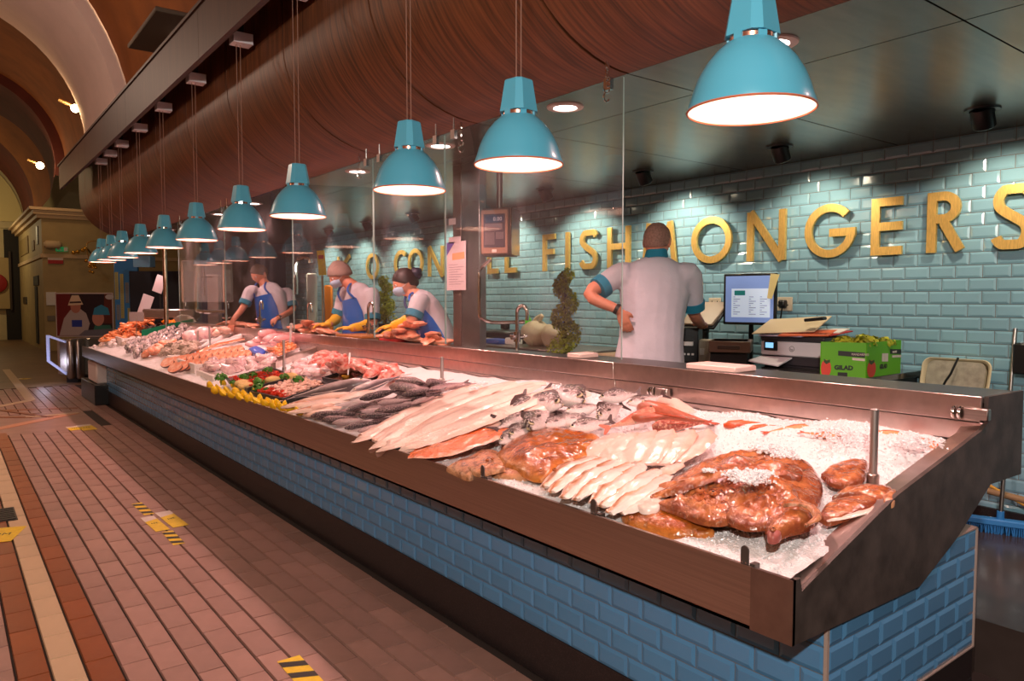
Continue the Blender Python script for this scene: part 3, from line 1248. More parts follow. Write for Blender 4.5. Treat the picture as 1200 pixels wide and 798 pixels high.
# ------------------------------------------------------------------ seafood
eye_b = mat('fish eye', (0.008, 0.008, 0.01), 0.08, coat=1)
eye_w = mat('fish eye ring', hexc(214, 196, 160), 0.25, 0.3)
bream_m = ramp_skin('bream skin', [(0.0, hexc(240, 226, 222)), (0.35, hexc(205, 186, 184)), (0.6, hexc(128, 108, 104)), (0.85, hexc(62, 48, 46))], dist=0.1, ns=40, rough=0.22, bump=0.35, bs=260, speck=(hexc(246, 236, 232), 90, 0.5))
dark_m = ramp_skin('dark fish skin', [(0.0, hexc(196, 166, 166)), (0.3, hexc(150, 112, 116)), (0.55, hexc(98, 68, 74)), (0.9, hexc(58, 40, 46))], dist=0.2, ns=35, rough=0.3, bump=0.5, bs=160, speck=(hexc(176, 148, 150), 70, 0.7))
silver_m = ramp_skin('silver fish skin', [(0.0, hexc(246, 232, 228)), (0.5, hexc(230, 212, 210)), (0.75, hexc(170, 150, 152)), (0.95, hexc(96, 84, 88))], dist=0.08, ns=20, rough=0.22, bump=0.15, bs=200)
gurn_m = ramp_skin('red gurnard skin', [(0.0, hexc(238, 186, 160)), (0.35, hexc(214, 116, 88)), (0.7, hexc(190, 82, 60)), (0.95, hexc(150, 64, 48))], dist=0.25, ns=40, rough=0.28, bump=0.5, bs=140, speck=(hexc(236, 180, 150), 60, 0.6))
palegurn_m = ramp_skin('pale gurnard skin', [(0.0, hexc(240, 200, 180)), (0.4, hexc(206, 128, 98)), (0.9, hexc(170, 88, 62))], dist=0.2, ns=40, rough=0.3)
orange_m = ramp_skin('orange fish skin', [(0.0, hexc(246, 170, 120)), (0.4, hexc(236, 122, 64)), (0.9, hexc(206, 84, 36))], dist=0.2, ns=30, rough=0.3)
monk_m = ramp_skin('monkfish skin', [(0.0, hexc(190, 106, 58)), (0.35, hexc(166, 88, 44)), (0.65, hexc(206, 128, 76)), (1.0, hexc(142, 72, 42))], dist=0.6, ns=9, rough=0.22, bump=0.9, bs=38, coat=0.9, speck=(hexc(118, 52, 34), 30, 0.55))
skate_m = ramp_skin('ochre skate skin', [(0.0, hexc(176, 92, 26)), (0.35, hexc(194, 106, 32)), (0.7, hexc(160, 78, 22)), (1.0, hexc(206, 126, 58))], dist=0.45, ns=9, rough=0.2, bump=0.4, bs=60, coat=0.9, speck=(hexc(116, 56, 20), 26, 0.5))
plaice_m = ramp_skin('brown flatfish skin', [(0.0, hexc(206, 140, 96)), (0.5, hexc(176, 106, 66)), (1.0, hexc(206, 150, 110))], dist=0.5, ns=14, rough=0.25, bump=0.4, bs=90, speck=(hexc(96, 58, 40), 34, 0.6))
cod_m = ramp_skin('white fillet', [(0.0, hexc(246, 214, 200)), (0.45, hexc(244, 212, 198)), (0.8, hexc(238, 200, 184)), (1.0, hexc(226, 178, 158))], dist=0.14, ns=14, rough=0.32, bump=0.35, bs=45, coat=0.5)
pinkf_m = ramp_skin('pink fillet', [(0.0, hexc(236, 186, 166)), (0.3, hexc(248, 216, 204)), (0.75, hexc(246, 206, 192)), (1.0, hexc(252, 232, 222))], dist=0.12, ns=16, rough=0.28, bump=0.25, bs=50, coat=0.6)
whit_m = ramp_skin('whiting fillet', [(0.0, hexc(252, 238, 230)), (0.38, hexc(248, 226, 214)), (0.52, hexc(226, 172, 138)), (0.66, hexc(186, 116, 78)), (0.84, hexc(240, 208, 192))], dist=0.08, ns=18, rough=0.24, bump=0.2, bs=60)
salm_m = ramp_skin('salmon fillet', [(0.0, hexc(246, 196, 170)), (0.12, hexc(238, 112, 52)), (0.5, hexc(244, 132, 70)), (0.85, hexc(236, 100, 44)), (1.0, hexc(246, 190, 164))], dist=0.22, ns=22, rough=0.25, bump=0.4, bs=55, coat=0.8)
salmd_m = mat('salmon steak flesh', hexc(236, 138, 100), 0.35, col2=hexc(246, 186, 156), vs=30, thr=(0.35, 0.6), coat=0.5)
skinedge = mat('salmon skin edge', hexc(120, 84, 76), 0.35)
red_m = mat('red fish meat', hexc(206, 84, 70), 0.28, col2=hexc(240, 190, 176), vs=26, thr=(0.32, 0.62), coat=0.7, bump=0.3, bs=60)
squid_m = mat('squid flesh', hexc(240, 206, 204), 0.25, col2=hexc(206, 150, 156), vs=18, thr=(0.3, 0.55), coat=0.7, bump=0.2, bs=50)
tuna_m = mat('tuna loin', hexc(214, 132, 136), 0.3, col2=hexc(238, 180, 178), vs=16, thr=(0.35, 0.7), coat=0.6)
shell_m = mat('oyster shell', hexc(140, 116, 98), 0.6, col2=hexc(212, 190, 172), vs=40, thr=(0.35, 0.65), bump=0.8, bs=60)
mussel_m = mat('mussel shell', hexc(44, 32, 36), 0.25, col2=hexc(90, 64, 60), vs=30, coat=0.5)
prawn_m = mat('langoustine shell', hexc(242, 140, 72), 0.3, col2=hexc(246, 186, 150), vs=40, thr=(0.3, 0.6), coat=0.5)
lemon_m = mat('lemon peel', hexc(240, 190, 20), 0.4, bump=0.2, bs=150)
lemon_f = mat('lemon flesh', hexc(244, 212, 70), 0.35, var=0.1, vs=40)
lime_m = mat('parsley leaf', hexc(70, 132, 34), 0.55, island=0.25, var=0.15, vs=20)
pepper_m = mat('red pepper', hexc(214, 60, 32), 0.3, island=0.2)
scal_m = mat('scallop meat', hexc(244, 196, 178), 0.3, island=0.1, coat=0.5)
breaded = mat('breaded crumb', hexc(226, 190, 122), 0.75, bump=0.6, bs=120)
blacktray = mat('black tray', (0.018, 0.017, 0.018), 0.3)
poly_m = mat('polystyrene box', hexc(238, 226, 222), 0.7, bump=0.1, bs=200)
green_pl = mat('green plastic tray', hexc(20, 120, 84), 0.4)
blue_pl = mat('blue plastic film', hexc(40, 84, 190), 0.35)


def P3(c):
    return c if isinstance(c, Vector) else surf(*c)


# ---- draped fillets
def drape_mb(ctrl, widths, ths, nu=22, nv=10, wob=0.004, seed=0.0, lip=0.35, belly=0.0):
    pts = catmull([P3(c) for c in ctrl], nu)
    m = MB()
    rings, uvs = [], []
    for i, p in enumerate(pts):
        u = i / nu
        t = (pts[min(i + 1, nu)] - pts[max(i - 1, 0)]).normalized()
        s = t.cross(NB)
        s = s.normalized() if s.length > 0.05 else V((0, 1, 0))
        nrm = s.cross(t).normalized()
        if nrm.z < 0 and abs(t.z) < 0.8:
            nrm = -nrm
        w, th = interp(widths, u), interp(ths, u)
        ring = []
        for j in range(nv + 1):
            a = -1 + 2 * j / nv
            f = (1 - abs(a) ** 2.6) ** 0.6
            wo = wob * (noise.noise((u * 5 + seed, a * 2.0, seed)) + 0.6 * noise.noise((u * 14, a * 5 + seed, 3.1)))
            ww = w * (1 + 0.10 * noise.noise((u * 7 + seed, a * 0.6, 9.0)))
            ring.append(p + s * (a * ww) + nrm * (th * f + wo - belly * a * th))
            uvs.append((u, j / nv))
        ring.append(p + s * w * 0.6 - nrm * th * lip)
        ring.append(p - s * w * 0.6 - nrm * th * lip)
        uvs += [(u, 0.8), (u, 0.2)]
        rings.append(ring)
    m.loft(rings, True, True, uvs)
    return m


def fillet(name, label, cat, ctrl, widths, ths, ma, group=None, **kw):
    o = drape_mb(ctrl, widths, ths, **kw).build(name, ma, smooth=60)
    return tag(o, label, cat, group)


def edge_pt(px, py, out=0.012):
    return at(px, py, 'x', XA - out)


# long white fillets heaped over each other, tails hanging over the front edge
FW = [0.05, 0.095, 0.12, 0.12, 0.105, 0.08, 0.048, 0.018]
FT = [0.010, 0.016, 0.020, 0.020, 0.018, 0.013, 0.009, 0.005]
KW = dict(nu=34, nv=14, wob=0.012, belly=0.05)
fillet('white_fillet', 'long white fish fillet lying deepest under the others, ending by the dark fish', 'fillet', [(560, 453, .065), (520, 468, .055), (482, 487, .04), (446, 505, .018), edge_pt(426, 513, 0.006), edge_pt(415, 519)], FW, FT, cod_m, 'long white fillets', seed=1.2, **KW)
fillet('white_fillet', 'broad white fish fillet topmost at the left, its tail end hooked over the steel edge', 'fillet', [(602, 449, .09), (558, 462, .085), (510, 482, .065), (468, 504, .035), edge_pt(445, 519, 0.006), edge_pt(437, 530)], FW, FT, cod_m, 'long white fillets', seed=2.7, **KW)
fillet('white_fillet', 'long white fish fillet in the middle of the heap, second tail over the steel edge', 'fillet', [(628, 452, .10), (582, 468, .095), (534, 488, .07), (486, 510, .035), edge_pt(455, 523, 0.008), edge_pt(445, 535)], FW, FT, cod_m, 'long white fillets', seed=4.1, **KW)
fillet('white_fillet', 'white fish fillet with a brown seam running down beside it', 'fillet', [(660, 455, .105), (612, 472, .10), (560, 493, .075), (512, 512, .04), (470, 527, .012)], FW[:5] + [.03], FT[:6], cod_m, 'long white fillets', seed=5.9, **KW)
fillet('white_fillet', 'white fish fillet nearest the bream, thick at the back', 'fillet', [(690, 462, .09), (644, 475, .085), (596, 492, .06), (545, 508, .035), (500, 522, .012)], [0.03, .06, .07, .055, .035, .015], FT[:6], cod_m, 'long white fillets', seed=8.9, **KW)
fillet('white_fillet', 'narrow white fillet strip between the orange fillet and the long white ones', 'fillet', [(606, 501, .03), (560, 510, .03), (515, 520, .02), (468, 530, .005)], [0.02, .045, .04, .012], [.012, .016, .012, .006], cod_m, 'long white fillets', seed=7.7, **KW)
fillet('white_fillet', 'ragged white fillet end tucked behind the topmost fillets', 'fillet', [(640, 450, .07), (590, 456, .08), (545, 468, .06), (505, 484, .03)], [.04, .08, .09, .03], [.01, .018, .018, .006], cod_m, 'long white fillets', seed=12.7, **KW)
fillet('salmon_fillet', 'bright orange fish fillet lying by the front edge below the white fillets', 'fillet', [(596, 504, .05), (560, 513, .045), (520, 524, .03), (482, 532, .012)], [.06, .13, .15, .14, .06], [.010, .016, .016, .014, .006], salm_m, seed=3.3, wob=.009, nv=14)
fillet('white_fillet', 'short white fillet lying against the rear steel wall behind the red fish', 'fillet', [(768, 468, .03), (788, 472, .04), (810, 484, .03)], [.02, .045, .03], [.01, .02, .01], cod_m, seed=8.8)

# pink fillets fanned over each other
fan = [((727, 509, .07), (707, 520, .06), (702, 536, .035)), ((743, 508, .075), (724, 520, .065), (722, 540, .04)), ((762, 506, .078), (745, 520, .07), (742, 543, .045)),
       ((783, 505, .078), (766, 521, .07), (760, 545, .045)), ((806, 505, .075), (790, 520, .068), (776, 545, .042)), ((826, 506, .066), (812, 522, .06), (790, 543, .04))]
for n, c in enumerate(fan):
    fillet('pink_fillet', 'pink white fillet in the fan beside the ice, %s from the ochre skate' % ords[n], 'fillet', list(c), [.03, .076, .088, .08, .04], [.007, .016, .019, .016, .007], pinkf_m, 'fan of pink fillets', seed=n * 1.7, nu=20, wob=0.007, belly=0.9)
fillet('pink_fillet', 'loose folded end of a pink fillet lying below the fan', 'fillet', [(800, 545, .04), (782, 552, .035), (765, 556, .02)], [.015, .04, .02], [.008, .016, .008], pinkf_m, seed=11)

# whiting fillets with brown backs
wh = [((695, 538), (666, 550), (638, 571)), ((706, 539), (676, 555), (646, 577)), ((722, 542), (690, 560), (660, 584)), ((738, 546), (706, 563), (675, 586)), ((750, 548), (722, 567), (695, 590)),
      ((770, 552), (738, 571), (705, 594)), ((781, 559), (748, 580), (713, 601)), ((793, 566), (760, 586), (728, 602))]
for n, c in enumerate(wh):
    hh = .026 + .012 * math.sin(n * 0.5)
    fillet('whiting_fillet', 'brown backed white fillet in the front row, %s from the ochre skate' % ords[n], 'fillet', [(x, y, hh + (.012 if k == 1 else 0)) for k, (x, y) in enumerate(c)],
           [.030, .056, .062, .058, .046, .024], [.010, .020, .024, .022, .016, .007], whit_m, 'row of brown backed white fillets', seed=n * 2.1, nu=22, wob=0.009, belly=.45)


# ---- big skinned fish built over an outline
def blob_mb(outline, h0, th, amp=0.006, freq=9, p=2.4, q=0.55, nr=12, seed=0.0, rim=0.015, scale=1.0, ridge=None):
    P = [surf(x, y, h0) for x, y in outline]
    n = 56
    pts = catmull(P + [P[0]], n)[:n]
    c = V((0, 0, 0))
    for a in pts:
        c += a
    c /= n
    m = MB()
    vs, uvs, fs = [], [], []
    for r in range(nr + 1):
        s = r / nr
        for k, a in enumerate(pts):
            b = c + (a - c) * s
            h = th * max(0.0, 1 - s ** p) ** q
            e = 1 - s ** 5
            nz = amp * e * (noise.noise((b.x * freq + seed, b.y * freq, seed)) + 0.5 * noise.noise((b.x * freq * 2.7, b.y * freq * 2.7, seed + 4)))
            if ridge:
                d, rh, rw = ridge
                ang = 2 * PI * k / n
                nz += rh * e * math.exp(-((math.cos(ang - d) * s) / rw) ** 2) * (1 - s)
            vs.append(b + V((0, 0, h + nz)))
            uvs.append((k / n, s))
    for r in range(nr):
        for k in range(n):
            l = (k + 1) % n
            fs.append((r * n + k, r * n + l, (r + 1) * n + l, (r + 1) * n + k))
    b0 = len(vs)
    for a in pts:
        vs.append(a - V((0, 0, rim)))
        uvs.append((0, 1))
    for k in range(n):
        l = (k + 1) % n
        fs.append((nr * n + k, nr * n + l, b0 + l, b0 + k))
    fs.append(tuple(b0 + k for k in range(n)))
    m.add(vs, fs, uvs)
    return m, c


def eyes(parent, spots, r, h):
    for (x, y) in spots:
        p = surf(x, y, h)
        m = MB()
        m.sphere(p - V((0, 0, r * .6)), (r * 1.5, r * 1.5, r), 12, 8)
        m.build('eye_socket', monk_m, parent, smooth=60)
        m = MB()
        m.sphere(p + V((-0.2 * r, -0.4 * r, -0.1 * r)), r * 0.62, 12, 8)
        m.build('eye', eye_b, parent, smooth=60)


def cr2(L, ox, oy, s):
    return [(ox + x / s, oy + y / s) for x, y in L]


def bigfish(name, label, outline, h0, th, ma, **kw):
    m, c = blob_mb(outline, h0, th, **kw)
    o = thing(name, label, 'fish', c)
    m.build('body', ma, o, smooth=60)
    return o, c


S2 = 3.53
mk, c = bigfish('monkfish', 'huge wet orange brown monkfish sprawled over the ice at the near end', cr2([(95, 300), (175, 262), (260, 210), (340, 165), (450, 128), (600, 106), (720, 112), (810, 160), (850, 215), (862, 270), (835, 330), (740, 385), (640, 415), (540, 410), (470, 395), (400, 385), (330, 350), (180, 320)], 720, 500, S2), 0.015, 0.055, monk_m, amp=0.030, freq=11, seed=2, nr=22)
m, _ = blob_mb(cr2([(85, 318), (120, 290), (175, 285), (200, 300), (180, 335), (120, 345)], 720, 500, S2), 0.045, 0.012, amp=0.004, freq=30)
m.build('tail_fin', pinkf_m, mk, smooth=60)
for pp, h0, t_ in (([(175, 320), (280, 285), (370, 235), (440, 240), (490, 300), (490, 370), (440, 395), (350, 385), (260, 350)], 0.06, 0.05), ([(430, 300), (520, 250), (640, 230), (740, 250), (760, 330), (690, 390), (560, 415), (470, 380)], 0.07, 0.045), ([(330, 210), (470, 160), (620, 140), (760, 165), (760, 210), (600, 200), (450, 215), (360, 240)], 0.075, 0.03)):
    m, _ = blob_mb(cr2(pp, 720, 500, S2), h0 - .012, t_ * .5, amp=0.024, freq=24, seed=h0 * 70, nr=16)
    m.build('skin_fold', monk_m, mk, smooth=60)
m, _ = blob_mb(cr2([(392, 262), (420, 250), (450, 262), (446, 288), (410, 296), (385, 282)], 720, 500, S2), 0.066, 0.005, amp=0.006, freq=30)
m.build('gill_flap', mat('dark gill flesh', hexc(140, 62, 48), 0.25, coat=0.7), mk, smooth=60)
eyes(mk, cr2([(405, 268), (352, 258)], 720, 500, S2), 0.010, 0.088)
fillet_pts = [(150, 300, 0.05), (260, 262, .07), (380, 215, .09), (520, 175, .1)]
m = drape_mb([(720 + x / S2, 500 + y / S2, h) for x, y, h in fillet_pts], [.01, .035, .04, .012], [.01, .02, .02, .008], wob=.006, seed=3)
m.build('back_fin', monk_m, mk, smooth=60)

fs_, c = bigfish('flatfish', 'rounded orange brown flatfish with its mouth towards the front clip, against the big monkfish', cr2([(612, 385), (640, 345), (700, 320), (770, 318), (830, 335), (845, 375), (800, 415), (730, 432), (690, 448), (655, 460), (625, 430)], 720, 500, S2), 0.05, 0.036, monk_m, amp=0.010, freq=18, seed=9)
m, _ = blob_mb(cr2([(630, 440), (660, 432), (690, 440), (680, 458), (655, 466), (635, 458)], 720, 500, S2), 0.075, 0.012, amp=0.004, freq=40)
m.build('mouth', mat('fish lip', hexc(176, 96, 88), 0.25, coat=0.6), fs_, smooth=60)
eyes(fs_, cr2([(655, 420)], 720, 500, S2), 0.006, 0.10)
m = drape_mb([(720 + x / S2, 500 + y / S2, .10) for x, y in ((700, 330), (760, 322), (820, 340), (838, 380), (790, 412))], [.004, .012, .014, .012, .004], [.006, .01, .006], wob=.004, seed=5)
m.build('fringe_fin', plaice_m, fs_, smooth=60)
f2, c = bigfish('flatfish', 'brown flatfish with a pale thin edge fin lying against the end wall of the tray', cr2([(845, 375), (870, 330), (920, 305), (1000, 292), (1080, 300), (1095, 318), (1050, 345), (960, 372), (890, 392)], 720, 500, S2), 0.02, 0.02, monk_m, amp=0.007, freq=20, seed=14)
m = drape_mb([(720 + x / S2, 500 + y / S2, .02) for x, y in ((880, 392), (960, 374), (1050, 348), (1095, 318))], [.004, .012, .012, .004], [.004, .006, .004], wob=.003, seed=6)
m.build('fringe_fin', pinkf_m, f2, smooth=60)
f3, c = bigfish('flatfish', 'orange brown flatfish tucked between the steel post and the end ledge', cr2([(900, 290), (950, 258), (1030, 245), (1110, 248), (1160, 262), (1150, 300), (1100, 312), (1000, 288)], 720, 500, S2), 0.025, 0.018, monk_m, amp=0.007, freq=22, seed=18)
m, _ = blob_mb(cr2([(1110, 290), (1150, 262), (1168, 270), (1158, 312), (1120, 318)], 720, 500, S2), 0.035, 0.012, amp=0.004, freq=40)
m.build('tail_fin', plaice_m, f3, smooth=60)
f4, c = bigfish('skate_wing', 'freckled brown skate wing half buried in ice left of the steel post', cr2([(855, 195), (900, 160), (970, 140), (1030, 135), (1048, 158), (1030, 215), (970, 240), (900, 232)], 720, 500, S2), 0.03, 0.014, monk_m, amp=0.008, freq=22, seed=21)
f5, c = bigfish('flatfish', 'glistening amber fish lying alone along the front edge below the monkfish', cr2([(28, 372), (70, 345), (130, 342), (220, 362), (310, 398), (400, 425), (405, 440), (330, 448), (230, 452), (130, 428), (60, 398)], 720, 500, S2), 0.0, 0.032, skate_m, amp=0.006, freq=22, seed=24)
m, _ = blob_mb(cr2([(320, 405), (400, 425), (408, 440), (330, 446)], 720, 500, S2), 0.004, 0.012, amp=0.003, freq=40)
m.build('tail_fin', skate_m, f5, smooth=60)
eyes(f5, cr2([(70, 372)], 720, 500, S2), 0.006, 0.03)

S3 = 5.0
sk, c = bigfish('skate', 'large ochre skate with glistening humped back between the bream and the front edge', cr2([(500, 225), (560, 165), (640, 118), (740, 82), (860, 68), (960, 92), (1060, 108), (1125, 130), (1120, 190), (1070, 240), (960, 268), (880, 305), (800, 352), (720, 352), (640, 312), (560, 275)], 480, 490, S3), 0.02, 0.055, skate_m, amp=0.016, freq=9, seed=31, nr=20)
for pp in ([(740, 120), (790, 95), (850, 92), (905, 110), (850, 125), (790, 130)], [(930, 150), (1000, 125), (1090, 128), (1100, 145), (1020, 160), (960, 170)]):
    m, _ = blob_mb(cr2(pp, 480, 490, S3), 0.062, 0.008, amp=0.004, freq=30)
    m.build('skin_fold', skate_m, sk, smooth=60)
eyes(sk, cr2([(768, 300), (850, 296)], 480, 490, S3), 0.007, 0.068)
f6, c = bigfish('flatfish', 'brown spotted flatfish on the front edge left of the ochre skate', cr2([(215, 295), (270, 262), (340, 238), (430, 192), (520, 200), (565, 268), (500, 305), (430, 312), (350, 350), (280, 325)], 480, 490, S3), 0.01, 0.026, plaice_m, amp=0.004, freq=10, seed=36)
eyes(f6, cr2([(485, 232), (455, 240)], 480, 490, S3), 0.006, 0.042)
m, _ = blob_mb(cr2([(340, 290), (420, 265), (520, 275), (560, 290), (480, 312), (400, 325)], 480, 490, S3), 0.032, 0.014, amp=0.004, freq=30)
m.build('side_fin', plaice_m, f6, smooth=60)
f7, c = bigfish('flatfish', 'thin brown flatfish lying under the front of the ochre skate', cr2([(478, 330), (540, 300), (620, 295), (680, 318), (705, 345), (640, 350), (540, 350)], 480, 490, S3), 0.0, 0.018, plaice_m, amp=0.004, freq=22, seed=41)

# clumps of ice thrown on the monkfish
m_ = MB()
for (x, y, r, n) in ((520, 205, .045, 260), (600, 200, .04, 220), (565, 225, .05, 220), (388, 183, .018, 60), (640, 100, .05, 220), (700, 120, .05, 200)):
    c = surf(720 + x / S2, 500 + y / S2, 0.115 if 150 < y else 0.06)
    grains(m_, n, lambda: c + V((random.gauss(0, r * .5), random.gauss(0, r * .5), abs(random.gauss(0, r * .15)))), 0.004, 0.009)
for (px, py, h, r, n) in ((565, 450, .13, .035, 200), (555, 456, .12, .03, 140), (655, 455, .13, .035, 160), (1072, 522, .07, .07, 420), (985, 515, .06, .1, 300)):
    c = surf(px, py, h)
    grains(m_, n, lambda: c + V((random.gauss(0, r * .5), random.gauss(0, r * .5), abs(random.gauss(0, r * .2)))), 0.003, 0.007)
tag(m_.build('ice_clumps', grain_m, smooth=0, kind='stuff'), 'clumps of ice scooped over the monkfish and fillets', 'ice')


# ---- whole round fish
def fish_proto(name, L, hh, hw, prof, ma, finm, bend=0.0, seed=0, eye=0.1, dorsal=True, detail=True, wid=None):
    nu, nv = 20, 14
    root = thing(name, 'fish', 'fish')
    rings, uvs = [], []
    for i in range(nu + 1):
        u = i / nu
        x = (u - 0.5) * L
        h = max(hh * interp(prof, u), 0.001)
        w = max(hw * (interp(wid, u) if wid else min(1.0, interp(prof, u) * 1.15)), 0.001)
        yb = bend * L * (4 * (u - 0.5) ** 2 - 0.4)
        ring = []
        for j in range(nv):
            a = 2 * PI * j / nv
            ring.append(V((x, yb + h * math.sin(a), w * math.cos(a))))
            uvs.append((u, 0.5 + 0.5 * math.sin(a)))
        rings.append(ring)
    m = MB()
    m.loft(rings, True, True, uvs)
    m.build('body', ma, root, smooth=70, local=True)

    def yb(u):
        return bend * L * (4 * (u - 0.5) ** 2 - 0.4)
    # tail fin
    t = hh * 0.95
    m = MB()
    x0, y0 = -0.5 * L, yb(0)
    m.prism([(x0 + .03 * L, y0 - hh * .16), (x0 + .03 * L, y0 + hh * .16), (x0 - .13 * L, y0 + t), (x0 - .17 * L, y0 + t * .9), (x0 - .09 * L, y0), (x0 - .17 * L, y0 - t * .9), (x0 - .13 * L, y0 - t)], Matrix.Translation((0, 0, -0.0015)), 0.003)
    m.build('tail_fin', finm, root, local=True)
    if dorsal:
        m = MB()
        top = [((u - .5) * L, yb(u) + hh * interp(prof, u) * .9) for u in (.3, .45, .6, .75)]
        up = [((u - .5) * L - .02 * L, yb(u) + hh * interp(prof, u) * 1.0 + hh * k) for u, k in ((.7, .22), (.55, .3), (.4, .2), (.28, .1))]
        m.prism(top + up, Matrix.Translation((0, 0, -0.0012)), 0.0024)
        m.build('dorsal_fin', finm, root, local=True)
    u = 0.9
    for sg in (-1, 1):
        ex, ey = (u - .5) * L, yb(u) + hh * interp(prof, u) * 0.3
        ez = sg * hw * min(1.0, interp(wid, u) if wid else interp(prof, u) * 1.15) * 0.86
        m = MB()
        r = hh * eye
        m.sphere((ex, ey, ez), (r * 1.45, r * 1.45, r * .6), 12, 6)
        m.build('eye_ring', eye_w, root, smooth=60, local=True)
        m = MB()
        m.sphere((ex, ey, ez + sg * r * .35), (r, r, r * .55), 12, 6)
        m.build('eye', eye_b, root, smooth=60, local=True)
        if detail:
            m = MB()
            gx = (0.76 - .5) * L
            pts = [V((gx + L * .02 * math.cos(a), yb(.76) + hh * .62 * math.sin(a) * interp(prof, .76), sg * hw * (0.9 * math.cos(a) ** .5 if math.cos(a) > 0 else 0))) for a in [(-.45 + .9 * i / 8) * PI for i in range(9)]]
            m.tube(pts, 0.0016 * L / .26, 5)
            m.build('gill', mat('gill line', hexc(92, 58, 56), 0.3), root, local=True)
            m = MB()
            m.prism([((.72 - .5) * L, -hh * .1), ((.62 - .5) * L, hh * .08), ((.54 - .5) * L, -hh * .12), ((.6 - .5) * L, -hh * .25)], Matrix.Translation((0, yb(.66), sg * hw * .93)), sg * 0.002)
            m.build('pectoral_fin', finm, root, local=True)
    root['_L'] = L * 1.08
    return root


def place(o, hp, tp, label, group=None, flip=False, tilt=0.0, cat='fish'):
    h, t = P3(hp), P3(tp)
    X = (h - t)
    d = X.length
    X.normalize()
    Z = (NB - X * NB.dot(X)).normalized()
    Y = Z.cross(X)
    R = Matrix.Rotation((PI if flip else 0) + tilt, 3, X)
    Y, Z = R @ Y, R @ Z
    s = d / o['_L']
    M = frame((0, 0, 0), X, Y, Z)
    mid = h.lerp(t, 0.5)
    o.matrix_world = Matrix.Translation(mid) @ M @ Matrix.Diagonal((s, s, s, 1))
    o['label'] = label
    if group:
        o['group'] = group
    o['category'] = cat
    return o


class Pool:
    """first use returns the prototypes themselves, later uses return copies"""

    def __init__(s, protos):
        s.p, s.used, s.i = protos, set(), 0

    def get(s):
        k = s.i % len(s.p)
        s.i += 1
        if k not in s.used:
            s.used.add(k)

            return s.p[k]
        return copy_tree(s.p[k])


fin_dark = mat('dark fin', hexc(74, 56, 54), 0.4)
fin_red = mat('red fin', hexc(206, 92, 60), 0.4)
fin_pale = mat('pale fin', hexc(196, 176, 172), 0.4)
BP = [.2, .24, .5, .78, .95, 1.0, .96, .84, .55, .12]
bream = Pool([fish_proto('sea_bream', .27, .056, .026, BP, bream_m, fin_dark, b, k, .17) for k, b in enumerate((0.0, 0.05, -0.05))])
G = 'sea bream heaped behind the ochre skate'
breams = [((700, 467), (748, 461), .115, 0, 'silver bream lying highest against the rear wall, nose to the left'), ((734, 474), (778, 464), .10, 0, 'silver bream just behind the red fish, nose to the left'),
          ((686, 470), (640, 457), .11, 1, 'silver bream at the back of the heap with its nose pointing right'), ((660, 476), (612, 467), .10, 1, 'pale bream next to the long white fillets with its nose to the right'),
          ((661, 483), (708, 475), .085, 0, 'bream in the middle of the heap with scales catching the light'), ((699, 490), (728, 474), .08, 0, 'dark bream tucked behind the red fish heads'),
          ((664, 503), (715, 493), .065, 0, 'darkest bream in front, lying right behind the ochre skate'), ((635, 500), (672, 488), .065, 0, 'bream with a dark back above the hump of the ochre skate'),
          ((620, 503), (642, 480), .085, 0, 'bream facing the front with a bright silver head'), ((642, 465), (592, 494), .075, 1, 'long dark backed bream running down beside the white fillets'),
          ((618, 483), (583, 503), .075, 1, 'dark bream second from the white fillets'), ((582, 519), (628, 503), .05, 0, 'bream with a bright silver face just above the orange fillet'),
          ((596, 514), (632, 494), .06, 0, 'bream behind the silver faced one, back to the aisle'), ((640, 507), (682, 504), .045, 0, 'bream mostly hidden behind the hump of the skate'),
          ((690, 497), (650, 489), .055, 1, 'bream buried in the middle of the heap, nose to the right'), ((600, 500), (648, 492), .05, 0, 'bream buried at the left of the heap')]
for (h, t, z, f, lab) in breams:
    place(bream.get(), (*h, z), (*t, z - .01), lab, G, flip=(f == 0), tilt=(-1 if f == 0 else 1) * random.uniform(.25, .8))

GP = [.12, .2, .32, .45, .6, .72, .9, 1.0, .85, .35]
gurn = Pool([fish_proto('red_gurnard', .32, .05, .042, GP, gurn_m, fin_red, 0.03, 1, .16), fish_proto('red_gurnard', .32, .05, .042, GP, palegurn_m, fin_red, -.04, 2, .16)])
place(gurn.get(), (772, 480, .10), (712, 502, .06), 'red spiny fish with its mouth gaping to the right', 'red fish behind the pink fillets', tilt=.5)
place(gurn.get(), (744, 477, .10), (832, 495, .05), 'paler long red fish lying highest along the rear wall', 'red fish behind the pink fillets', tilt=.3)
place(gurn.get(), (762, 501, .075), (826, 496, .06), 'red fish head with pale eye nearest the pink fillets', 'red fish behind the pink fillets', tilt=.6)
place(gurn.get(), (738, 490, .09), (790, 487, .08), 'red fish wedged between the two gaping ones', 'red fish behind the pink fillets', tilt=.2)
ora = Pool([fish_proto('orange_fish', .3, .038, .03, GP, orange_m, fin_red, .06, 3, .14), fish_proto('orange_fish', .3, .038, .03, GP, orange_m, fin_red, -.06, 4, .14)])
for h, t, z, lab in (((846, 498), (903, 496), .045, 'leftmost orange fish half buried in the ice at the back'), ((950, 500), (898, 506), .045, 'orange fish with a raised fin in the ice at the back'),
                     ((986, 511), (940, 507), .055, 'small brown orange fish lying on top of the ice mound'), ((1104, 524), (1034, 512), .03, 'rightmost orange fish behind the steel post'),
                     ((876, 503), (925, 499), .04, 'orange fish between the two at the back left'), ((1060, 510), (1006, 506), .03, 'orange fish just left of the steel post along the rear wall')):
    place(ora.get(), (*h, z), (*t, z), lab, 'orange fish on the ice')

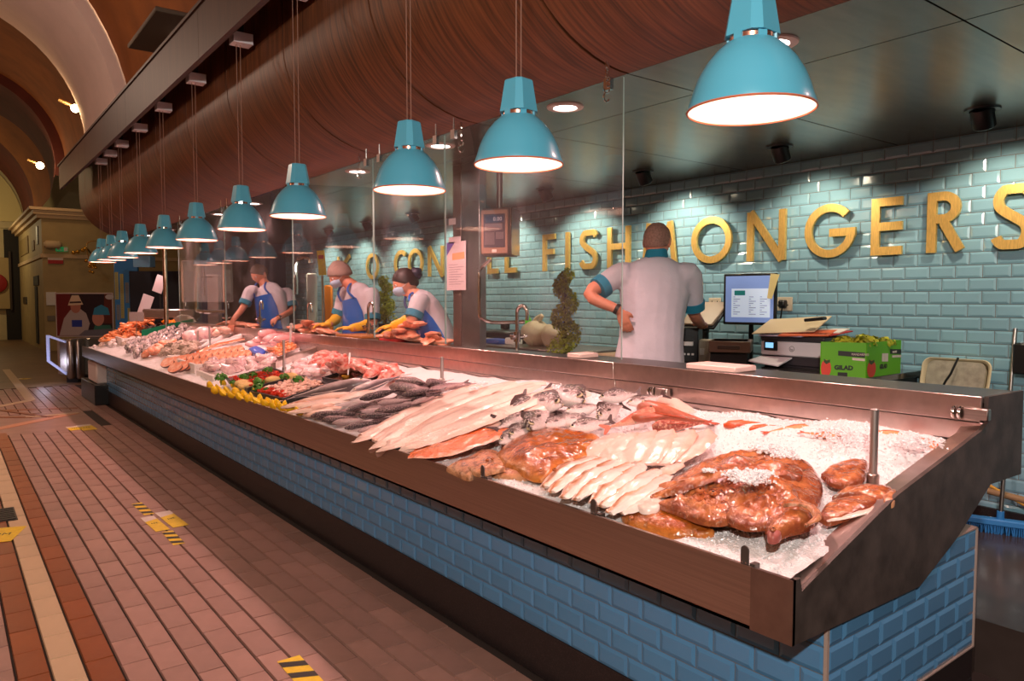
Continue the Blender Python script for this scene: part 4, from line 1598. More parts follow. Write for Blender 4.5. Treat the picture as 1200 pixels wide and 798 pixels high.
HP = [.14, .2, .4, .62, .82, .95, 1.0, .95, .7, .25]
dark = Pool([fish_proto('dark_hake', .46, .056, .042, HP, dark_m, fin_dark, b, k + 5, .14) for k, b in enumerate((0.0, 0.05, -0.04))])
dk = [((500, 458), (546, 448), .10), ((459, 453), (507, 463), .085), ((420, 468), (472, 456), .095), ((441, 473), (484, 468), .09), ((404, 481), (438, 471), .07), ((437, 483), (488, 475), .07), ((480, 474), (514, 463), .08),
      ((364, 488), (421, 484), .04), ((420, 489), (464, 485), .055), ((388, 496), (434, 491), .035), ((402, 502), (448, 493), .03), ((376, 492), (416, 489), .03), ((418, 506), (456, 496), .025), ((464, 446), (504, 449), .08),
      ((498, 447), (530, 452), .07), ((446, 479), (494, 470), .06), ((456, 490), (500, 478), .04), ((430, 497), (476, 488), .02), ((520, 455), (560, 449), .06), ((470, 462), (518, 456), .1)]
for _ in range(30):
    u, v = random.random(), random.random()
    hx, hy = 366 + 120 * u - 0 * v, 494 - 30 * u + 10 * (v - .5) * (1 + u)
    L_ = random.uniform(36, 46)
    dk.append(((hx, hy), (min(hx + L_, 562), hy - L_ * random.uniform(.1, .3)), .015 + .05 * u * random.random()))
for n, (h, t, z) in enumerate(dk):
    place(dark.get(), (*h, z), (*t, z), 'dark purplish long fish heaped between the pale fish and the white fillets', 'heap of dark purplish fish', flip=n % 3 == 0, tilt=random.uniform(-.5, .5))
sil = Pool([fish_proto('silver_fish', .5, .06, .04, HP, silver_m, fin_pale, b, k + 9, .13) for k, b in enumerate((0.0, 0.04))])
place(sil.get(), (438, 446, .085), (340, 466, .04), 'big silver salmon like fish with its dark gill towards the oil tray', 'pale fish by the lemons', flip=True)
place(sil.get(), (406, 463, .07), (470, 440, .08), 'silver fish with its forked tail up by the red meat', 'pale fish by the lemons')
for n, (a, b, z) in enumerate((((352, 470), (424, 462), .05), ((346, 477), (410, 470), .045), ((338, 484), (400, 478), .035), ((356, 487), (398, 483), .02), ((395, 470), (440, 458), .055), ((330, 478), (376, 472), .04), ((362, 480), (392, 474), .05))):
    fillet('pale_fillet', 'pale pink fish fillet lying by the lemon row, %s from the front' % ords[6 - n], 'fillet', [(*a, z), ((a[0] + b[0]) / 2, (a[1] + b[1]) / 2 - 1, z + .012), (*b, z)], [.012, .05, .055, .04, .012], [.008, .022, .025, .02, .006], [cod_m, pinkf_m, whit_m][n % 3], 'pale fillets by the lemons', seed=n * 3.1, nu=14)

# ---- lemons along the front edge
m = MB()
m.lathe([(0.0005, -.026), (.012, -.024), (.026, -.012), (.030, 0.0), (.0295, .002)], 18)
lemon = thing('lemon_half', 'lemon', 'lemon')
m.build('peel', lemon_m, lemon, smooth=60, local=True)
m = MB()
m.lathe([(.0295, .002), (.026, .0035), (.0005, .003)], 18)
m.build('flesh', lemon_f, lemon, local=True)
LR_ = [(247 + 99 * i / 10, 451 + 26.5 * i / 10) for i in range(11)] + [(252 + 99 * i / 10, 457 + 24 * i / 10) for i in range(11)] + [(262 + 90 * i / 7, 447 + 24 * i / 7) for i in range(4)]
for n, (px, py) in enumerate(LR_):
    o = lemon if n == 0 else copy_tree(lemon)
    p = surf(px, py, .03)
    o.location = p
    o.rotation_euler = (random.uniform(.5, 1.3), random.uniform(-.4, .4), random.uniform(1.0, 2.2))
    o.scale = (1.25,) * 3
    tag(o, 'yellow lemon half in the double row along the front edge by the black trays', 'lemon', 'row of lemon halves')


# ---- trays of prepared food
def tray(label, corners, h, depth, ma, name='food_tray'):
    C = [surf(x, y, h) for x, y in corners]
    cen = (C[0] + C[1] + C[2] + C[3]) / 4
    o = thing(name, label, 'tray', cen)
    m = MB()
    up = V((0, 0, 1))
    inn = [cen + (c - cen) * .93 for c in C]
    low = [cen + (c - cen) * .86 - up * depth for c in C]
    outl = [cen + (c - cen) * .9 - up * (depth + .006) for c in C]
    vs = [c + up * .006 for c in C] + [c + up * .006 for c in inn] + low + outl
    fs = []
    for k in range(4):
        l = (k + 1) % 4
        fs += [(k, l, 4 + l, 4 + k), (4 + k, 4 + l, 8 + l, 8 + k), (k, 12 + k, 12 + l, l)]
    fs += [(8, 9, 10, 11), (15, 14, 13, 12)]
    m.add(vs, fs)
    m.build('body', ma, o, smooth=0)
    return o, C, cen


def inside(C, u, v, h=0.0):
    return C[0].lerp(C[1], u).lerp(C[3].lerp(C[2], u), v) + V((0, 0, h))


tA, CA, _ = tray('black tray of parsley, breaded fish and chopped peppers nearest the lemons', [(264, 444), (317, 430), (348, 441), (289, 456)], .05, .035, blacktray)
tB, CB, _ = tray('black tray of small pink scallops with parsley', [(292, 459), (353, 442), (385, 450), (332, 468)], .05, .035, blacktray)
tC, CC, _ = tray('black tray of dark oil with a ladle below the red meat', [(377, 443), (411, 432), (437, 436), (405, 448)], .06, .05, blacktray)
m = MB()
m.quad(*[CC[k] + V((0, 0, -.012)) + (sum(CC, V((0, 0, 0))) / 4 - CC[k]) * .08 for k in range(4)])
m.build('oil', mat('dark oil', hexc(70, 48, 20), 0.1, coat=0.5), tC)
ld = thing('ladle', 'white handled ladle resting in the black oil tray', 'ladle', inside(CC, .35, .5))
p = inside(CC, .38, .55, -.0)
m = MB()
m.lathe([(.0005, -.02), (.02, -.014), (.03, .0), (.032, .008), (.028, .004), (.018, -.008), (.0005, -.012)], 16, Matrix.Translation(p))
m.build('bowl', mat('ladle amber', hexc(176, 128, 40), 0.2, coat=.5), ld, smooth=60)
m = MB()
m.tube([p + V((.02, .0, .01)), p + V((.04, .02, .1)), p + V((.06, .05, .17))], [.006, .006, .008], 8)
m.build('handle', white, ld)


def leaf_ball(mb, c, r, n=60):
    for _ in range(n):
        d = V((random.gauss(0, 1), random.gauss(0, 1), abs(random.gauss(0, .8)))).normalized()
        p = c + d * r * random.uniform(.55, 1.0)
        a = d.orthogonal().normalized()
        b = d.cross(a)
        R = Matrix.Rotation(random.uniform(0, 6.28), 3, d)
        a, b = R @ a, R @ b
        s = r * random.uniform(.22, .4)
        mb.add([p + a * s, p + b * s * .7 + d * s * .3, p - a * s, p - b * s * .7 + d * s * .3, p + d * s * .2], [(0, 1, 4), (1, 2, 4), (2, 3, 4), (3, 0, 4)])


def parsley(px, py, h, r, lab):
    p = surf(px, py, h)
    m = MB()
    leaf_ball(m, p, r)
    m.tube([p - V((0, 0, r)), p], r * .1, 5)
    tag(m.build('parsley_bunch', lime_m, smooth=0), lab, 'parsley', 'parsley garnish in the trays')


for n, (px, py, h, r, lab) in enumerate(((259, 444, .06, .055, 'parsley bunch at the left corner of the breaded fish tray'), (273, 449, .07, .03, 'parsley sprig behind the left breaded fish'), (287, 443, .08, .045, 'parsley bunch in the middle of the breaded fish tray'),
                            (296, 440, .08, .04, 'parsley bunch right of the middle one in the same tray'), (303, 449, .08, .05, 'largest parsley bunch between the breaded fish'), (314, 435, .08, .045, 'parsley bunch at the back of the breaded fish tray'),
                            (333, 443, .08, .04, 'parsley bunch at the right end of the breaded fish tray'), (302, 456, .06, .045, 'parsley bunch at the left end of the scallop tray'), (350, 447, .07, .05, 'parsley bunch at the back of the scallop tray'),
                            (312, 457, .06, .025, 'small parsley sprig by the red peppers in the scallop tray'))):
    parsley(px, py, h, r, lab)
for px, py, lab in ((288, 452, 'breaded fish piece at the front left of the parsley tray'), (320, 445, 'largest breaded fish piece in the middle of the parsley tray'), (340, 441, 'breaded fish piece at the right of the parsley tray'), (284, 449, 'small breaded piece behind the front left one')):
    p = surf(px, py, .055)
    m = MB()
    m.sphere(p, (.075, .055, .03), 14, 8, Matrix.Rotation(.6, 3, 'Z'))
    tag(m.build('breaded_fish', breaded, smooth=60), lab, 'fish cake', 'breaded fish in the tray')
m = MB()
for _ in range(260):
    p = inside(CA, random.uniform(.08, .92), random.uniform(.08, .92), random.uniform(-.015, .012))
    m.cbox((0, 0, 0), (.03, .012, .01), Matrix.Translation(p) @ Matrix.Rotation(random.uniform(0, 6), 4, 'Z') @ Matrix.Rotation(random.uniform(-.4, .4), 4, 'X'))
tag(m.build('chopped_peppers', pepper_m, smooth=0, kind='stuff'), 'chopped red and orange peppers filling the breaded fish tray', 'peppers')
m = MB()
for _ in range(420):
    p = inside(CB, random.uniform(.2, .95), random.uniform(.08, .92), random.uniform(-.015, .016))
    m.sphere(p, (random.uniform(.012, .02), random.uniform(.01, .016), .01), 6, 4)
tag(m.build('scallop_pieces', scal_m, smooth=60, kind='stuff'), 'small pale pink scallops filling the second black tray', 'scallops')
m = MB()
for _ in range(60):
    p = inside(CB, random.uniform(.05, .3), random.uniform(.1, .9), random.uniform(-.01, .014))
    m.cbox((0, 0, 0), (.035, .014, .012), Matrix.Translation(p) @ Matrix.Rotation(random.uniform(0, 6), 4, 'Z'))
tag(m.build('pepper_strips', pepper_m, smooth=0, kind='stuff'), 'red pepper strips at the end of the scallop tray', 'peppers')


# ---- lumps: red monkfish meat, squid, tuna, salmon slices, oysters ...
def lump_mesh(name, ma, r, amp, seed, flat=.7, seg=12, rings=8):
    m = MB()
    m.sphere((0, 0, 0), 1, seg, rings)
    m.v = [tuple(V((p[0] * r[0], p[1] * r[1], p[2] * r[2])) * (1 + amp * noise.noise(V(p) * 1.7 + V((seed, 0, 0))))) for p in m.v]
    return m.mesh(name, ma, 60)


def bedspot(px, py, h):
    """a point over the bed: raised until it no longer lies behind the rear plate"""
    p = surf(px, py, h)
    while (p.x > 2.86 or p.y > 13.2) and h < .5:
        h += .01
        p = surf(px, py, h)
    return p


def scatter(name, label, cat, group, meshes, spots, sc=(0.8, 1.25), tilt=.5, spin=None):
    for n, (px, py, h) in enumerate(spots):
        o = link(name, meshes[n % len(meshes)])
        o.location = bedspot(px, py, h)
        o.rotation_euler = (random.uniform(-tilt, tilt), random.uniform(-tilt, tilt), random.uniform(0, 6.28) if spin is None else spin + random.uniform(-.25, .25))
        o.scale = (random.uniform(*sc),) * 3
        tag(o, label, cat, group)


def quadspots(n, a, b, c, d, h0, h1, jit=1.0):
    """n pixel spots spread over the quad a b c d (back row a-b, front row d-c)"""
    out = []
    for i in range(n):
        u, v = random.random(), random.random()
        x = (a[0] * (1 - u) + b[0] * u) * (1 - v) + (d[0] * (1 - u) + c[0] * u) * v
        y = (a[1] * (1 - u) + b[1] * u) * (1 - v) + (d[1] * (1 - u) + c[1] * u) * v
        out.append((x, y, random.uniform(h0, h1) * (1 - .6 * abs(v - .4))))
    out.sort(key=lambda s: s[2])
    return out


redm = [lump_mesh('red_fish_meat', red_m, (.075, .045, .032), .5, k, ) for k in (1, 5, 9)]
scatter('red_fish_meat', 'red raw monkfish piece heaped against the rear wall behind the oil tray', 'fish meat', 'red monkfish pieces', redm, quadspots(46, (375, 414), (430, 424), (462, 441), (360, 432), .03, .14))
scatter('red_fish_meat', 'red raw meat piece lying right of the oil tray', 'fish meat', 'red pieces right of the oil tray', redm, quadspots(14, (428, 426), (455, 432), (470, 440), (436, 438), .03, .09))
sqm = [lump_mesh('squid_piece', squid_m, (.08, .035, .028), .4, k) for k in (2, 6)]
scatter('squid_piece', 'glossy pink white squid piece between the red meat and the black trays', 'squid', 'squid by the red meat', sqm, quadspots(30, (350, 424), (378, 425), (400, 440), (345, 438), .03, .09))
sqw = [lump_mesh('squid_piece', squid_m, (.075, .05, .03), .45, k) for k in (3, 8)]
scatter('squid_piece', 'pale squid piece spread on the ice in front of the salmon steaks', 'squid', 'pale squid on the ice', sqw, quadspots(44, (250, 420), (322, 416), (322, 428), (232, 436), .03, .075))
# salmon steaks standing in a leaning row
m = MB()
prof2 = [(.06 * math.cos(a) * (1 + .1 * math.cos(3 * a)), .05 * math.sin(a)) for a in [2 * PI * i / 18 for i in range(18)]]
prof2 = [(x * 1.25, y * 1.25) for x, y in prof2]
m.prism(prof2, Matrix.Identity(4), .024)
st = thing('salmon_steak', 'salmon', 'fish steak')
m.build('flesh', salmd_m, st, smooth=40, local=True)
m = MB()
m.loft([[V((x * k, y * k, z)) for x, y in prof2] for k, z in ((1.01, -.001), (1.04, .004), (1.04, .018), (1.01, .023))], False)
m.build('skin', skinedge, st, local=True)
for n in range(12):
    u = n / 11
    px, py = 197 + 82 * u, 426 - 15 * u
    for row in range(2):
        o = st if (n == 0 and row == 0) else copy_tree(st)
        o.location = surf(px + 9 * row, py + 6.0 * row, .045)
        d = (surf(279, 411) - surf(197, 426)).normalized()
        ax = (V((-.62, -.45, 0)) + V((0, 0, .72))).normalized()
        o.rotation_euler = ax.to_track_quat('Z', 'Y').to_euler()
        tag(o, 'orange salmon steak leaning in the double row behind the white box', 'fish steak', 'row of salmon steaks')
tun = [lump_mesh('tuna_loin', tuna_m, (.12, .05, .042), .25, k) for k in (4, 7)]
scatter('tuna_loin', 'pink tuna loin stacked at the rear by the steel dish', 'tuna', 'pink tuna loins', tun, [(302, 404, .06), (316, 403, .05), (328, 402, .05), (309, 397, .11), (322, 396, .1), (314, 391, .15), (334, 398, .05)], tilt=.15, spin=.3)
fillet('salmon_fillet', 'orange smoked fillet lying behind the salmon steaks', 'fillet', [(232, 413, .05), (255, 405, .06), (285, 398, .05)], [.03, .06, .03], [.015, .03, .015], salm_m, seed=15)
m, c = blob_mb([(291, 409), (300, 406), (311, 411), (306, 415), (296, 413)], .08, .02, amp=.01, freq=30)
tag(m.build('blue_film', blue_pl, smooth=60), 'crumpled blue plastic film beside the tuna', 'film')
td, CD, _ = tray('shallow steel dish of peeled prawns in front of the tuna', [(310, 411), (336, 401), (352, 407), (326, 419)], .08, .03, steel_in, 'steel_dish')
m = MB()
for _ in range(150):
    p = inside(CD, random.uniform(.1, .9), random.uniform(.1, .9), random.uniform(-.01, .03))
    a = random.uniform(0, 6.28)
    m.tube([p + V((.02 * math.cos(a + t), .02 * math.sin(a + t), .004 * t)) for t in (0, .7, 1.4, 2.1)], [.004, .007, .008, .006], 5)
tag(m.build('peeled_prawns', prawn_m, smooth=60, kind='stuff'), 'peeled orange prawns heaped in the steel dish', 'prawns')
p = surf(340, 402, .1)
m = MB()
m.tube([p, p + V((0, -.02, .1)), p + V((0, -.04, .2))], [.012, .013, .016], 8)
tag(m.build('serving_spoon', white), 'upright white serving spoon in the steel dish of prawns', 'spoon')
# oysters
oy = []
for k in (1, 4, 8):
    oy.append(lump_mesh('oyster', shell_m, (.065, .048, .022), .7, k, seg=14, rings=8))
scatter('oyster', 'rough grey oyster shell in the heap behind the salmon steaks', 'oyster', 'oysters', oy, quadspots(60, (205, 398), (234, 402), (222, 412), (184, 416), .03, .12))
scatter('salmon_chunk', 'orange salmon chunk between the silver fish and the oysters', 'fish', 'salmon chunks by the oysters', [lump_mesh('salmon_chunk', salmd_m, (.08, .05, .035), .3, k) for k in (2, 5)], quadspots(14, (186, 405), (205, 400), (180, 412), (165, 418), .04, .09))
# silver fish standing head up in rows
ss = [lump_mesh('silver_fish', mat('silver scale', hexc(214, 196, 192), .25, col2=hexc(64, 54, 56), vs=16, thr=(.36, .6), coat=.6), (.085, .042, .05), .45, k) for k in (3, 6, 8)]
sp = []
for r in range(4):
    for i in range(13):
        u = i / 12
        sp.append((152 + 62 * u + r * 3.5, 408 - 23 * u + r * 3.2 - 3, .10 - .02 * r))
for n, (px, py, h) in enumerate(sp):
    o = link('silver_fish', ss[n % 3])
    o.location = surf(px, py, h)
    o.rotation_euler = (0.5, -0.75 + random.uniform(-.4, .4), .9 + random.uniform(-.5, .5))
    o.location.x += random.uniform(-.03, .03)
    o.location.y += random.uniform(-.06, .06)
    tag(o, 'small silver fish with a dark back standing in the close rows by the green tray', 'fish', 'silver fish in rows')

dkb = mat('dark fish back', hexc(52, 46, 52), 0.3, coat=.5)
for n, (px, py, h) in enumerate(sp[::2]):
    o = link('dark_fish', lump_mesh('dark_fish', dkb, (.085, .02, .03), .2, 3) if n == 0 else bpy.data.meshes['dark_fish'])
    o.location = surf(px + 2, py + 1.5, h - .012)
    o.rotation_euler = (0.5, -0.75, .9)
    tag(o, 'dark backed small fish wedged between the silver ones in the rows', 'fish', 'dark fish in rows')
for (px, py, h, lab) in ((226, 394, .10, 'pale round bellied large fish left of the two by the steel posts'), (240, 390, .12, 'pale round bellied large fish right of the two by the steel posts')):
    m = MB()
    m.sphere(surf(px, py, h), (.14, .13, .09), 20, 14)
    m.v = [tuple(V(q) + V((0, 0, .02 * noise.noise(V(q) * 6)))) for q in m.v]
    o = tag(m.build('round_fish', squid_m, smooth=70), lab, 'fish', 'pale round fish')
lsil = Pool([fish_proto('long_silver_fish', .5, .045, .034, HP, silver_m, fin_pale, 0, 21, .12)])
for n, (a, b) in enumerate((((232, 407), (262, 396)), ((240, 409), (272, 397)), ((250, 407), (284, 395)), ((258, 402), (290, 391)), ((246, 400), (276, 390)), ((264, 398), (296, 390)))):
    place(lsil.get(), (*b, .07), (*a, .06), 'long silver fish by the thin steel divider, %s from the front' % ords[n], 'long silver fish')
scatter('white_shell', 'pale shell heaped at the rear right of the round fish', 'shell', 'pale shells at the rear', [lump_mesh('white_shell', scal_m, (.06, .05, .035), .3, 2)], quadspots(10, (250, 385), (275, 387), (272, 391), (250, 390), .03, .1))
# green tray with mussels, langoustines, boxes
tG, CG, _ = tray('green plastic tray of dark mussels at the far end of the counter', [(167, 392), (208, 378), (228, 381), (176, 397)], .08, .05, green_pl, 'green_tray')
m = MB()
p0_, p1_ = surf(166, 397, .05), surf(226, 383, .05)
d = (p1_ - p0_).normalized()
m.prism([(0, 0), ((p1_ - p0_).length, 0), ((p1_ - p0_).length, .13), (0, .13)], frame(p0_, d, (0, 0, 1), d.cross(V((0, 0, 1)))), .012)
m.build('front_wall', green_pl, tG)
mus = [lump_mesh('mussel', mussel_m, (.05, .025, .02), .2, k) for k in (1, 2)]
scatter('mussel', 'dark mussel in the heap at the far end behind the green tray', 'mussel', 'mussels', mus, quadspots(50, (165, 382), (200, 376), (205, 381), (165, 390), .08, .17))
lan = [lump_mesh('langoustine', prawn_m, (.11, .026, .024), .3, k) for k in (1, 5)]
scatter('langoustine', 'orange langoustine in the heap at the far end of the counter', 'langoustine', 'orange langoustines', lan, quadspots(80, (150, 381), (180, 372), (168, 392), (112, 401), .05, .14), tilt=.4)
scatter('orange_crab', 'bright orange crab claw behind the mussels', 'crab', 'crab claws', [lump_mesh('orange_crab', mat('crab orange', hexc(240, 130, 20), .35), (.09, .06, .05), .3, 2)], [(197, 378, .17), (202, 379, .16)])
scatter('whelk', 'small white and grey shellfish at the far front corner of the counter', 'shellfish', 'small shellfish', [lump_mesh('whelk', shell_m, (.05, .03, .03), .4, 2), lump_mesh('whelk', poly_m, (.04, .03, .025), .4, 5)], quadspots(40, (128, 396), (165, 393), (160, 402), (105, 407), .03, .07))


def foam_box(a, b, hgt, lab, dep=.25):
    p, q = surf(*a, .0), surf(*b, .0)
    d = (q - p).normalized()
    s_ = d.cross(V((0, 0, 1))).normalized()
    if s_.x < 0:
        s_ = -s_
    L = (q - p).length
    o = thing('foam_box', lab, 'box', p, 'white foam boxes at the front edge')
    M = frame(p, d, s_, (0, 0, 1))
    m = MB()
    m.bbox((0, 0, -.03), (L, .025, hgt), .006, M)
    m.bbox((0, 0.026, -.03), (.025, dep, hgt), .006, M)
    m.bbox((L - .025, 0.026, -.03), (L, dep, hgt), .006, M)
    m.bbox((0.026, 0.026, -.03), (L - .026, dep, .02), .006, M)
    m.build('wall', poly_m, o)
    return o


foam_box((228, 437), (196, 425), .085, 'white foam box at the front edge below the salmon steaks')
foam_box((250, 446), (230, 438), .04, 'low white foam edge piece right of the salmon box')
foam_box((143, 405), (129, 400), .11, 'white foam box at the front edge near the far end')
# price cards on sticks at the far end
for (px, py, w, h, lab) in ((160, 371, .11, .07, 'blank grey price card on a stick above the langoustines'), ):
    p = surf(px, 396, .05)
    zc = (p - EYE).dot(_cf)
    c = atZ(px, py, zc)
    o = thing('price_card', lab, 'card', p)
    m = MB()
    m.tube([p, c], .006, 6)
    m.build('stick', steel, o)
    m = MB()
    m.bbox((-w, -.004, -h), (w, .004, h), .002, Matrix.Translation(c) @ Matrix.Rotation(-.65, 4, 'Z'))
    m.build('card', mat('grey card', hexc(150, 136, 132), .5), o)
# ------------------------------------------------------------------ raised brass lettering on the tiled wall
sign = thing('wall_sign', 'large brass letters reading K O CONNELL FISHMONGERS on the tiled wall', 'sign', (WALLX, 5, 2.0))
CAPZ, BASZ, LT = 2.243, 1.868, 0.055
CH = CAPZ - BASZ


def bar(m, M, x0, y0, x1, y1, w):
    d = V((x1 - x0, y1 - y0))
    n = V((-d.y, d.x)).normalized() * w / 2
    M = M @ Matrix.Translation((0, 0, .0005 * (len(m.v) % 7)))
    m.prism([(x0 + n.x, y0 + n.y), (x0 - n.x, y0 - n.y), (x1 - n.x, y1 - n.y), (x1 + n.x, y1 + n.y)], M, 0.022)


def arc(m, M, cx, cy, rx, ry, a0, a1, w, n=26):
    o, i = [], []
    M = M @ Matrix.Translation((0, 0, .0005 * (len(m.v) % 7) + .0003))
    for k in range(n + 1):
        a = math.radians(a0 + (a1 - a0) * k / n)
        o.append((cx + rx * math.cos(a), cy + ry * math.sin(a)))
        i.append((cx + (rx - w) * math.cos(a), cy + (ry - w) * math.sin(a)))
    vs, fs = [], []
    for k in range(n + 1):
        for (x, y) in (o[k], i[k]):
            vs += [M @ V((x, y, 0)), M @ V((x, y, 0.022))]
    for k in range(n):
        a, b = 4 * k, 4 * (k + 1)
        fs += [(a + 1, b + 1, b + 3, a + 3), (a, a + 2, b + 2, b), (a, b, b + 1, a + 1), (a + 2, a + 3, b + 3, b + 2)]
    fs += [(0, 1, 3, 2), (4 * n, 4 * n + 2, 4 * n + 3, 4 * n + 1)]
    m.add(vs, fs)


def letter(ch, xl, xr):
    y0, y1 = at(xl, 290, 'x', WALLX).y, at(xr, 290, 'x', WALLX).y
    w, t, H = y0 - y1, LT, CH
    M = frame((WALLX - 0.035, y0, BASZ), (0, -1, 0), (0, 0, 1), (-1, 0, 0))
    m = MB()
    if ch == 'F':
        bar(m, M, t / 2, 0, t / 2, H, t); bar(m, M, t, H - t / 2, w, H - t / 2, t); bar(m, M, t, H * .52, w * .9, H * .52, t)
    elif ch == 'I':
        bar(m, M, w / 2, 0, w / 2, H, t)
    elif ch == 'S':
        # one continuous ribbon along an S spine
        P = [(.93, .84), (.80, .93), (.55, .965 - .0), (.28, .92), (.13, .79), (.17, .66), (.36, .565), (.62, .47), (.84, .37), (.88, .22), (.74, .085), (.48, .035), (.22, .085), (.07, .19)]
        sp = catmull([V((x * w, y * H, 0)) for x, y in P], 48)
        hw_ = t * .5
        sp = [V((min(max(q.x, hw_ * .6), w - hw_ * .6), min(max(q.y, hw_), H - hw_), 0)) for q in sp]
        vs, fs = [], []
        for k, q in enumerate(sp):
            d = (sp[min(k + 1, 48)] - sp[max(k - 1, 0)]).normalized()
            nn = V((-d.y, d.x, 0)) * hw_
            for e in (q + nn, q - nn):
                vs += [M @ e, M @ (e + V((0, 0, .022)))]
        for k in range(48):
            a_, b_ = 4 * k, 4 * (k + 1)
            fs += [(a_ + 1, b_ + 1, b_ + 3, a_ + 3), (a_, a_ + 2, b_ + 2, b_), (a_, b_, b_ + 1, a_ + 1), (a_ + 2, a_ + 3, b_ + 3, b_ + 2)]
        fs += [(0, 1, 3, 2), (192, 194, 195, 193)]
        m.add(vs, fs)
    elif ch == 'H':
        bar(m, M, t / 2, 0, t / 2, H, t); bar(m, M, w - t / 2, 0, w - t / 2, H, t); bar(m, M, t, H * .52, w - t, H * .52, t)
    elif ch == 'M':
        bar(m, M, t * .45, 0, w * .2, H, t * .9); bar(m, M, w - t * .45, 0, w * .8, H, t * .9)
        bar(m, M, w * .2, H - .01, w * .5, H * .12, t * .8); bar(m, M, w * .8, H - .01, w * .5, H * .12, t * .8)
    elif ch == 'O':
        arc(m, M, w / 2, H / 2, w / 2, H / 2, 0, 360, t, 40)
    elif ch == 'C':
        arc(m, M, H * .52, H / 2, H * .52, H / 2, 48, 312, t, 30)
    elif ch == 'G':
        arc(m, M, H * .5, H / 2, H * .5, H / 2, 42, 345, t, 34); bar(m, M, H * .5, H * .46, H * 1.0, H * .46, t); bar(m, M, H * .965 - t * .15, H * .46, H * .965 - t * .2, H * .36, t * .7)
    elif ch == 'N':
        bar(m, M, t / 2, 0, t / 2, H, t); bar(m, M, w - t / 2, 0, w - t / 2, H, t); bar(m, M, t * .5, H, w - t * .5, 0.0, t)
    elif ch == 'E':
        bar(m, M, t / 2, 0, t / 2, H, t)
        for y in (t / 2, H * .5, H - t / 2):
            bar(m, M, t, y, w, y, t)
    elif ch == 'L':
        bar(m, M, t / 2, 0, t / 2, H, t); bar(m, M, t, t / 2, w, t / 2, t)
    elif ch == 'R':
        bar(m, M, t / 2, 0, t / 2, H, t)
        arc(m, M, w * .45, H * .74, w * .5, H * .26, -90, 90, t); bar(m, M, t, H - t / 2, w * .46, H - t / 2, t); bar(m, M, t, H * .48 + t / 2, w * .46, H * .48 + t / 2, t)
        bar(m, M, w * .48, H * .5, w * .96, 0.01, t)
    elif ch == 'K':
        bar(m, M, t / 2, 0, t / 2, H, t); bar(m, M, t, H * .42, w, H, t); bar(m, M, w * .45, H * .55, w, 0, t)
    m.build('letter', gold, sign, smooth=30)


for ch, a, b in (('K', 399, 413), ('O', 432.5, 447), ('C', 465.5, 479), ('O', 482, 499.5), ('N', 505.5, 523.5), ('N', 531, 549), ('E', 556, 569), ('L', 575.5, 587.5), ('L', 596, 609.5),
                 ('F', 640.5, 655), ('I', 666, 673), ('S', 684, 704.5), ('H', 716.5, 743), ('M', 757, 798), ('O', 815, 862), ('N', 880, 925), ('G', 947.5, 1003), ('E', 1025, 1061), ('R', 1090, 1131), ('S', 1167, 1212)):
    letter(ch, a, b)

# ------------------------------------------------------------------ counter along the tiled wall
ctop = mat('dark worktop', (0.03, 0.027, 0.026), 0.18, coat=.5)
CT = 1.12
yE = at(1082, 437, 'x', WALLX).y
wc = thing('wall_counter', 'dark glossy counter along the tiled wall carrying the printer and screen', 'counter', (4.65, yE + 1, FLOOR2))
m = MB()
m.bbox((4.22, yE, CT - .04), (WALLX - .004, yE + 2.35, CT), .004)
m.build('worktop', ctop, wc)
m = MB()
m.box((4.27, yE + .03, FLOOR2), (WALLX - .01, yE + 2.32, CT - .04))
m.build('cabinet', mat('cabinet black', (.02, .018, .018), .35), wc)
for k in range(4):
    m = MB()
    m.bbox((4.25, yE + .05 + k * .575, FLOOR2 + .1), (4.27, yE + .6 + k * .575, CT - .08), .004)
    dr = m.build('door', MATS['cabinet black'], wc)
    m = MB()
    m.tube([(4.235, yE + .2 + k * .575, CT - .16), (4.235, yE + .4 + k * .575, CT - .16)], .006, 6)
    m.build('handle', steel, dr)


def on(px, py, z=CT):
    return at(px, py, 'z', z)


# green fruit box
a, b, c = on(962, 441), on(1014, 443), on(1054, 437)
up = V((0, 0, 1))
hh = .205
d_ = a + (c - b)
gx = thing('fruit_box', 'bright green cardboard fruit box with leaves on top on the dark counter', 'box', (a + c) / 2)
bg = mat('green card', hexc(96, 178, 16), 0.55)
m = MB()


def wallp(m, p, q, h, t=.006):
    d = (q - p).normalized()
    n = d.cross(up)
    m.prism([(0, 0), ((q - p).length, 0), ((q - p).length, h), (0, h)], frame(p, d, up, n), t)


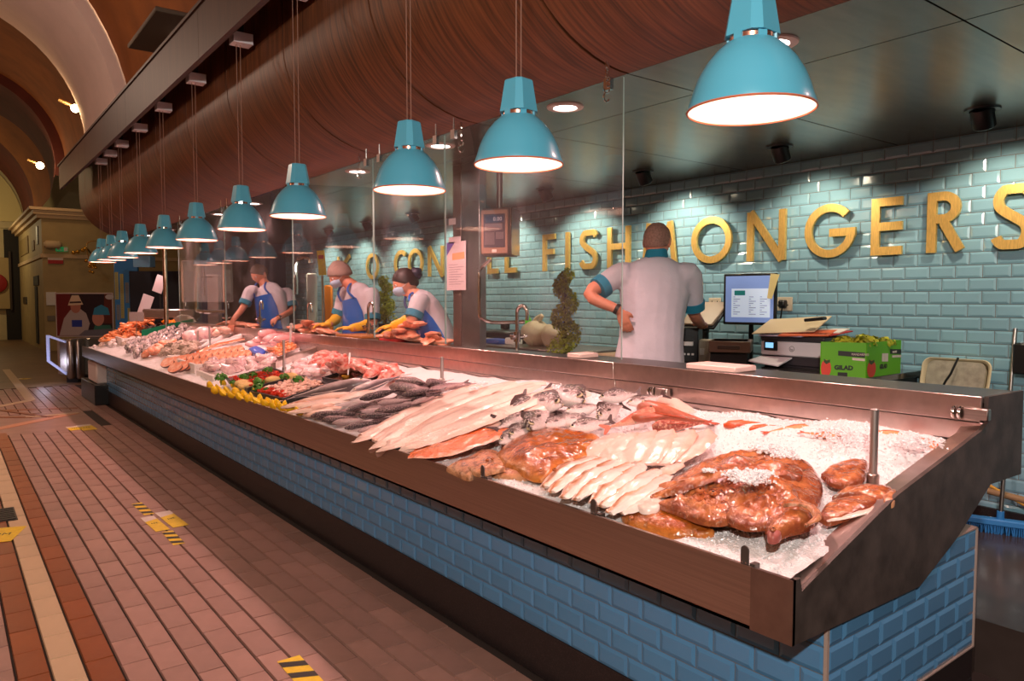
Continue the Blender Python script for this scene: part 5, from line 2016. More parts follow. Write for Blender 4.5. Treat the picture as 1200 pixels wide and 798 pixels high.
for p, q in ((a, b), (b, c), (c, d_), (d_, a)):
    wallp(m, p, q, hh)
m.add([a + up * .004, b + up * .004, c + up * .004, d_ + up * .004], [(0, 1, 2, 3)])
m.build('card_wall', bg, gx)
for (p, q, fr, bx0, bx1, tx, sym) in ((a, b, 1, .38, .98, .3, 0), (b, c, 1, .66, 1.0, .36, 1)):
    d = (q - p).normalized()
    L = (q - p).length
    n = d.cross(up)
    if n.x * (p.x) > 0 and (n.dot(EYE - p) < 0):
        n = -n
    M = frame(p + n * .0075, d, up, d.cross(up) if d.cross(up).dot(EYE - p) > 0 else -d.cross(up))
    m = MB()
    m.prism([(L * bx0, hh * .62), (L * bx1, hh * .58), (L * bx1, hh * .72), (L * bx0, hh * .76)], M, .0006)
    m.build('black_band', blk, gx)
    m = MB()
    add_text(m, 'MANDARINES', hh * .09, M @ Matrix.Translation((L * (bx0 + (.3 if not sym else .06)), hh * .635, .0012)) @ Matrix.Scale(.55 if sym else .8, 4, V((1, 0, 0))), .0003)
    m.build('band_print', whs, gx, smooth=0)
    m = MB()
    m.prism([(L * (bx1 - .28), hh * .5), (L * bx1, hh * .48), (L * bx1, hh * .55), (L * (bx1 - .28), hh * .57)], M, .0006)
    m.build('white_band', whs, gx)
    m = MB()
    add_text(m, 'GILAD', hh * .17, M @ Matrix.Translation((L * tx, hh * .22, .0006)), .0004, bold=.002)
    m.build('lettering', blk, gx, smooth=0)
    m = MB()
    tom = [(L * (.11 if not sym else .13) + L * .12 * math.cos(t), hh * .24 + hh * .25 * math.sin(t)) for t in [i * PI / 10 for i in range(20)]]
    tom = [(max(0.0, x), max(0.002, y)) for x, y in tom]
    m.prism(tom, M, .0005)
    m.build('tomato_print', mat('tomato print', hexc(214, 66, 48), .5), gx)
    m = MB()
    m.prism([(L * .06, hh * .42), (L * .12, hh * .36), (L * .2, hh * .42), (L * .2, hh * .5), (L * .12, hh * .47), (L * .06, hh * .52)], M, .0009)
    m.build('stalk_print', mat('stalk print', hexc(40, 70, 20), .5), gx)
    if not sym:
        m = MB()
        m.bbox((L * .38, hh * .02, 0), (L * .6, hh * .14, .0012), .0004, M)
        m.build('hand_hole', blk, gx)
    else:
        m = MB()
        m.prism([(L * .42, hh * .42), (L * .6, hh * .4), (L * .6, hh * .64), (L * .42, hh * .66)], M, .0006)
        m.build('white_label', whs, gx)
for n in range(16):
    u, v = random.uniform(.12, .9), random.uniform(.12, .9)
    p = a.lerp(b, u).lerp(d_.lerp(c, u), v) + up * (hh - .02)
    m = MB()
    leaf_ball(m, p, .055, 40)
    tag(m.build('salad_leaf', mat('yellow green leaf', hexc(176, 176, 40), .55, island=.3), smooth=0), 'curly yellow green lettuce head sticking out of the green fruit box', 'lettuce', 'lettuce in the green box')

# printer
p0_, p1_ = on(891, 428), on(968, 434)
d = (p1_ - p0_)
d.z = 0
d.normalize()
n = V((d.y, -d.x, 0))
if n.x > 0:
    n = -n
PWD, PH = .46, .215
Mp = frame((p0_.x, p0_.y, CT), d, -n, (0, 0, 1))
pr = thing('printer', 'white office printer with a black lid and small lit screen beside the green box', 'printer', p0_)
m = MB()
m.bbox((.0, .0, .075), (PWD, .30, .172), .008, Mp)
m.build('body', mat('printer white', hexc(236, 232, 238), .4), pr)
m = MB()
m.bbox((.0, .005, .012), (PWD, .30, .074), .006, Mp)
m.bbox((.02, .02, .0), (PWD - .02, .28, .014), .002, Mp)
m.build('base', mat('printer dark', hexc(58, 54, 60), .4), pr)
m = MB()
m.bbox((-.005, -.002, .173), (PWD + .005, .31, .215), .01, Mp)
m.build('lid', MATS['printer dark'], pr)
m = MB()
m.bbox((.03, -.012, .108), (.13, .004, .172), .004, Mp @ Matrix.Rotation(-.0, 4, 'X'))
pnl = m.build('control_panel', black, pr)
m = MB()
m.bbox((.045, -.0135, .126), (.105, -.0118, .162), .0005, Mp)
m.build('display', mat('lit display', hexc(130, 190, 230), .3, emit=1.2), pnl)
m = MB()
arc_n = 24
for k in range(arc_n):
    a0_, a1_ = 2 * PI * k / arc_n, 2 * PI * (k + 1) / arc_n
    m.add([Mp @ V((.235 + r * math.cos(t), -.0012, .125 + r * math.sin(t))) for r, t in ((.019, a0_), (.019, a1_), (.0165, a1_), (.0165, a0_))], [(0, 1, 2, 3)])
MT = Mp @ Matrix.Translation((.223, -.0012, .115)) @ Matrix.Rotation(PI / 2, 4, 'X')
add_text(m, 'hp', .022, MT, .0003)
m.build('logo', mat('logo grey', hexc(60, 58, 64), .4), pr, smooth=0)
m = MB()
vs = [Mp @ V(p) for p in ((.01, -.002, .068), (.24, -.002, .068), (.21, -.12, .02), (-.02, -.12, .04))]
vs2 = [v - V((0, 0, .008)) for v in vs]
m.add(vs + vs2, [(0, 1, 2, 3), (7, 6, 5, 4), (0, 4, 5, 1), (1, 5, 6, 2), (2, 6, 7, 3), (3, 7, 4, 0)])
m.build('paper_tray', MATS['printer white'], pr)
for n_, (x0, x1, y0, y1, z, rot, tl, ma, nm, lab, cat) in enumerate(((-.08, .36, .0, .3, .275, .12, .12, mat('kraft card', hexc(226, 204, 168), .7), 'folder', 'cream card folder lying askew on the printer', 'folder'),
        (.0, .34, -.03, .24, .221, -.1, .03, mat('violet paper', hexc(186, 170, 200), .7), 'paper_sheet', 'pale violet paper sheets under the cream folder', 'paper'),
        (.14, .46, -.04, .2, .228, .25, .05, mat('orange paper', hexc(222, 104, 60), .6), 'paper_sheet', 'orange and red leaflet on the printer', 'leaflet'),
        (.3, .5, .06, .28, .228, -.2, .03, mat('red magazine', hexc(188, 40, 36), .5), 'magazine', 'red magazine at the right end of the printer', 'magazine'),
        (.26, .48, .12, .3, .242, .1, .04, paper, 'paper_sheet', 'white papers on top at the right of the printer', 'paper'))):
    m = MB()
    Mx = Mp @ Matrix.Translation(((x0 + x1) / 2, (y0 + y1) / 2, z)) @ Matrix.Rotation(rot, 4, 'Z') @ Matrix.Rotation(.32 if nm == 'folder' else .12, 4, 'X') @ Matrix.Rotation(-tl * .6, 4, 'Y')
    m.bbox((-(x1 - x0) / 2, -(y1 - y0) / 2, 0), ((x1 - x0) / 2, (y1 - y0) / 2, .007), .001, Mx)
    tag(m.build(nm, ma), lab, cat)
m = MB()
m.bbox((.34, .02, .268), (.47, .08, .29), .005, Mp @ Matrix.Rotation(-.12, 4, 'Y'))
tag(m.build('stapler', black), 'black stapler lying on the papers over the printer', 'stapler')

# monitor
zm = 4.75
cs = [at(848, 322, 'x', zm), at(905, 321, 'x', zm + .02), at(902, 377, 'x', zm), at(849, 378, 'x', zm)]
cs[0], cs[3] = at(848, 323, 'x', zm - .05), at(849, 378, 'x', zm - .05)
cs[1], cs[2] = at(906, 322, 'x', zm + .03), at(903, 379, 'x', zm + .03)
dx = (cs[1] - cs[0])
dx.z = 0
Lm = dx.length
dx.normalize()
Hm = cs[0].z - cs[3].z
nz_ = V((dx.y, -dx.x, 0))
if nz_.x > 0:
    nz_ = -nz_
Mm = frame((cs[3].x, cs[3].y, cs[3].z), dx, (0, 0, 1), nz_)
mo = thing('monitor', 'black flat computer screen showing a pale blue page with a note stuck on its corner', 'screen', (cs[3].x, cs[3].y, CT))
m = MB()
m.bbox((-.012, -.014, -.035), (Lm + .012, Hm + .012, 0), .006, Mm)
m.build('bezel', black, mo)
m = MB()
m.quad(*[Mm @ V(p) for p in ((.006, .006, .0006), (Lm - .006, .006, .0006), (Lm - .006, Hm - .006, .0006), (.006, Hm - .006, .0006))])
scr = m.build('display', mat('screen blue', hexc(120, 144, 200), .3, emit=.42), mo)
for (x0, y0, x1, y1, ma) in ((.14, .12, .92, .72, mat('screen page', hexc(190, 204, 226), .3, emit=.5)), (.2, .58, .42, .68, mat('screen green', hexc(30, 120, 120), .3, emit=.3))):
    m = MB()
    z = .001 if x0 < .15 else .0014
    m.quad(*[Mm @ V((Lm * x, Hm * y, z)) for x, y in ((x0, y0), (x1, y0), (x1, y1), (x0, y1))])
    m.build('window', ma, scr)
m = MB()
for k in range(9):
    y = .18 + k * .045
    for x in (.18, .5, .72):
        m.quad(*[Mm @ V((Lm * xx, Hm * yy, .0018)) for xx, yy in ((x, y), (x + .04 + .1 * ((k * 7 + int(x * 10)) % 3) / 2, y), (x + .04 + .1 * ((k * 7 + int(x * 10)) % 3) / 2, y + .012), (x, y + .012))])
m.build('text_lines', mat('screen grey', hexc(120, 130, 150), .3, emit=.2), scr, smooth=0, kind='stuff')
m = MB()
m.bbox((Lm * .46, -.12, -.06), (Lm * .54, .05, -.035), .004, Mm)
m.bbox((Lm * .25, cs[3].z * 0 - (cs[3].z - CT), -.12), (Lm * .75, -(cs[3].z - CT) + .015, .02), .004, Mm)
m.bbox((Lm * .46, -(cs[3].z - CT), -.06), (Lm * .54, .05, -.035), .004, Mm)
m.build('stand', black, mo)
m = MB()
vs = [Mm @ V(p) for p in ((Lm * .86, Hm * .52, .004), (Lm * .98, Hm * .5, .03), (Lm * 1.08, Hm * .85, .035), (Lm * 1.1, Hm * 1.0, .012), (Lm * .92, Hm * 1.02, .004))]
vs2 = [v - nz_ * .002 for v in vs]
m.add(vs + vs2, [(0, 1, 2, 3, 4), (9, 8, 7, 6, 5)] + [(k, (k + 1) % 5, 5 + (k + 1) % 5, 5 + k) for k in range(5)])
tag(m.build('sticky_note', mat('yellow note', hexc(232, 214, 150), .7)), 'curled pale yellow note stuck on the monitor corner', 'note')

# wall sockets
for (x0, x1, y0, y1, lab) in ((903, 930, 348, 364, 'double wall socket with a black plug right of the monitor'), (832, 846, 349, 364, 'wall socket left of the monitor')):
    p, q = at(x0, y1, 'x', WALLX), at(x1, y0, 'x', WALLX)
    o = thing('wall_socket', lab, 'socket', p)
    m = MB()
    m.bbox((WALLX - .02, q.y, p.z), (WALLX - .006, p.y, q.z), .003)
    m.build('plate', mat('socket plate', hexc(206, 190, 168), .4), o)
    for k in (.3, .75):
        cy = p.y + (q.y - p.y) * k
        for (dy, dz, w, h) in ((0, .02, .004, .009), (.012, -.008, .007, .004), (-.012, -.008, .007, .004)):
            m = MB()
            m.box((WALLX - .0215, cy + dy - w, (p.z + q.z) / 2 + dz - h), (WALLX - .0195, cy + dy + w, (p.z + q.z) / 2 + dz + h))
            m.build('pin_hole', blackm, o)
    if x0 == 903:
        m = MB()
        cy = p.y + (q.y - p.y) * .68
        m.bbox((WALLX - .07, cy - .03, (p.z + q.z) / 2 - .03), (WALLX - .02, cy + .03, (p.z + q.z) / 2 + .03), .012)
        m.tube(catmull([(WALLX - .05, cy, (p.z + q.z) / 2 - .02), (WALLX - .05, cy + .02, p.z - .12), (WALLX - .06, cy + .06, CT + .02)], 10), .006, 6)
        tag(m.build('power_plug', black), 'black plug and cable in the socket right of the monitor', 'plug')

# till boxes, scale, label printer and cables left of the printer


def stall_box(name, lab, cat, px0, px1, pyb, h, depth, ma, yawpx=None, grp=None):
    p, q = on(px0, pyb), on(px1, pyb + (px1 - px0) * .03)
    d = (q - p)
    d.z = 0
    L = d.length
    d.normalize()
    n = V((d.y, -d.x, 0))
    if n.x > 0:
        n = -n
    M = frame((p.x, p.y, CT), d, -n, (0, 0, 1))
    o = thing(name, lab, cat, p, grp)
    m = MB()
    m.bbox((0, 0, 0), (L, depth, h), .006, M)
    m.build('body', ma, o)
    return o, M, L


brown = mat('brown till casing', hexc(112, 92, 74), .5)
o, M, L = stall_box('cash_drawer', 'brown metal cash drawer standing between the man and the printer', 'drawer', 832, 876, 428, .17, .3, blackm)
m = MB()
m.bbox((-.01, -.02, .09), (L + .02, .32, .17), .006, M)
m.build('drawer_top', brown, o)
m = MB()
m.bbox((L * .2, -.024, .115), (L * .8, -.018, .14), .002, M)
m.build('label_slot', mat('slot', hexc(74, 62, 52), .5), o)
o, M, L = stall_box('receipt_printer', 'black receipt printer between the man and the cash drawer', 'printer', 796, 818, 424, .25, .25, black)
m = MB()
m.bbox((L * .2, -.03, .12), (L * .75, -.001, .15), .003, M)
m.build('paper_strip', paper, o)
for k in range(3):
    m = MB()
    m.bbox((L * .2 + k * .03, -.004, .05), (L * .2 + k * .03 + .018, 0, .065), .001, M)
    m.build('button', white, o)
o, M, L = stall_box('white_box', 'white plastic adapter box behind the cash drawer', 'box', 818, 836, 424, .16, .16, mat('off white box', hexc(190, 178, 160), .5))
m = MB()
m.bbox((L * .1, -.003, .05), (L * .4, .0, .1), .001, M)
m.build('label', paper, o)
p, q = at(812, 371, 'x', 4.55), at(838, 353, 'x', 4.75)
M = frame(((p.x + q.x) / 2, (p.y + q.y) / 2, p.z + .03), (0.1, -1, 0.0), (0.75, 0, .66), (-.66, 0, .75))
o = thing('weighing_scale', 'brown weighing scale with tilted top under the hand of the man at the wall', 'scale', ((p.x + q.x) / 2, (p.y + q.y) / 2, CT))
m = MB()
m.bbox((-.14, -.13, -.02), (.14, .13, .0), .006, M)
m.build('platform', mat('scale top', hexc(150, 130, 112), .4), o)
m = MB()
m.bbox((-.145, -.14, -.05), (.145, .135, -.022), .008, M)
m.build('casing', black, o)
m = MB()
m.tube([tuple(M @ V((0, 0, -.04))), (M.translation.x, M.translation.y, CT)], .03, 10)
m.build('column', black, o)
m = MB()
p = on(845, 408)
for k in range(5):
    a = on(838 + 12 * k, 405)
    b_ = on(862 + 7 * k, 398)
    m.tube(catmull([a + V((0, 0, .004)), a.lerp(b_, .4) + V((0, 0, .12 + .03 * (k % 2))), b_ + V((.1, 0, .22))], 12), .005, 6)
tag(m.build('cable_tangle', black, kind='stuff'), 'tangle of black cables under the monitor', 'cables')
m = MB()
p = on(861, 428)
m.sphere(p + V((0, 0, .025)), (.06, .05, .028), 16, 10)
m.v = [tuple(V(q) + V((0, 0, .012)) * noise.noise(V(q) * 40)) for q in m.v]
tag(m.build('blue_cloth', mat('blue cloth', hexc(130, 132, 190), .8), smooth=70), 'crumpled pale blue cloth on the dark counter before the cash drawer', 'cloth')
m = MB()
p = on(874, 427)
m.tube([p + V((0, -.05, .018)), p + V((0, .05, .018))], .02, 12)
tag(m.build('tape_roll', black), 'small black roll beside the crumpled blue cloth', 'roll')

# white boards and paper lying on the work ledge behind the rear plate
LZ = 1.222
for (a, b, w, ma, lab) in (((790, 431), (852, 436), .11, mat('white board', hexc(240, 214, 204), .5), 'long white cutting board end on the ledge below the man'), ((652, 418), (673, 419), .1, MATS.get('white board') or paper, 'white board end on the ledge in front of the spiral bush')):
    p, q = at(*a, 'z', LZ + .01), at(*b, 'z', LZ + .01)
    p.x, q.x = 3.0, 3.0
    m = MB()
    m.bbox((3.0, min(p.y, q.y), LZ), (3.0 + w * 1.6, max(p.y, q.y), LZ + .03), .006)
    tag(m.build('cutting_board', MATS['white board']), lab, 'board')

# folded cloth and paper by the hip of the man
m = MB()
p = on(722, 418)
m.bbox((p.x - .12, p.y - .1, CT), (p.x + .12, p.y + .1, CT + .03), .01)
tag(m.build('folded_paper', mat('buff paper', hexc(206, 186, 150), .7)), 'buff papers at the left end of the dark counter beside the man', 'paper')

# tub hung on the wall near the right edge
p = at(1127, 439, 'x', WALLX - .05)
tb = thing('storage_tub', 'cream plastic tub tipped against the tiled wall near the broom', 'tub', p)
Wt, Ht = .19, .10
def rr(w, h, r, n=5):
    out = []
    for cx, cy, a0 in ((w - r, h - r, 0), (-w + r, h - r, 90), (-w + r, -h + r, 180), (w - r, -h + r, 270)):
        for k in range(n + 1):
            a = math.radians(a0 + 90 * k / n)
            out.append((cx + r * math.cos(a), cy + r * math.sin(a)))
    return out
Mt = frame((WALLX - .14, p.y, p.z), (0, -1, 0), (0.25, 0, .97), (-.97, 0, .25))
m = MB()
rings = []
for (k, z) in ((.8, -.1), (.94, -.02), (1.0, 0.0), (1.03, .012), (1.0, .016), (.93, .008), (.88, -.03), (.78, -.085)):
    rings.append([Mt @ V((x * k, y * k, z)) for x, y in rr(Wt, Ht, .05)])
m.loft(rings, True)
m.build('shell', mat('cream plastic', hexc(220, 204, 168), .4), tb, smooth=50)
m = MB()
m.prism([(x * .86, y * .86) for x, y in rr(Wt, Ht, .05)], Mt @ Matrix.Translation((0, 0, .004)), .006)
m.build('lid_film', mat('grey film', hexc(164, 156, 140), .3, var=.25, vs=20, bump=.4, bs=20), tb)
m = MB()
m.box((WALLX - .16, p.y - .2, p.z - .18), (WALLX - .008, p.y + .2, p.z - .155))
m.build('shelf_bracket', mat('blue shelf', hexc(30, 44, 72), .5), tb)
m = MB()
m.tube(catmull([(WALLX - .16, p.y - .02, p.z + .11), (WALLX - .2, p.y + .0, p.z + .02), (WALLX - .19, p.y + .05, p.z - .1), (WALLX - .12, p.y + .05, p.z - .4)], 14), .007, 6)
tag(m.build('cable', black), 'black cable hanging in front of the cream tub', 'cable')

# brooms and poles at the right edge
bh = at(1172, 617, 'z', FLOOR2 + .04)
br = thing('broom', 'blue headed floor broom with a steel handle leaning by the tiled wall', 'broom', (bh.x, bh.y, FLOOR2))
bl = mat('blue bristle', hexc(40, 120, 190), .6)
ax = V((.35, -.94, 0)).normalized()
Mb = frame((bh.x, bh.y, FLOOR2), ax, V((.94, .35, 0)), (0, 0, 1))
m = MB()
m.bbox((-.18, -.03, .045), (.2, .03, .085), .008, Mb)
m.build('head', mat('blue broom head', hexc(52, 132, 204), .45), br)
m = MB()
for i in range(40):
    for j in range(4):
        x, y = -.17 + i * .0093, -.022 + j * .015
        m.tube([Mb @ V((x, y, .05)), Mb @ V((x + random.uniform(-.01, .01), y * 1.5, .0))], .003, 4, False)
m.build('bristles', bl, br, kind='stuff')
m = MB()
ht = at(1190, 385, 'x', WALLX - .06)
m.tube([Mb @ V((0, 0, .08)), ht], .012, 10)
m.build('handle', mat('pole steel', (.5, .47, .45), .3, 1), br)
m = MB()
m.tube([Mb @ V((0, 0, .07)), Mb @ V((0, 0, .13))], .02, 10)
m.build('ferrule', MATS['blue broom head'], br)
m = MB()
hp = at(1196, 420, 'x', WALLX - .07)
m.bbox((hp.x - .04, hp.y - .05, hp.z - .09), (WALLX - .008, hp.y + .03, hp.z + .09), .01)
tag(m.build('broom_clip', black), 'black wall clip holding the broom handle at the right edge', 'clip')
for (a, b, r, ma, lab) in (((1158, 575), (1215, 590), .02, mat('wooden pole', hexc(150, 118, 84), .6), 'thick wooden pole lying along the foot of the wall'), ((1160, 569), (1215, 600), .009, mat('yellow pole', hexc(200, 150, 50), .5), 'thin yellow pole lying across the wooden one')):
    p, q = at(*a, 'x', WALLX - .12), at(*b, 'x', WALLX - .1)
    z = (p.z + q.z) / 2
    m = MB()
    m.tube([p, q], r, 10)
    tag(m.build('pole', ma), lab, 'pole')
# ------------------------------------------------------------------ steel column with notices, hanging scale display, sink
cx, cy = 3.12, at(541, 380, 'x', 3.1).y
co = thing('steel_column', 'square steel column rising from the counter to the ceiling with notices on it', 'column', (cx, cy, 1.2))
y0c, y1c = at(562, 380, 'x', 3.1).y, at(541, 380, 'x', 3.1).y
m = MB()
m.bbox((3.1, y0c, 1.222), (3.16, y1c, CEIL), .002)
m.build('plate', mat('grey steel sheet', (.36, .37, .37), .3, .9, var=.15, vs=6), co)
m = MB()
m.bbox((3.094, y1c, 1.222), (3.16, at(532, 380, 'x', 3.1).y, CEIL), .002)
m.build('side_plate', mat('brown steel sheet', (.27, .2, .18), .35, .8), co)
for (zz) in (1.5, 1.8, 2.1):
    m = MB()
    m.lathe([(.0005, .003), (.004, .003), (.005, 0)], 8, frame((3.1, y0c + .02, zz), (0, 1, 0), (0, 0, 1), (-1, 0, 0)))
    m.build('rivet', chrome, co)
ptop = at(536, 283, 'x', 3.085).z
pbot = at(536, 340, 'x', 3.085).z
ya, yb_ = at(546, 310, 'x', 3.085).y, at(524, 310, 'x', 3.085).y
nt_ = thing('notice', 'white paper notice with violet corner and orange heading taped on the steel column', 'notice', (3.08, (ya + yb_) / 2, pbot))
m = MB()
m.box((3.082, ya, pbot), (3.086, yb_, ptop))
m.build('sheet', mat('notice paper', hexc(226, 208, 214), .7), nt_)
MN = frame((3.0815, yb_, pbot), (0, -1, 0), (0, 0, 1), (-1, 0, 0))
wN, hN = yb_ - ya, ptop - pbot
m = MB()
m.prism([(0, hN), (0, hN * .72), (wN * .45, hN)], MN, .0005)
m.build('violet_corner', mat('violet print', hexc(104, 84, 170), .6), nt_)
m = MB()
m.prism([(wN * .3, hN * .62), (wN * .95, hN * .64), (wN * .95, hN * .78), (wN * .3, hN * .76)], MN, .0005)
m.build('orange_heading', mat('orange print', hexc(236, 176, 130), .6), nt_)
m = MB()
for k in range(9):
    y = hN * (.52 - k * .05)
    m.prism([(wN * .12, y), (wN * (.6 + .3 * ((k * 5) % 3) / 2), y), (wN * (.6 + .3 * ((k * 5) % 3) / 2), y + .004), (wN * .12, y + .004)], MN, .0004)
m.build('text_lines', mat('grey print', hexc(160, 146, 156), .6), nt_, smooth=0, kind='stuff')
for (pa, pb, lab) in (((526, 264), (534, 257), 'small white slip taped high on the steel column'), ((526, 280), (540, 284), 'tape tab above the paper notice on the column')):
    p, q = at(*pa, 'x', 3.083), at(*pb, 'x', 3.083)
    m = MB()
    m.box((3.081, min(p.y, q.y), min(p.z, q.z)), (3.084, max(p.y, q.y), max(p.z, q.z) + .01))
    tag(m.build('paper_slip', MATS['notice paper']), lab, 'paper')

# weighing display hung from the ceiling
zd = 3.45
hx = thing('scale_display', 'brown weighing terminal with a grey screen hung from the ceiling by a pipe', 'scale', atZ(590, 300, zd * 1.5))
Zd = 5.35
ctr_ = atZ(580, 272, Zd)
fw = (EYE - ctr_)
fw.z = 0
fw.normalize()
fw = Matrix.Rotation(-.35, 3, 'Z') @ fw
rt = up.cross(fw)
Md = frame(ctr_, rt, up, fw)
m = MB()
m.bbox((-.12, -.17, -.2), (.115, .175, 0), .012, Md)
m.build('casing', mat('terminal brown', (.2, .15, .135), .4, .6), hx)
m = MB()
m.bbox((-.105, -.155, 0), (.10, .16, .008), .004, Md)
m.build('bezel', mat('terminal bezel', hexc(150, 112, 96), .45), hx)
m = MB()
m.bbox((-.085, -.11, .008), (.08, .13, .010), .001, Md)
sc_ = m.build('display', mat('dim screen', hexc(84, 76, 84), .2), hx)
for (x0, y0, x1, y1, c) in ((-.07, .07, .07, .12, hexc(52, 60, 84)), (-.075, .02, .06, .06, hexc(110, 96, 100)), (-.075, -.09, .0, .0, hexc(100, 88, 92)), (.01, -.05, .07, .0, hexc(104, 92, 96))):
    m = MB()
    m.box((x0, y0, .0101), (x1, y1, .0109), Md)
    m.build('panel', mat('screen patch %d' % int(x0 * 1000 + y0 * 3000), c, .3), sc_)
m = MB()
add_text(m, '0.00', .04, Md @ Matrix.Translation((-.01, .08, .0112)), .0003)
m.build('digits', mat('digit white', hexc(200, 200, 210), .4), sc_, smooth=0)
m = MB()
m.bbox((-.02, -.145, .008), (.015, -.125, .0095), .0005, Md)
m.build('maker_plate', whs, hx)
m = MB()
m.tube([Md @ V((0, .17, -.1)), V((Md.translation.x, Md.translation.y, CEIL)) - fw * .1], .022, 12)
m.build('pipe', mat('dark pipe', (.15, .12, .11), .4, .8), hx)
m = MB()
m.bbox((.118, -.165, -.19), (.126, .17, -.002), .003, Md)
m.build('side_trim', chrome, hx)
# bent pipe arm right of the column
m = MB()
pts = [atZ(575, 304, 5.4), atZ(563, 316, 5.4), atZ(562, 330, 5.4), atZ(562, 366, 5.4), atZ(566, 374, 5.4), atZ(580, 378, 5.4), atZ(615, 377, 5.4)]
m.tube(catmull(pts, 30), .014, 8)
tag(m.build('bent_pipe', chrome), 'bent steel pipe arm right of the column above the sink', 'pipe')

# sink unit
sk0, sk1 = at(562, 395, 'x', 4.3), at(640, 395, 'x', 4.3)
su = thing('sink_unit', 'dark sink bench with clutter under the hanging weighing terminal', 'sink', (4.5, (sk0.y + sk1.y) / 2, FLOOR2))
zS = 1.13
m = MB()
m.bbox((4.25, sk1.y - .4, FLOOR2), (WALLX - .02, sk0.y + .35, zS - .03), .01)
m.build('cabinet', mat('sink dark', hexc(44, 48, 50), .35, .4), su)
m = MB()
m.bbox((4.22, sk1.y - .45, zS - .03), (WALLX - .01, sk0.y + .4, zS), .006)
m.build('worktop', steel, su)
m = MB()
m.bbox((4.5, sk0.y - .3, zS), (4.9, sk0.y + .3, zS + .12), .02)
m.build('basin_rim', MATS['sink dark'], su)
for (px, py, w, h, ma, nm, lab, cat) in ((583, 400, .13, .05, mat('blue tub', hexc(40, 84, 170), .5), 'blue_tub', 'blue plastic tub on the sink bench', 'tub'), (602, 400, .08, .07, white, 'white_carton', 'white carton beside the blue tub on the sink bench', 'carton'),
                                         (573, 402, .06, .05, mat('buff carton', hexc(210, 186, 140), .6), 'buff_carton', 'buff carton at the left of the sink bench by the column', 'carton'), (592, 377, .05, .07, black, 'dark_jar', 'dark jar on the back of the sink bench', 'jar'),
                                         (577, 378, .12, .02, mat('cream cloth', hexc(222, 206, 170), .7), 'folded_cloth', 'folded cream cloth on the back of the sink bench', 'cloth'), (619, 372, .035, .12, mat('green bottle', hexc(90, 190, 40), .4), 'green_bottle', 'small bright green bottle behind the tap', 'bottle')):
    p = at(px, py, 'x', 4.45 if py > 390 else 4.85)
    m = MB()
    zz = zS + (.0 if py > 390 or nm == 'folded_cloth' else .12)
    if nm == 'green_bottle':
        m.lathe([(.0005, zz), (w, zz), (w, zz + h), (w * .4, zz + h * 1.25), (w * .4, zz + h * 1.45), (.0005, zz + h * 1.45)], 14, Matrix.Translation((p.x, p.y, 0)))
    else:
        m.bbox((p.x - w * .7, p.y - w, zz), (p.x + w * .7, p.y + w, zz + h), .012)
    tag(m.build(nm, ma), lab, cat)
bag = mat('carrier bag', hexc(214, 196, 168), .5, bump=.5, bs=14, var=.12, vs=12)
for (px, py, r, lab) in ((629, 390, .15, 'white knotted carrier bag behind the nearest tap'), (651, 388, .13, 'second white carrier bag beside the spiral bush')):
    p = at(px, py, 'x', 4.5)
    o = thing('carrier_bag', lab, 'bag', (p.x, p.y, zS), 'carrier bags on the sink bench')
    m = MB()
    m.sphere((p.x, p.y, zS + r * .8), (r, r * 1.1, r * .85), 18, 12)
    m.v = [tuple(V(q) + (V(q) - V((p.x, p.y, zS + r * .8))).normalized() * .03 * noise.noise(V(q) * 11)) for q in m.v]
    m.v = [(q[0], q[1], max(q[2], zS)) for q in m.v]
    m.build('body', bag, o, smooth=50)
    m = MB()
    m.tube(catmull([(p.x, p.y - .03, zS + r * 1.5), (p.x, p.y - .08, zS + r * 1.95), (p.x, p.y + .0, zS + r * 1.8), (p.x, p.y + .05, zS + r * 1.5)], 10), .018, 7)
    m.build('handle', bag, o)

# taps along the rear ledge
for (px, pt, pb, lab) in ((606, 358, 416, 'nearest steel swan neck tap right of the column'), (432, 355, 398, 'steel tap in front of the woman with the dark bun'), (361, 355, 392, 'steel tap in front of the worker in the hair net'),
                          (305, 353, 385, 'steel tap in front of the grey haired worker'), (265, 353, 382, 'steel tap at the hand of the grey haired worker'), (216, 352, 378, 'farthest steel tap by the round steel plate')):
    b = at(px, pb, 'z', LZ)
    b = at(px, pb, 'x', 3.12)
    b.z = LZ
    zc = (b - EYE).dot(_cf)
    top = atZ(px, pt, zc).z
    o = thing('tap', lab, 'tap', b, 'taps along the rear ledge')
    r = .013
    rr_ = .05
    pts = [b, b + up * (top - LZ - rr_)] + [b + V((0, -rr_ + rr_ * math.cos(a), 0)) + up * (top - LZ - rr_ + rr_ * math.sin(a)) for a in [i * PI / 10 for i in range(1, 11)]] + [b + V((0, -2 * rr_, top - LZ - rr_ - .05))]
    pts = [V((q.x, b.y + (q.y - b.y) * 1.1, q.z)) for q in pts]
    m = MB()
    m.tube(pts, r, 10)
    m.build('spout', chrome, o, smooth=60)
    m = MB()
    zj = LZ + (top - LZ) * .3
    m.tube([b + up * (zj - LZ - .03), b + up * (zj - LZ + .04)], r * 1.9, 12)
    m.tube([(b.x - .05, b.y, zj), (b.x + .05, b.y, zj)], r * 1.1, 10)
    m.build('valve_body', chrome, o)
    for s in (-1, 1):
        m = MB()
        m.bbox((b.x + s * .05 - .012, b.y - .04, zj + .0), (b.x + s * .05 + .012, b.y + .01, zj + .02), .004)
        m.build('lever', chrome, o)

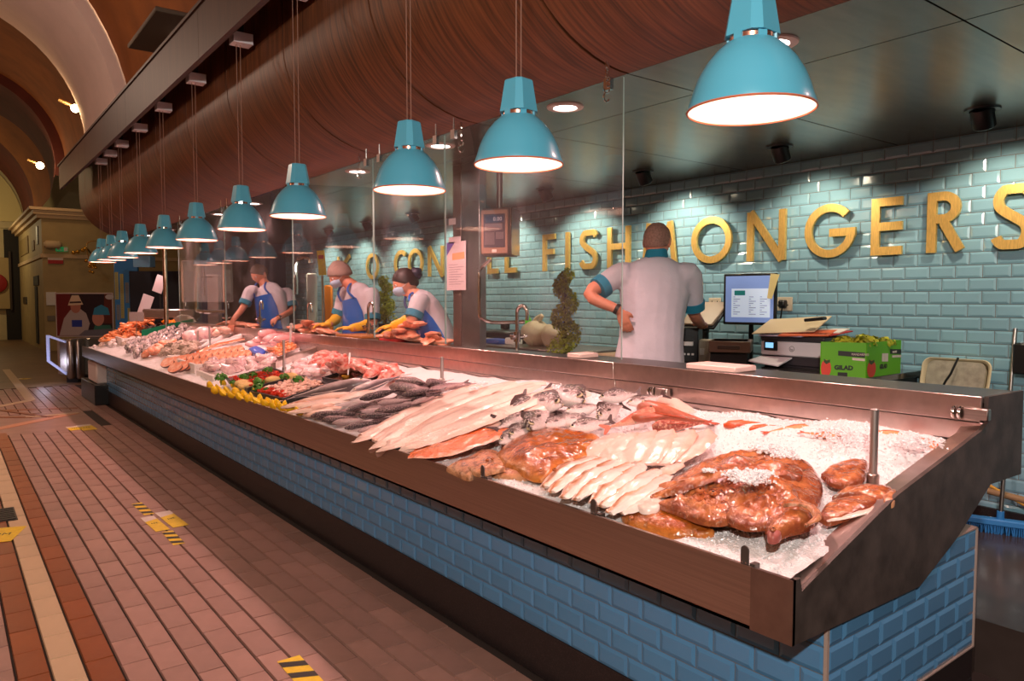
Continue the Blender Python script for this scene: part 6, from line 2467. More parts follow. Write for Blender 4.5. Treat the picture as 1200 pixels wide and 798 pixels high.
# spiral clipped bushes
leafg = mat('topiary leaf', hexc(180, 188, 60), .6, island=.4)
for (px, pt, pb, X_, W_, lab) in ((662, 320, 418, 4.1, .16, 'spiral clipped bush between the carrier bags and the man'), (452, 327, 375, 4.3, .15, 'spiral clipped bush behind the woman with the dark bun')):
    b, t = at(px, pb, 'x', X_), at(px, pt, 'x', X_)
    b.z = max(b.z, .9)
    o = thing('topiary_bush', lab, 'plant', (b.x, b.y, FLOOR2), 'spiral clipped bushes')
    m = MB()
    H_ = t.z - b.z
    for i in range(2600):
        u = random.random()
        a = u * 2 * PI * 2.6 + (1.2 if px > 600 else 0)
        R_ = W_ * (.95 - .45 * u)
        c = V((b.x + R_ * .42 * math.cos(a), b.y + R_ * .42 * math.sin(a), b.z + H_ * u))
        dd = V((random.gauss(0, 1), random.gauss(0, 1), random.gauss(0, .9))).normalized()
        q = c + dd * R_ * .62 * random.uniform(.75, 1.05)
        s = random.uniform(.008, .018)
        a1 = dd.orthogonal().normalized()
        a2 = dd.cross(a1)
        th = random.uniform(0, 6.28)
        a1, a2 = a1 * math.cos(th) + a2 * math.sin(th), a2 * math.cos(th) - a1 * math.sin(th)
        m.add([q - a1 * s, q + a2 * s * .6 + dd * s, q + a1 * s + dd * s * .8, q - a2 * s * .6], [(0, 1, 2, 3)])
    m.build('foliage', leafg, o, smooth=0, kind='stuff')
    m = MB()
    m.tube([(b.x, b.y, FLOOR2), (b.x, b.y, t.z - .06)], .012, 8)
    m.build('stem', mat('bark', hexc(70, 52, 36), .8), o)
    m = MB()
    m.lathe([(.0005, FLOOR2), (.13, FLOOR2), (.17, b.z - .05), (.16, b.z - .04), (.0005, b.z - .06)], 20, Matrix.Translation((b.x, b.y, 0)))
    m.build('pot', black, o)
# ------------------------------------------------------------------ people
skin = mat('skin', hexc(214, 140, 112), .5, var=.06, vs=20)
skin2 = mat('pale skin', hexc(232, 160, 130), .5, var=.05, vs=20)
tunic = mat('white work tunic', hexc(206, 202, 212), .8, var=.06, vs=7, bump=.8, bs=9)
teal = mat('teal trim', hexc(30, 130, 160), .7)
apron_m = mat('blue wipe clean apron', hexc(20, 98, 190), .22, coat=.4, bump=.15, bs=9)
navy = mat('navy trousers', hexc(28, 34, 62), .8)
glove_m = mat('yellow rubber glove', hexc(238, 186, 40), .4)
mask_m = mat('blue face mask', hexc(176, 204, 232), .8)
hair_grey = mat('grey hair', hexc(96, 78, 66), .7, var=.25, vs=60)
hair_dark = mat('dark brown hair', hexc(44, 26, 24), .5, var=.3, vs=60)
net_m = mat('hair net', hexc(158, 132, 122), .85, var=.25, vs=90, bump=.3, bs=120)


def frame_dir(f, u=V((0, 0, 1))):
    f = f.normalized()
    r = f.cross(u).normalized()
    return r, f, r.cross(f)


def ell(c, s, f, a, b, n=20):
    return [c + s * (a * math.cos(2 * PI * k / n)) + f * (b * math.sin(2 * PI * k / n)) for k in range(n)]


def chain_rings(spec, side, fwd, n=20):
    """spec: (centre, half width, half depth)"""
    rings = []
    for i, (c, a, b) in enumerate(spec):
        t = (spec[min(i + 1, len(spec) - 1)][0] - spec[max(i - 1, 0)][0]).normalized()
        s = (side - t * side.dot(t)).normalized()
        f = t.cross(s)
        if f.dot(fwd) < 0:
            f = -f
        rings.append(ell(c, s, f, a, b, n))
    return rings


def head_mb(c, R, size=.115, nose=True):
    """head: local x right, y forward, z up; size = half height"""
    r, f, u = R
    m = MB()
    seg, rg = 28, 20
    vs, fs = [], []
    for i in range(rg + 1):
        th = PI * i / rg
        for j in range(seg):
            ph = 2 * PI * j / seg
            x, y, z = math.sin(th) * math.cos(ph), math.sin(th) * math.sin(ph), math.cos(th)
            X, Y, Z = x * .70, y * .86, z
            if z < 0:
                X *= 1 - .30 * (-z) ** 1.3
                Y *= 1 - .12 * (-z) ** 1.5 if y > 0 else 1 - .3 * (-z)
                if y > 0:
                    Y += .05 * (-z)
            if y > .3:
                # brow, eye sockets, nose, mouth, chin
                def g(x0, z0, sx, sz):
                    return math.exp(-((X - x0) / sx) ** 2 - ((Z - z0) / sz) ** 2)
                Y += .16 * g(0, -.22, .10, .15) + .08 * g(0, -.05, .07, .15) + .04 * g(0, .14, .35, .07)
                Y -= .06 * (g(-.28, .02, .13, .08) + g(.28, .02, .13, .08))
                Y += .05 * g(0, -.50, .16, .05) - .025 * g(0, -.56, .14, .025) + .05 * g(0, -.82, .18, .1)
            vs.append(c + (r * X + f * Y + u * Z) * size)
    for i in range(rg):
        for j in range(seg):
            k = (j + 1) % seg
            fs.append((i * seg + j, (i + 1) * seg + j, (i + 1) * seg + k, i * seg + k))
    m.add(vs, fs)
    for s in (-1, 1):       # ears
        m.sphere(c + (r * (s * .70) + f * -.06 + u * -.08) * size, size * .2, 10, 8, Matrix(((r.x * .35, f.x * .9, u.x * 1.35), (r.y * .35, f.y * .9, u.y * 1.35), (r.z * .35, f.z * .9, u.z * 1.35))))
    return m


def cap_mb(c, R, size, k=1.07, low=-.35, frontz=.35, puff=0.0, seed=0):
    """hair or net: shell over the skull, lower at the back than over the brow"""
    r, f, u = R
    m = MB()
    seg, rg = 28, 12
    rings = []
    for i in range(rg + 1):
        ring = []
        for j in range(seg):
            ph = 2 * PI * j / seg
            fr = .5 + .5 * math.sin(ph)
            zmin = low + (frontz - low) * fr ** 1.5
            z = 1 - (1 - zmin) * (i / rg)
            rad = math.sqrt(max(0, 1 - min(.999, z * z)))
            X, Y, Z = rad * math.cos(ph) * .70, rad * math.sin(ph) * .86, z
            kk = k + puff * (.5 - fr) + .03 * noise.noise((X * 4 + seed, Y * 4, Z * 4))
            if i == rg:
                kk = 1.0
            ring.append(c + (r * X + f * Y + u * Z) * size * kk)
        rings.append(ring)
    m.loft(rings, True)
    return m


def hand_mb(m, w, d, n, size=.18, curl=.6, spread=.25):
    """palm with four unequal fingers and a thumb; w wrist, d towards the fingers, n out of the back of the hand"""
    d = d.normalized()
    n = (n - d * n.dot(d)).normalized()
    s = d.cross(n)
    pl = size * .5
    rings = []
    for t, a, b in ((-.02, .026, .02), (.3, .036, .018), (.7, .041, .016), (1.0, .040, .012)):
        rings.append(ell(w + d * (pl * t), s, n, a * size / .18, b * size / .18, 12))
    m.loft(rings, True)
    for k, (o, L) in enumerate(((-.030, .40), (-.010, .45), (.010, .42), (.029, .33))):
        b = w + d * (pl * .92) + s * (o * size / .18)
        dd = (d + s * (o * spread * 6)).normalized()
        pts = [b]
        for q in range(3):
            a = curl * (q + .6)
            pts.append(pts[-1] + (dd * math.cos(a) - n * math.sin(a)) * (size * L / 3 * (1.15 - .15 * q)))
        m.tube(pts, [.0095 * size / .18, .009 * size / .18, .0085 * size / .18, .0065 * size / .18], 8)
    b = w + d * (pl * .25) - s * (.03 * size / .18)
    pts = [b, b + (d * .7 - s * .7 - n * .15).normalized() * size * .19, b + (d * .7 - s * .7 - n * .15).normalized() * size * .19 + (d * .95 - s * .15 - n * .3).normalized() * size * .15]
    m.tube(pts, [.013 * size / .18, .011 * size / .18, .008 * size / .18], 8)


def fuse(m, name, ma, parent, voxel=.008, smooth_it=4):
    """one continuous surface out of the overlapping limbs"""
    me = m.mesh('tmp', ma, 0, wpos(parent))
    o = link('tmp', me)
    md = o.modifiers.new('r', 'REMESH')
    md.mode = 'VOXEL'
    md.voxel_size = voxel
    md.use_smooth_shade = True
    sm = o.modifiers.new('s', 'SMOOTH')
    sm.factor = .5
    sm.iterations = smooth_it
    e = evaluate(o)
    e.name = name
    if not e.materials:
        e.materials.append(ma)
    e.shade_smooth()
    return link(name, e, parent)


def limb(m, pts, rad, seg=14):
    m.tube(catmull(pts, 4 * (len(pts) - 1)), [interp(rad, i / (4 * (len(pts) - 1))) for i in range(4 * (len(pts) - 1) + 1)], seg)


def trousers_and_legs(body, tr, pel, side, fwd, ground):
    for s in (-1, 1):
        hip = pel + side * (s * .095)
        kn = V((hip.x, hip.y, ground + .48)) + side * (s * .01) + fwd * .02
        an = V((hip.x, hip.y, ground + .08)) + side * (s * .015)
        limb(body, [hip, kn, an], [.08, .07, .055, .05, .04])
        limb(tr, [hip + V((0, 0, .03)), kn, an + V((0, 0, .02))], [.105, .09, .075, .07, .065])
        rings = [ell(an + fwd * q - V((0, 0, h)), side, V((0, 0, 1)), a, b, 12) for q, h, a, b in ((-.06, .04, .03, .035), (0, .04, .04, .04), (.09, .05, .042, .028), (.17, .06, .03, .016))]
        body.loft(rings, True)
    tr.loft(chain_rings([(pel - V((0, 0, .1)), .16, .11), (pel, .185, .12), (pel + V((0, 0, .14)), .18, .115)], side, fwd), True)


def person(label, Z, hd, hfwd, hup, torso, side, fwd, arms, ground, hair, hairmat, hsize=.125, skinm=None, mask=False, apron=False, glove=False, neck=None, collar=False, watch=False, bun=None, eyes_=True, pelvis=None):
    skinm = skinm or skin
    c = atZ(*hd[:2], Z + hd[2])
    pel = atZ(*pelvis[:2], Z + pelvis[2])
    o = thing('person', label, 'person', (pel.x, pel.y, ground))
    side, fwd = side.normalized(), fwd.normalized()
    R = frame_dir(hfwd, hup)
    body, tr, sh = MB(), MB(), MB()
    T = [(atZ(x, y, Z + dz), a, b) for x, y, dz, a, b in torso]     # neck base ... hem
    # body
    body.v += []
    hm = head_mb(c, R, hsize)
    body.add(hm.v, hm.f)
    nb = atZ(*neck[:2], Z + neck[2])
    limb(body, [c - R[2] * hsize * .45 - R[1] * hsize * .12, nb, T[1][0]], [.058, .058, .07, .09])
    body.loft(chain_rings([(p, a * .86, b * .84) for p, a, b in T] + [(pel, .15, .1)], side, fwd), True)
    trousers_and_legs(body, tr, pel, side, fwd, ground)
    sh.loft(chain_rings(T, side, fwd), True)
    cuffs, gl = [], MB()
    for A in arms:
        S, E_, Wp = [atZ(x, y, Z + dz) for x, y, dz in A['pts']]
        limb(body, [S, E_, Wp], [.052, .05, .043, .038, .029])
        hand_mb(body, Wp, A['hd'], A['hn'], curl=A.get('curl', .5))
        u = A.get('sleeve', .8)
        e = S.lerp(E_, u)
        s0 = S.lerp(T[2][0], .25)
        limb(sh, [s0, S, e], [.09, .088, .08, .074, .07])
        d = (E_ - S).normalized()
        cuffs.append((e - d * .045, e + d * .012))
        if glove:
            hand_mb(gl, Wp, A['hd'], A['hn'], size=.2, curl=A.get('curl', .5))
            g0 = E_.lerp(Wp, .25)
            limb(gl, [g0, g0.lerp(Wp, .5), Wp + A['hd'].normalized() * .02], [.058, .052, .045, .042, .036])
        if watch and A.get('watch'):
            wp = E_.lerp(Wp, .9)
            dd = (Wp - E_).normalized()
            m = MB()
            m.tube([wp - dd * .012, wp + dd * .012], .037, 14)
            m.build('watch', black, o)
    fuse(body, 'body', skinm, o, .0065, 2)
    fuse(tr, 'trousers', navy, o, .014, 3)
    fuse(sh, 'shirt', tunic, o, .011, 5)
    for a, b in cuffs:
        m = MB()
        m.tube([a, a.lerp(b, .5), b], [.0805, .079, .0775], 18)
        m.build('cuff', teal, o, smooth=60)
    if glove:
        fuse(gl, 'gloves', glove_m, o, .0065, 2)
    if collar:
        m = MB()
        d = (c - nb).normalized()
        m.loft([ell(nb + d * k, side, d.cross(side), a, a * .95, 20) for k, a in ((-.03, .085), (.0, .078), (.035, .07), (.036, .062), (-.02, .066))], False)
        m.build('collar', teal, o, smooth=60)
    hair(o, c, R, hsize, hairmat)
    if bun:
        m = MB()
        bc = c + (R[1] * bun[0] + R[2] * bun[1]) * hsize
        m.sphere(bc, (hsize * .5, hsize * .5, hsize * .45), 16, 12)
        m.v = [tuple(V(q) + (V(q) - bc).normalized() * .012 * noise.noise(V(q) * 40)) for q in m.v]
        m.build('hair_bun', mat('hair bun', hexc(36, 34, 58), .5, var=.4, vs=50), o, smooth=60)
    if eyes_:
        for s in (-1, 1):
            m = MB()
            e = c + (R[0] * (s * .27) + R[1] * .76 + R[2] * .02) * hsize
            m.sphere(e, hsize * .085, 10, 8)
            m.build('eye', mat('eye white', hexc(226, 214, 206), .3), o, smooth=60)
            m = MB()
            m.sphere(e + R[1] * hsize * .055, hsize * .045, 8, 6)
            m.build('pupil', mat('pupil', (.02, .015, .012), .2), o, smooth=60)
    if mask:
        m = MB()
        rings = []
        for z, y, w in ((-.12, .90, .40), (-.25, 1.06, .50), (-.45, 1.04, .54), (-.66, .96, .46), (-.8, .84, .3)):
            ring = []
            for k in range(13):
                t = -1 + 2 * k / 12
                ring.append(c + (R[0] * (w * 1.12 * math.sin(t * 1.35)) + R[1] * (y * (math.cos(t * 1.35) * .72 + .28) + .03) + R[2] * z) * hsize)
            rings.append(ring)
        m.loft(rings, False, False)
        k_ = len(m.v)
        m.loft([[p - R[1] * .006 for p in r_] for r_ in rings], False, False)
        m.build('face_mask', mask_m, o, smooth=70)
        for s in (-1, 1):
            m = MB()
            m.tube([c + (R[0] * (s * .5) + R[1] * .55 + R[2] * -.3) * hsize, c + (R[0] * (s * .74) + R[1] * .0 + R[2] * -.1) * hsize], .003, 5)
            m.build('mask_loop', white, o)
    if apron:
        m = MB()
        n = 15
        rings = []
        for i, (p, a, b) in enumerate(T[2:] + [(pel - V((0, 0, .25)), .21, .16)]):
            t = (T[-1][0] - T[0][0]).normalized()
            s = (side - t * side.dot(t)).normalized()
            f = t.cross(s)
            if f.dot(fwd) < 0:
                f = -f
            span = apron[min(i, len(apron) - 1)]
            rings.append([p + s * ((a + .018) * math.sin(span * (-1 + 2 * k / (n - 1)))) + f * ((b + .02) * math.cos(span * (-1 + 2 * k / (n - 1)))) for k in range(n)])
        m.loft(rings, False, False)
        m.loft([[q + (q - rings[i][n // 2]) * 0 - fwd * .005 for q in r_] for i, r_ in enumerate(rings)], False, False)
        m.build('apron', apron_m, o, smooth=70)
        for s_ in (-1, 1):
            m = MB()
            k = 1 if s_ < 0 else n - 2
            e = rings[0][k]
            q = nb + side * (s_ * .07) + fwd * .03
            m.tube(catmull([e, e.lerp(q, .5) + fwd * .05, q, nb - fwd * .075], 10), .012, 7)
            m.build('apron_strap', apron_m, o)
    return o


def hair_short(o, c, R, hs, ma):
    cap_mb(c, R, hs, 1.05, -.5, .42).build('hair', ma, o, smooth=70)


def hair_net(o, c, R, hs, ma):
    cap_mb(c, R, hs, 1.17, -.45, .28, .12, 3).build('hair_net', ma, o, smooth=70)
    cap_mb(c, R, hs, 1.05, -.4, .35).build('hair', hair_dark, o, smooth=70)


def hair_up(o, c, R, hs, ma):
    cap_mb(c, R, hs, 1.10, -.55, .38, .05, 5).build('hair', ma, o, smooth=70)


CF = V((_cf.x, _cf.y, 0)).normalized()      # away from the camera, level
CR_ = V((_cr.x, _cr.y, 0)).normalized()     # to the right in the view
U = V((0, 0, 1))

# the man at the wall, seen from behind, hand on hip
person('man seen from behind in a white tunic with teal cuffs, hand on his hip', 4.93, (770, 283, .02), CF * .85 + CR_ * .45 - U * .2, U,
       [(769, 301, 0, .075, .07), (769, 309, 0, .17, .10), (768, 322, 0, .225, .125), (767, 342, 0, .235, .135), (765, 368, 0, .215, .13), (763, 398, 0, .215, .14), (761, 424, 0, .235, .15)],
       CR_, CF, [dict(pts=((724, 323, .0), (691, 345, -.08), (727, 364, -.14)), hd=CR_ * .35 - U * .95, hn=-CF * .9 + CR_ * -.3, curl=.25, sleeve=.66, watch=True),
                 dict(pts=((809, 324, .0), (813, 366, .12), (822, 380, .34)), hd=CF * .9 + CR_ * .3, hn=U, curl=.4, sleeve=.86)],
       FLOOR2, hair_short, mat('cropped hair', hexc(150, 112, 98), .75, var=.25, vs=80), hsize=.125, neck=(769, 300, .0), collar=True, watch=True, pelvis=(765, 432, .05))

# the woman with the bun, in profile
f3 = -CR_ * .9 - CF * .35
person('woman with a dark hair bun, face mask and yellow gloves bending over orange fish', 6.45, (475, 331, 0), -CR_ * .92 - CF * .3 - U * .35, U - CR_ * .3,
       [(486, 345, 0, .07, .07), (492, 351, 0, .13, .11), (498, 361, 0, .19, .13), (506, 376, 0, .20, .14), (513, 392, 0, .20, .145), (518, 408, 0, .20, .15)],
       CF * .9 - CR_ * .35, f3, [dict(pts=((491, 354, -.17), (484, 373, -.22), (462, 382, -.2)), hd=-CR_ * .95 - U * .1, hn=U, curl=.35, sleeve=.92),
                                 dict(pts=((497, 354, .17), (480, 376, .2), (462, 386, .1)), hd=-CR_ * .9 - U * .3, hn=U, curl=.35, sleeve=.9)],
       FLOOR2, hair_up, hair_dark, hsize=.12, skinm=skin2, mask=True, apron=(1.15, 1.35, 1.5, 1.6, 1.6), glove=True, neck=(484, 344, 0), bun=(-.95, .35), pelvis=(520, 420, .02))

# the worker in the hair net
f2 = -CR_ * .75 - CF * .6
person('worker in a hair net, face mask and blue apron working with yellow gloves', 7.55, (398, 322, 0), -CR_ * .75 - CF * .5 - U * .5, U - CR_ * .15,
       [(413, 335, 0, .07, .07), (417, 340, 0, .15, .11), (421, 350, 0, .22, .14), (423, 366, 0, .225, .15), (423, 384, 0, .225, .155), (423, 400, 0, .225, .16)],
       CR_ * .65 - CF * .75, f2, [dict(pts=((436, 347, -.12), (437, 379, -.2), (413, 385, -.36)), hd=-CR_ * .95 + U * .1, hn=U, curl=.4, sleeve=.85),
                                  dict(pts=((404, 346, .15), (396, 372, .15), (386, 380, -.1)), hd=-CR_ * .9 - CF * .2, hn=U, curl=.4, sleeve=.85)],
       FLOOR2, hair_net, net_m, hsize=.125, skinm=skin, mask=True, apron=(.7, .95, 1.1, 1.2), glove=True, neck=(410, 333, 0), pelvis=(423, 408, .03))

# the grey haired worker
f1 = -CF * .8 - CR_ * .45
person('grey haired worker in white tunic and blue apron leaning with both hands on the ledge', 9.7, (304, 321, 0), -CF * .75 - CR_ * .45 - U * .45, U,
       [(311, 333, 0, .07, .07), (313, 337, 0, .16, .11), (316, 346, 0, .23, .14), (319, 360, 0, .23, .145), (321, 376, 0, .225, .15), (322, 392, 0, .225, .15)],
       CR_ * .85 - CF * .4, f1, [dict(pts=((293, 342, -.05), (285, 360, -.12), (273, 375, -.3)), hd=-U * .9 - CR_ * .3, hn=-CF, curl=.3, sleeve=.78),
                                 dict(pts=((338, 345, .05), (343, 362, .0), (325, 373, -.28)), hd=-CR_ * .8 - U * .5, hn=-CF * .5 + U * .5, curl=.9, sleeve=.8, watch=True)],
       FLOOR2, hair_short, hair_grey, hsize=.13, skinm=skin, apron=(.62, .8, .95, 1.1), neck=(309, 331, 0), watch=True, pelvis=(322, 400, .03))

# fish on the work ledge in front of the workers
fmesh = [lump_mesh('fillet_pile_piece', salmd_m, (.13, .06, .025), .35, k) for k in (2, 5, 9)]


def ledge_spots(n, px0, px1, pyb, hmax):
    out = []
    for i in range(n):
        u = (i + .5) / n
        px = px0 + (px1 - px0) * random.random()
        k = 1 - abs((px - (px0 + px1) / 2) / ((px1 - px0) / 2)) ** 2
        p = at(px, pyb, 'x', 3.0 + .1 * random.random())
        p.z = LZ + .02 + hmax * k * u
        out.append(p)
    return out


for grp, lab, sp in (('orange fillets before the woman', 'orange fish fillet in the stack on the ledge before the woman in the bun', ledge_spots(16, 455, 515, 404, .14)),
                     ('pink fillets before the hair net worker', 'pink orange fillet on the ledge in front of the worker in the hair net', ledge_spots(16, 338, 388, 388, .09)),
                     ('pale pieces by the hand', 'pale pink fish piece on the ledge by the hand of the grey haired worker', ledge_spots(10, 255, 298, 383, .03))):
    for n, p in enumerate(sp):
        q = link('fish_fillet', fmesh[n % 3])
        q.location = p
        q.rotation_euler = (random.uniform(-.3, .3), random.uniform(-.3, .3), random.uniform(0.6, 2.4))
        tag(q, lab, 'fish fillet', grp)
m = MB()
p = at(462, 398, 'x', 3.02)
m.bbox((2.98, p.y - .12, LZ), (3.2, p.y + .2, LZ + .02), .004)
tag(m.build('red_board', mat('red board', hexc(206, 50, 50), .5)), 'red cutting board end sticking out before the woman with the bun', 'board')
m = MB()
p, q = at(398, 394, 'x', 3.02), at(428, 396, 'x', 3.02)
m.bbox((2.98, q.y, LZ), (3.26, p.y, LZ + .025), .005)
tag(m.build('wooden_board', mat('oak board', hexc(176, 110, 50), .5)), 'wooden cutting board in front of the worker in the hair net', 'board')
# ------------------------------------------------------------------ far end of the stall
# end wall with a dark doorway, shelving, steel pole and price boards
endw = mat('blue painted wall', hexc(40, 66, 96), .5)
m = MB()
m.box((3.5, 13.3, FLOOR2), (WALLX, 13.5, 2.6))
m.box((2.35, 13.52, 1.0), (2.36, 13.54, 1.01))
m.build('wall_far', endw, kind='structure')
m = MB()
a, b = at(262, 340, 'y', 13.28), at(300, 340, 'y', 13.28)
m.box((a.x, 13.27, FLOOR2), (b.x, 13.3, at(280, 303, 'y', 13.28).z))
m.build('door_1', blackm, kind='structure')
p = at(265, 330, 'y', 13.24)
pf = thing('framed_picture', 'small framed pale picture by the dark doorway', 'picture', p)
m = MB()
m.bbox((p.x - .08, 13.24, p.z - .22), (p.x + .1, 13.27, p.z + .22), .004)
m.build('frame', black, pf)
m = MB()
m.box((p.x - .06, 13.236, p.z - .2), (p.x + .08, 13.24, p.z + .2))
m.build('sheet', mat('grey print sheet', hexc(150, 140, 138), .6, var=.3, vs=14), pf)
# brass pole from the counter to the ceiling
p = at(195, 375, 'x', 2.75)
m = MB()
m.tube([(p.x, p.y, 1.0), (p.x, p.y, CEIL)], .035, 14)
tag(m.build('steel_pole', mat('coppery pole', (.62, .42, .3), .25, 1)), 'shiny steel pole standing at the far end under the seventh lamp', 'pole')
# hanging clear box and its column
Zh = 10.6
c0 = atZ(243, 330, Zh)
o = thing('clear_hood', 'clear plastic hood on a steel column with a bent pipe at the far end', 'hood', c0)
Mh = frame(c0, CR_, U, -CF)
clr = mat('clear plastic', (.8, .76, .74), .1)
nt = clr.node_tree
bs_ = nt.nodes['Principled BSDF']
bs_.inputs['Alpha'].default_value = .22
m = MB()
hw, hh2 = 24 / FPX * Zh, 24 / FPX * Zh
m.bbox((-hw, -hh2, -.2), (hw, hh2, .15), .01, Mh)
m.build('box', clr, o)
for x in (-1, 1):
    m = MB()
    m.bbox((x * hw - .012, -hh2, .13), (x * hw + .012, hh2, .16), .003, Mh)
    m.build('edge_strip', mat('hood edge', hexc(190, 160, 140), .3), o)
m = MB()
m.bbox((.0, -.75, -.1), (.16, .1, .02), .008, Mh)
m.build('column', mat('grey column', hexc(160, 146, 142), .35, .5), o)
m = MB()
m.tube(catmull([Mh @ V((-.1, .2, .1)), Mh @ V((-.12, -.3, .1)), Mh @ V((-.08, -.42, .1)), Mh @ V((.3, -.43, .1))], 24), .03, 8)
m.build('bent_pipe', chrome, o)
m = MB()
m.bbox((.02, -.2, .155), (.03, .2, .165), .002, Mh)
m.bbox((-.08, .06, .155), (.14, .07, .165), .002, Mh)
m.build('handle_cross', chrome, o)
# round steel plate, black ledges, shelves, till
p = atZ(216, 385, 11.8)
m = MB()
m.lathe([(.0005, 0), (.22, .0), (.225, .01), (.2, .02), (.0005, .03)], 28, frame(p, CR_, U, -CF))
tag(m.build('steel_plate', steel), 'round dull steel plate standing behind the farthest tap', 'plate')
p = atZ(205, 369, 12.2)
m = MB()
m.bbox((-.42, -.06, 0), (.42, .1, .25), .02, frame(p, CR_, U, -CF))
q = tag(m.build('steel_hood', steel), 'wide low steel warmer in front of the dark far wall', 'warmer')
p = atZ(210, 345, 13.4)
m = MB()
m.bbox((-.9, FLOOR2 - p.z, -.05), (.8, .42, .0), .01, frame(p, CR_, U, -CF))
tag(m.build('navy_screen', mat('navy panel', hexc(16, 22, 38), .5)), 'dark navy panel behind the steel warmer', 'panel')
for (px, py, w, h, ma, lab) in ((187, 333, .08, .14, mat('flyer', hexc(196, 186, 190), .6), 'tilted white flyer on a stand left of the steel pole'), (171, 357, .09, .16, mat('flyer', hexc(196, 186, 190), .6), 'white card leaning on the counter left of the steel pole')):
    p = atZ(px, py, 12.0)
    m = MB()
    m.bbox((-w, -h, 0), (w, h, .01), .002, frame(p, CR_, U, -CF) @ Matrix.Rotation(-.35, 4, 'Z'))
    o = thing('flyer', lab, 'flyer', p)
    m.build('sheet', ma, o)
    m = MB()
    m.tube([p - CF * -.02, V((p.x, p.y, 1.0)) + CF * .02], .012, 6)
    m.build('stand', black, o)
# blue price board with yellow strips
Zb = 13.6
pb = thing('price_board', 'tall blue board with rows of yellow and white price strips', 'board', atZ(148, 390, Zb))
Mb2 = frame(atZ(148, 345, Zb), CR_, U, -CF)
sx = Zb / FPX
m = MB()
m.bbox((-14 * sx, -1.7, -.06), (14 * sx, 46 * sx, 0), .01, Mb2)
m.build('board', mat('price board blue', hexc(44, 112, 168), .45), pb)
for k, (x, y0, y1) in enumerate(((-11, -6, 26), (-5, -28, 18), (1, -10, 14), (7, -25, 27), (-5, 18, 24), (-10, -30, -12), (3, -38, -16))):
    m = MB()
    m.bbox((x * sx - .03, y0 * sx, 0), (x * sx + .035, y1 * sx, .006), .002, Mb2)
    st_ = m.build('price_strip', mat('strip grey', hexc(120, 126, 132), .5) if k % 3 == 2 else mat('strip yellow', hexc(170, 160, 92), .5), pb)
    m = MB()
    for i in range(int((y1 - y0) / 2)):
        m.box((x * sx - .02, (y0 + 2 * i + .6) * sx, .006), (x * sx + .02, (y0 + 2 * i + 1.2) * sx, .007), Mb2)
    m.build('print', mat('strip print', hexc(60, 64, 70), .5), st_, smooth=0, kind='stuff')
m = MB()
p = atZ(169, 308, 13.0)
m.bbox((-.15, -.08, -.1), (.15, .12, .1), .01, frame(p, CR_, U, -CF))
tag(m.build('glazed_box', mat('bright glass', hexc(120, 170, 206), .08, coat=1)), 'shiny glazed blue box above the price board', 'box')
# guitar-like orange holder and yellow sign by the hair net worker
p = atZ(377, 308, 9.6)
o = thing('yellow_sign', 'yellow warning sign with a red mark standing behind the hair net worker', 'sign', p)
M = frame(p, CR_, U, -CF) @ Matrix.Rotation(.08, 4, 'Z')
m = MB()
m.bbox((-.05, -.16, 0), (.05, .16, .01), .003, M)
m.build('board', yel, o)
m = MB()
m.bbox((-.035, .05, .01), (.035, .1, .012), .0005, M)
m.build('red_mark', pepper_m, o)
m = MB()
m.tube([p - CF * -.02, V((p.x, p.y, FLOOR2)) + CF * .02], .015, 8)
m.build('post', mat('sign post', hexc(170, 150, 120), .5), o)
p = at(386, 350, 'x', 4.55)
m = MB()
m.bbox((-.06, 1.06 - p.z, 0), (.06, .2, .08), .02, frame(p, CR_, U, -CF))
tag(m.build('orange_caddy', mat('orange plastic', hexc(230, 130, 30), .4)), 'orange plastic caddy on the wall behind the hair net worker', 'caddy')
p = at(367, 343, 'x', 4.6)
m = MB()
m.bbox((-.08, 1.06 - p.z, 0), (.07, .3, .1), .02, frame(p, CR_, U, -CF))
tag(m.build('white_dispenser', white), 'white dispenser between the grey haired worker and the yellow sign', 'dispenser')
m = MB()
m.tube(catmull([atZ(347, 345, 9.6), atZ(347, 310, 9.6), atZ(353, 303, 9.6), atZ(362, 303, 9.6), atZ(364, 308, 9.6)], 24), .025, 8)
tag(m.build('pipe_arch', chrome), 'arched steel pipe behind the grey haired worker', 'pipe')
# low bench behind the workers
m = MB()
m.bbox((4.3, 5.6, FLOOR2), (WALLX - .02, 12.8, 1.02), .01)
bench = thing('back_bench', 'long steel bench along the tiled wall behind the workers', 'bench', (4.6, 9, FLOOR2))
m.build('cabinet', MATS['sink dark'], bench)
m = MB()
m.bbox((4.26, 5.58, 1.02), (WALLX - .01, 12.82, 1.06), .006)
m.build('worktop', steel, bench)
for n, (px, py, w, h, ma, lab) in enumerate(((356, 372, .1, .2, mat('grey tub', hexc(120, 116, 110), .5), 'grey tub on the bench behind the grey haired worker'), (340, 378, .14, .08, mat('cream tub', hexc(200, 180, 140), .5), 'cream tub on the bench behind the tap'), (372, 376, .1, .14, green_pl, 'green tub on the bench left of the orange caddy'),
                                             (520, 366, .12, .1, black, 'dark tray behind the woman with the bun'), (521, 352, .13, .05, mat('dark crate', hexc(58, 48, 42), .6), 'dark crate stacked behind the woman with the bun'))):
    p = at(px, py, 'x', 4.6)
    m = MB()
    m.bbox((p.x - w, p.y - w, 1.06), (p.x + w, p.y + w, 1.06 + h), .015)
    tag(m.build('storage_tub', ma), lab, 'tub')

# ------------------------------------------------------------------ market hall
def circ_ring(T, rc, zc, R, a0=-8, a1=188, n=36):
    return [V((rc + R * math.cos(math.radians(a0 + (a1 - a0) * k / n)), T, zc + R * math.sin(math.radians(a0 + (a1 - a0) * k / n)))) for k in range(n + 1)]


def vault(rings, ma, name):
    m = MB()
    m.loft(rings, False, False)
    o = m.build(name, ma, smooth=50, kind='structure')
    return o


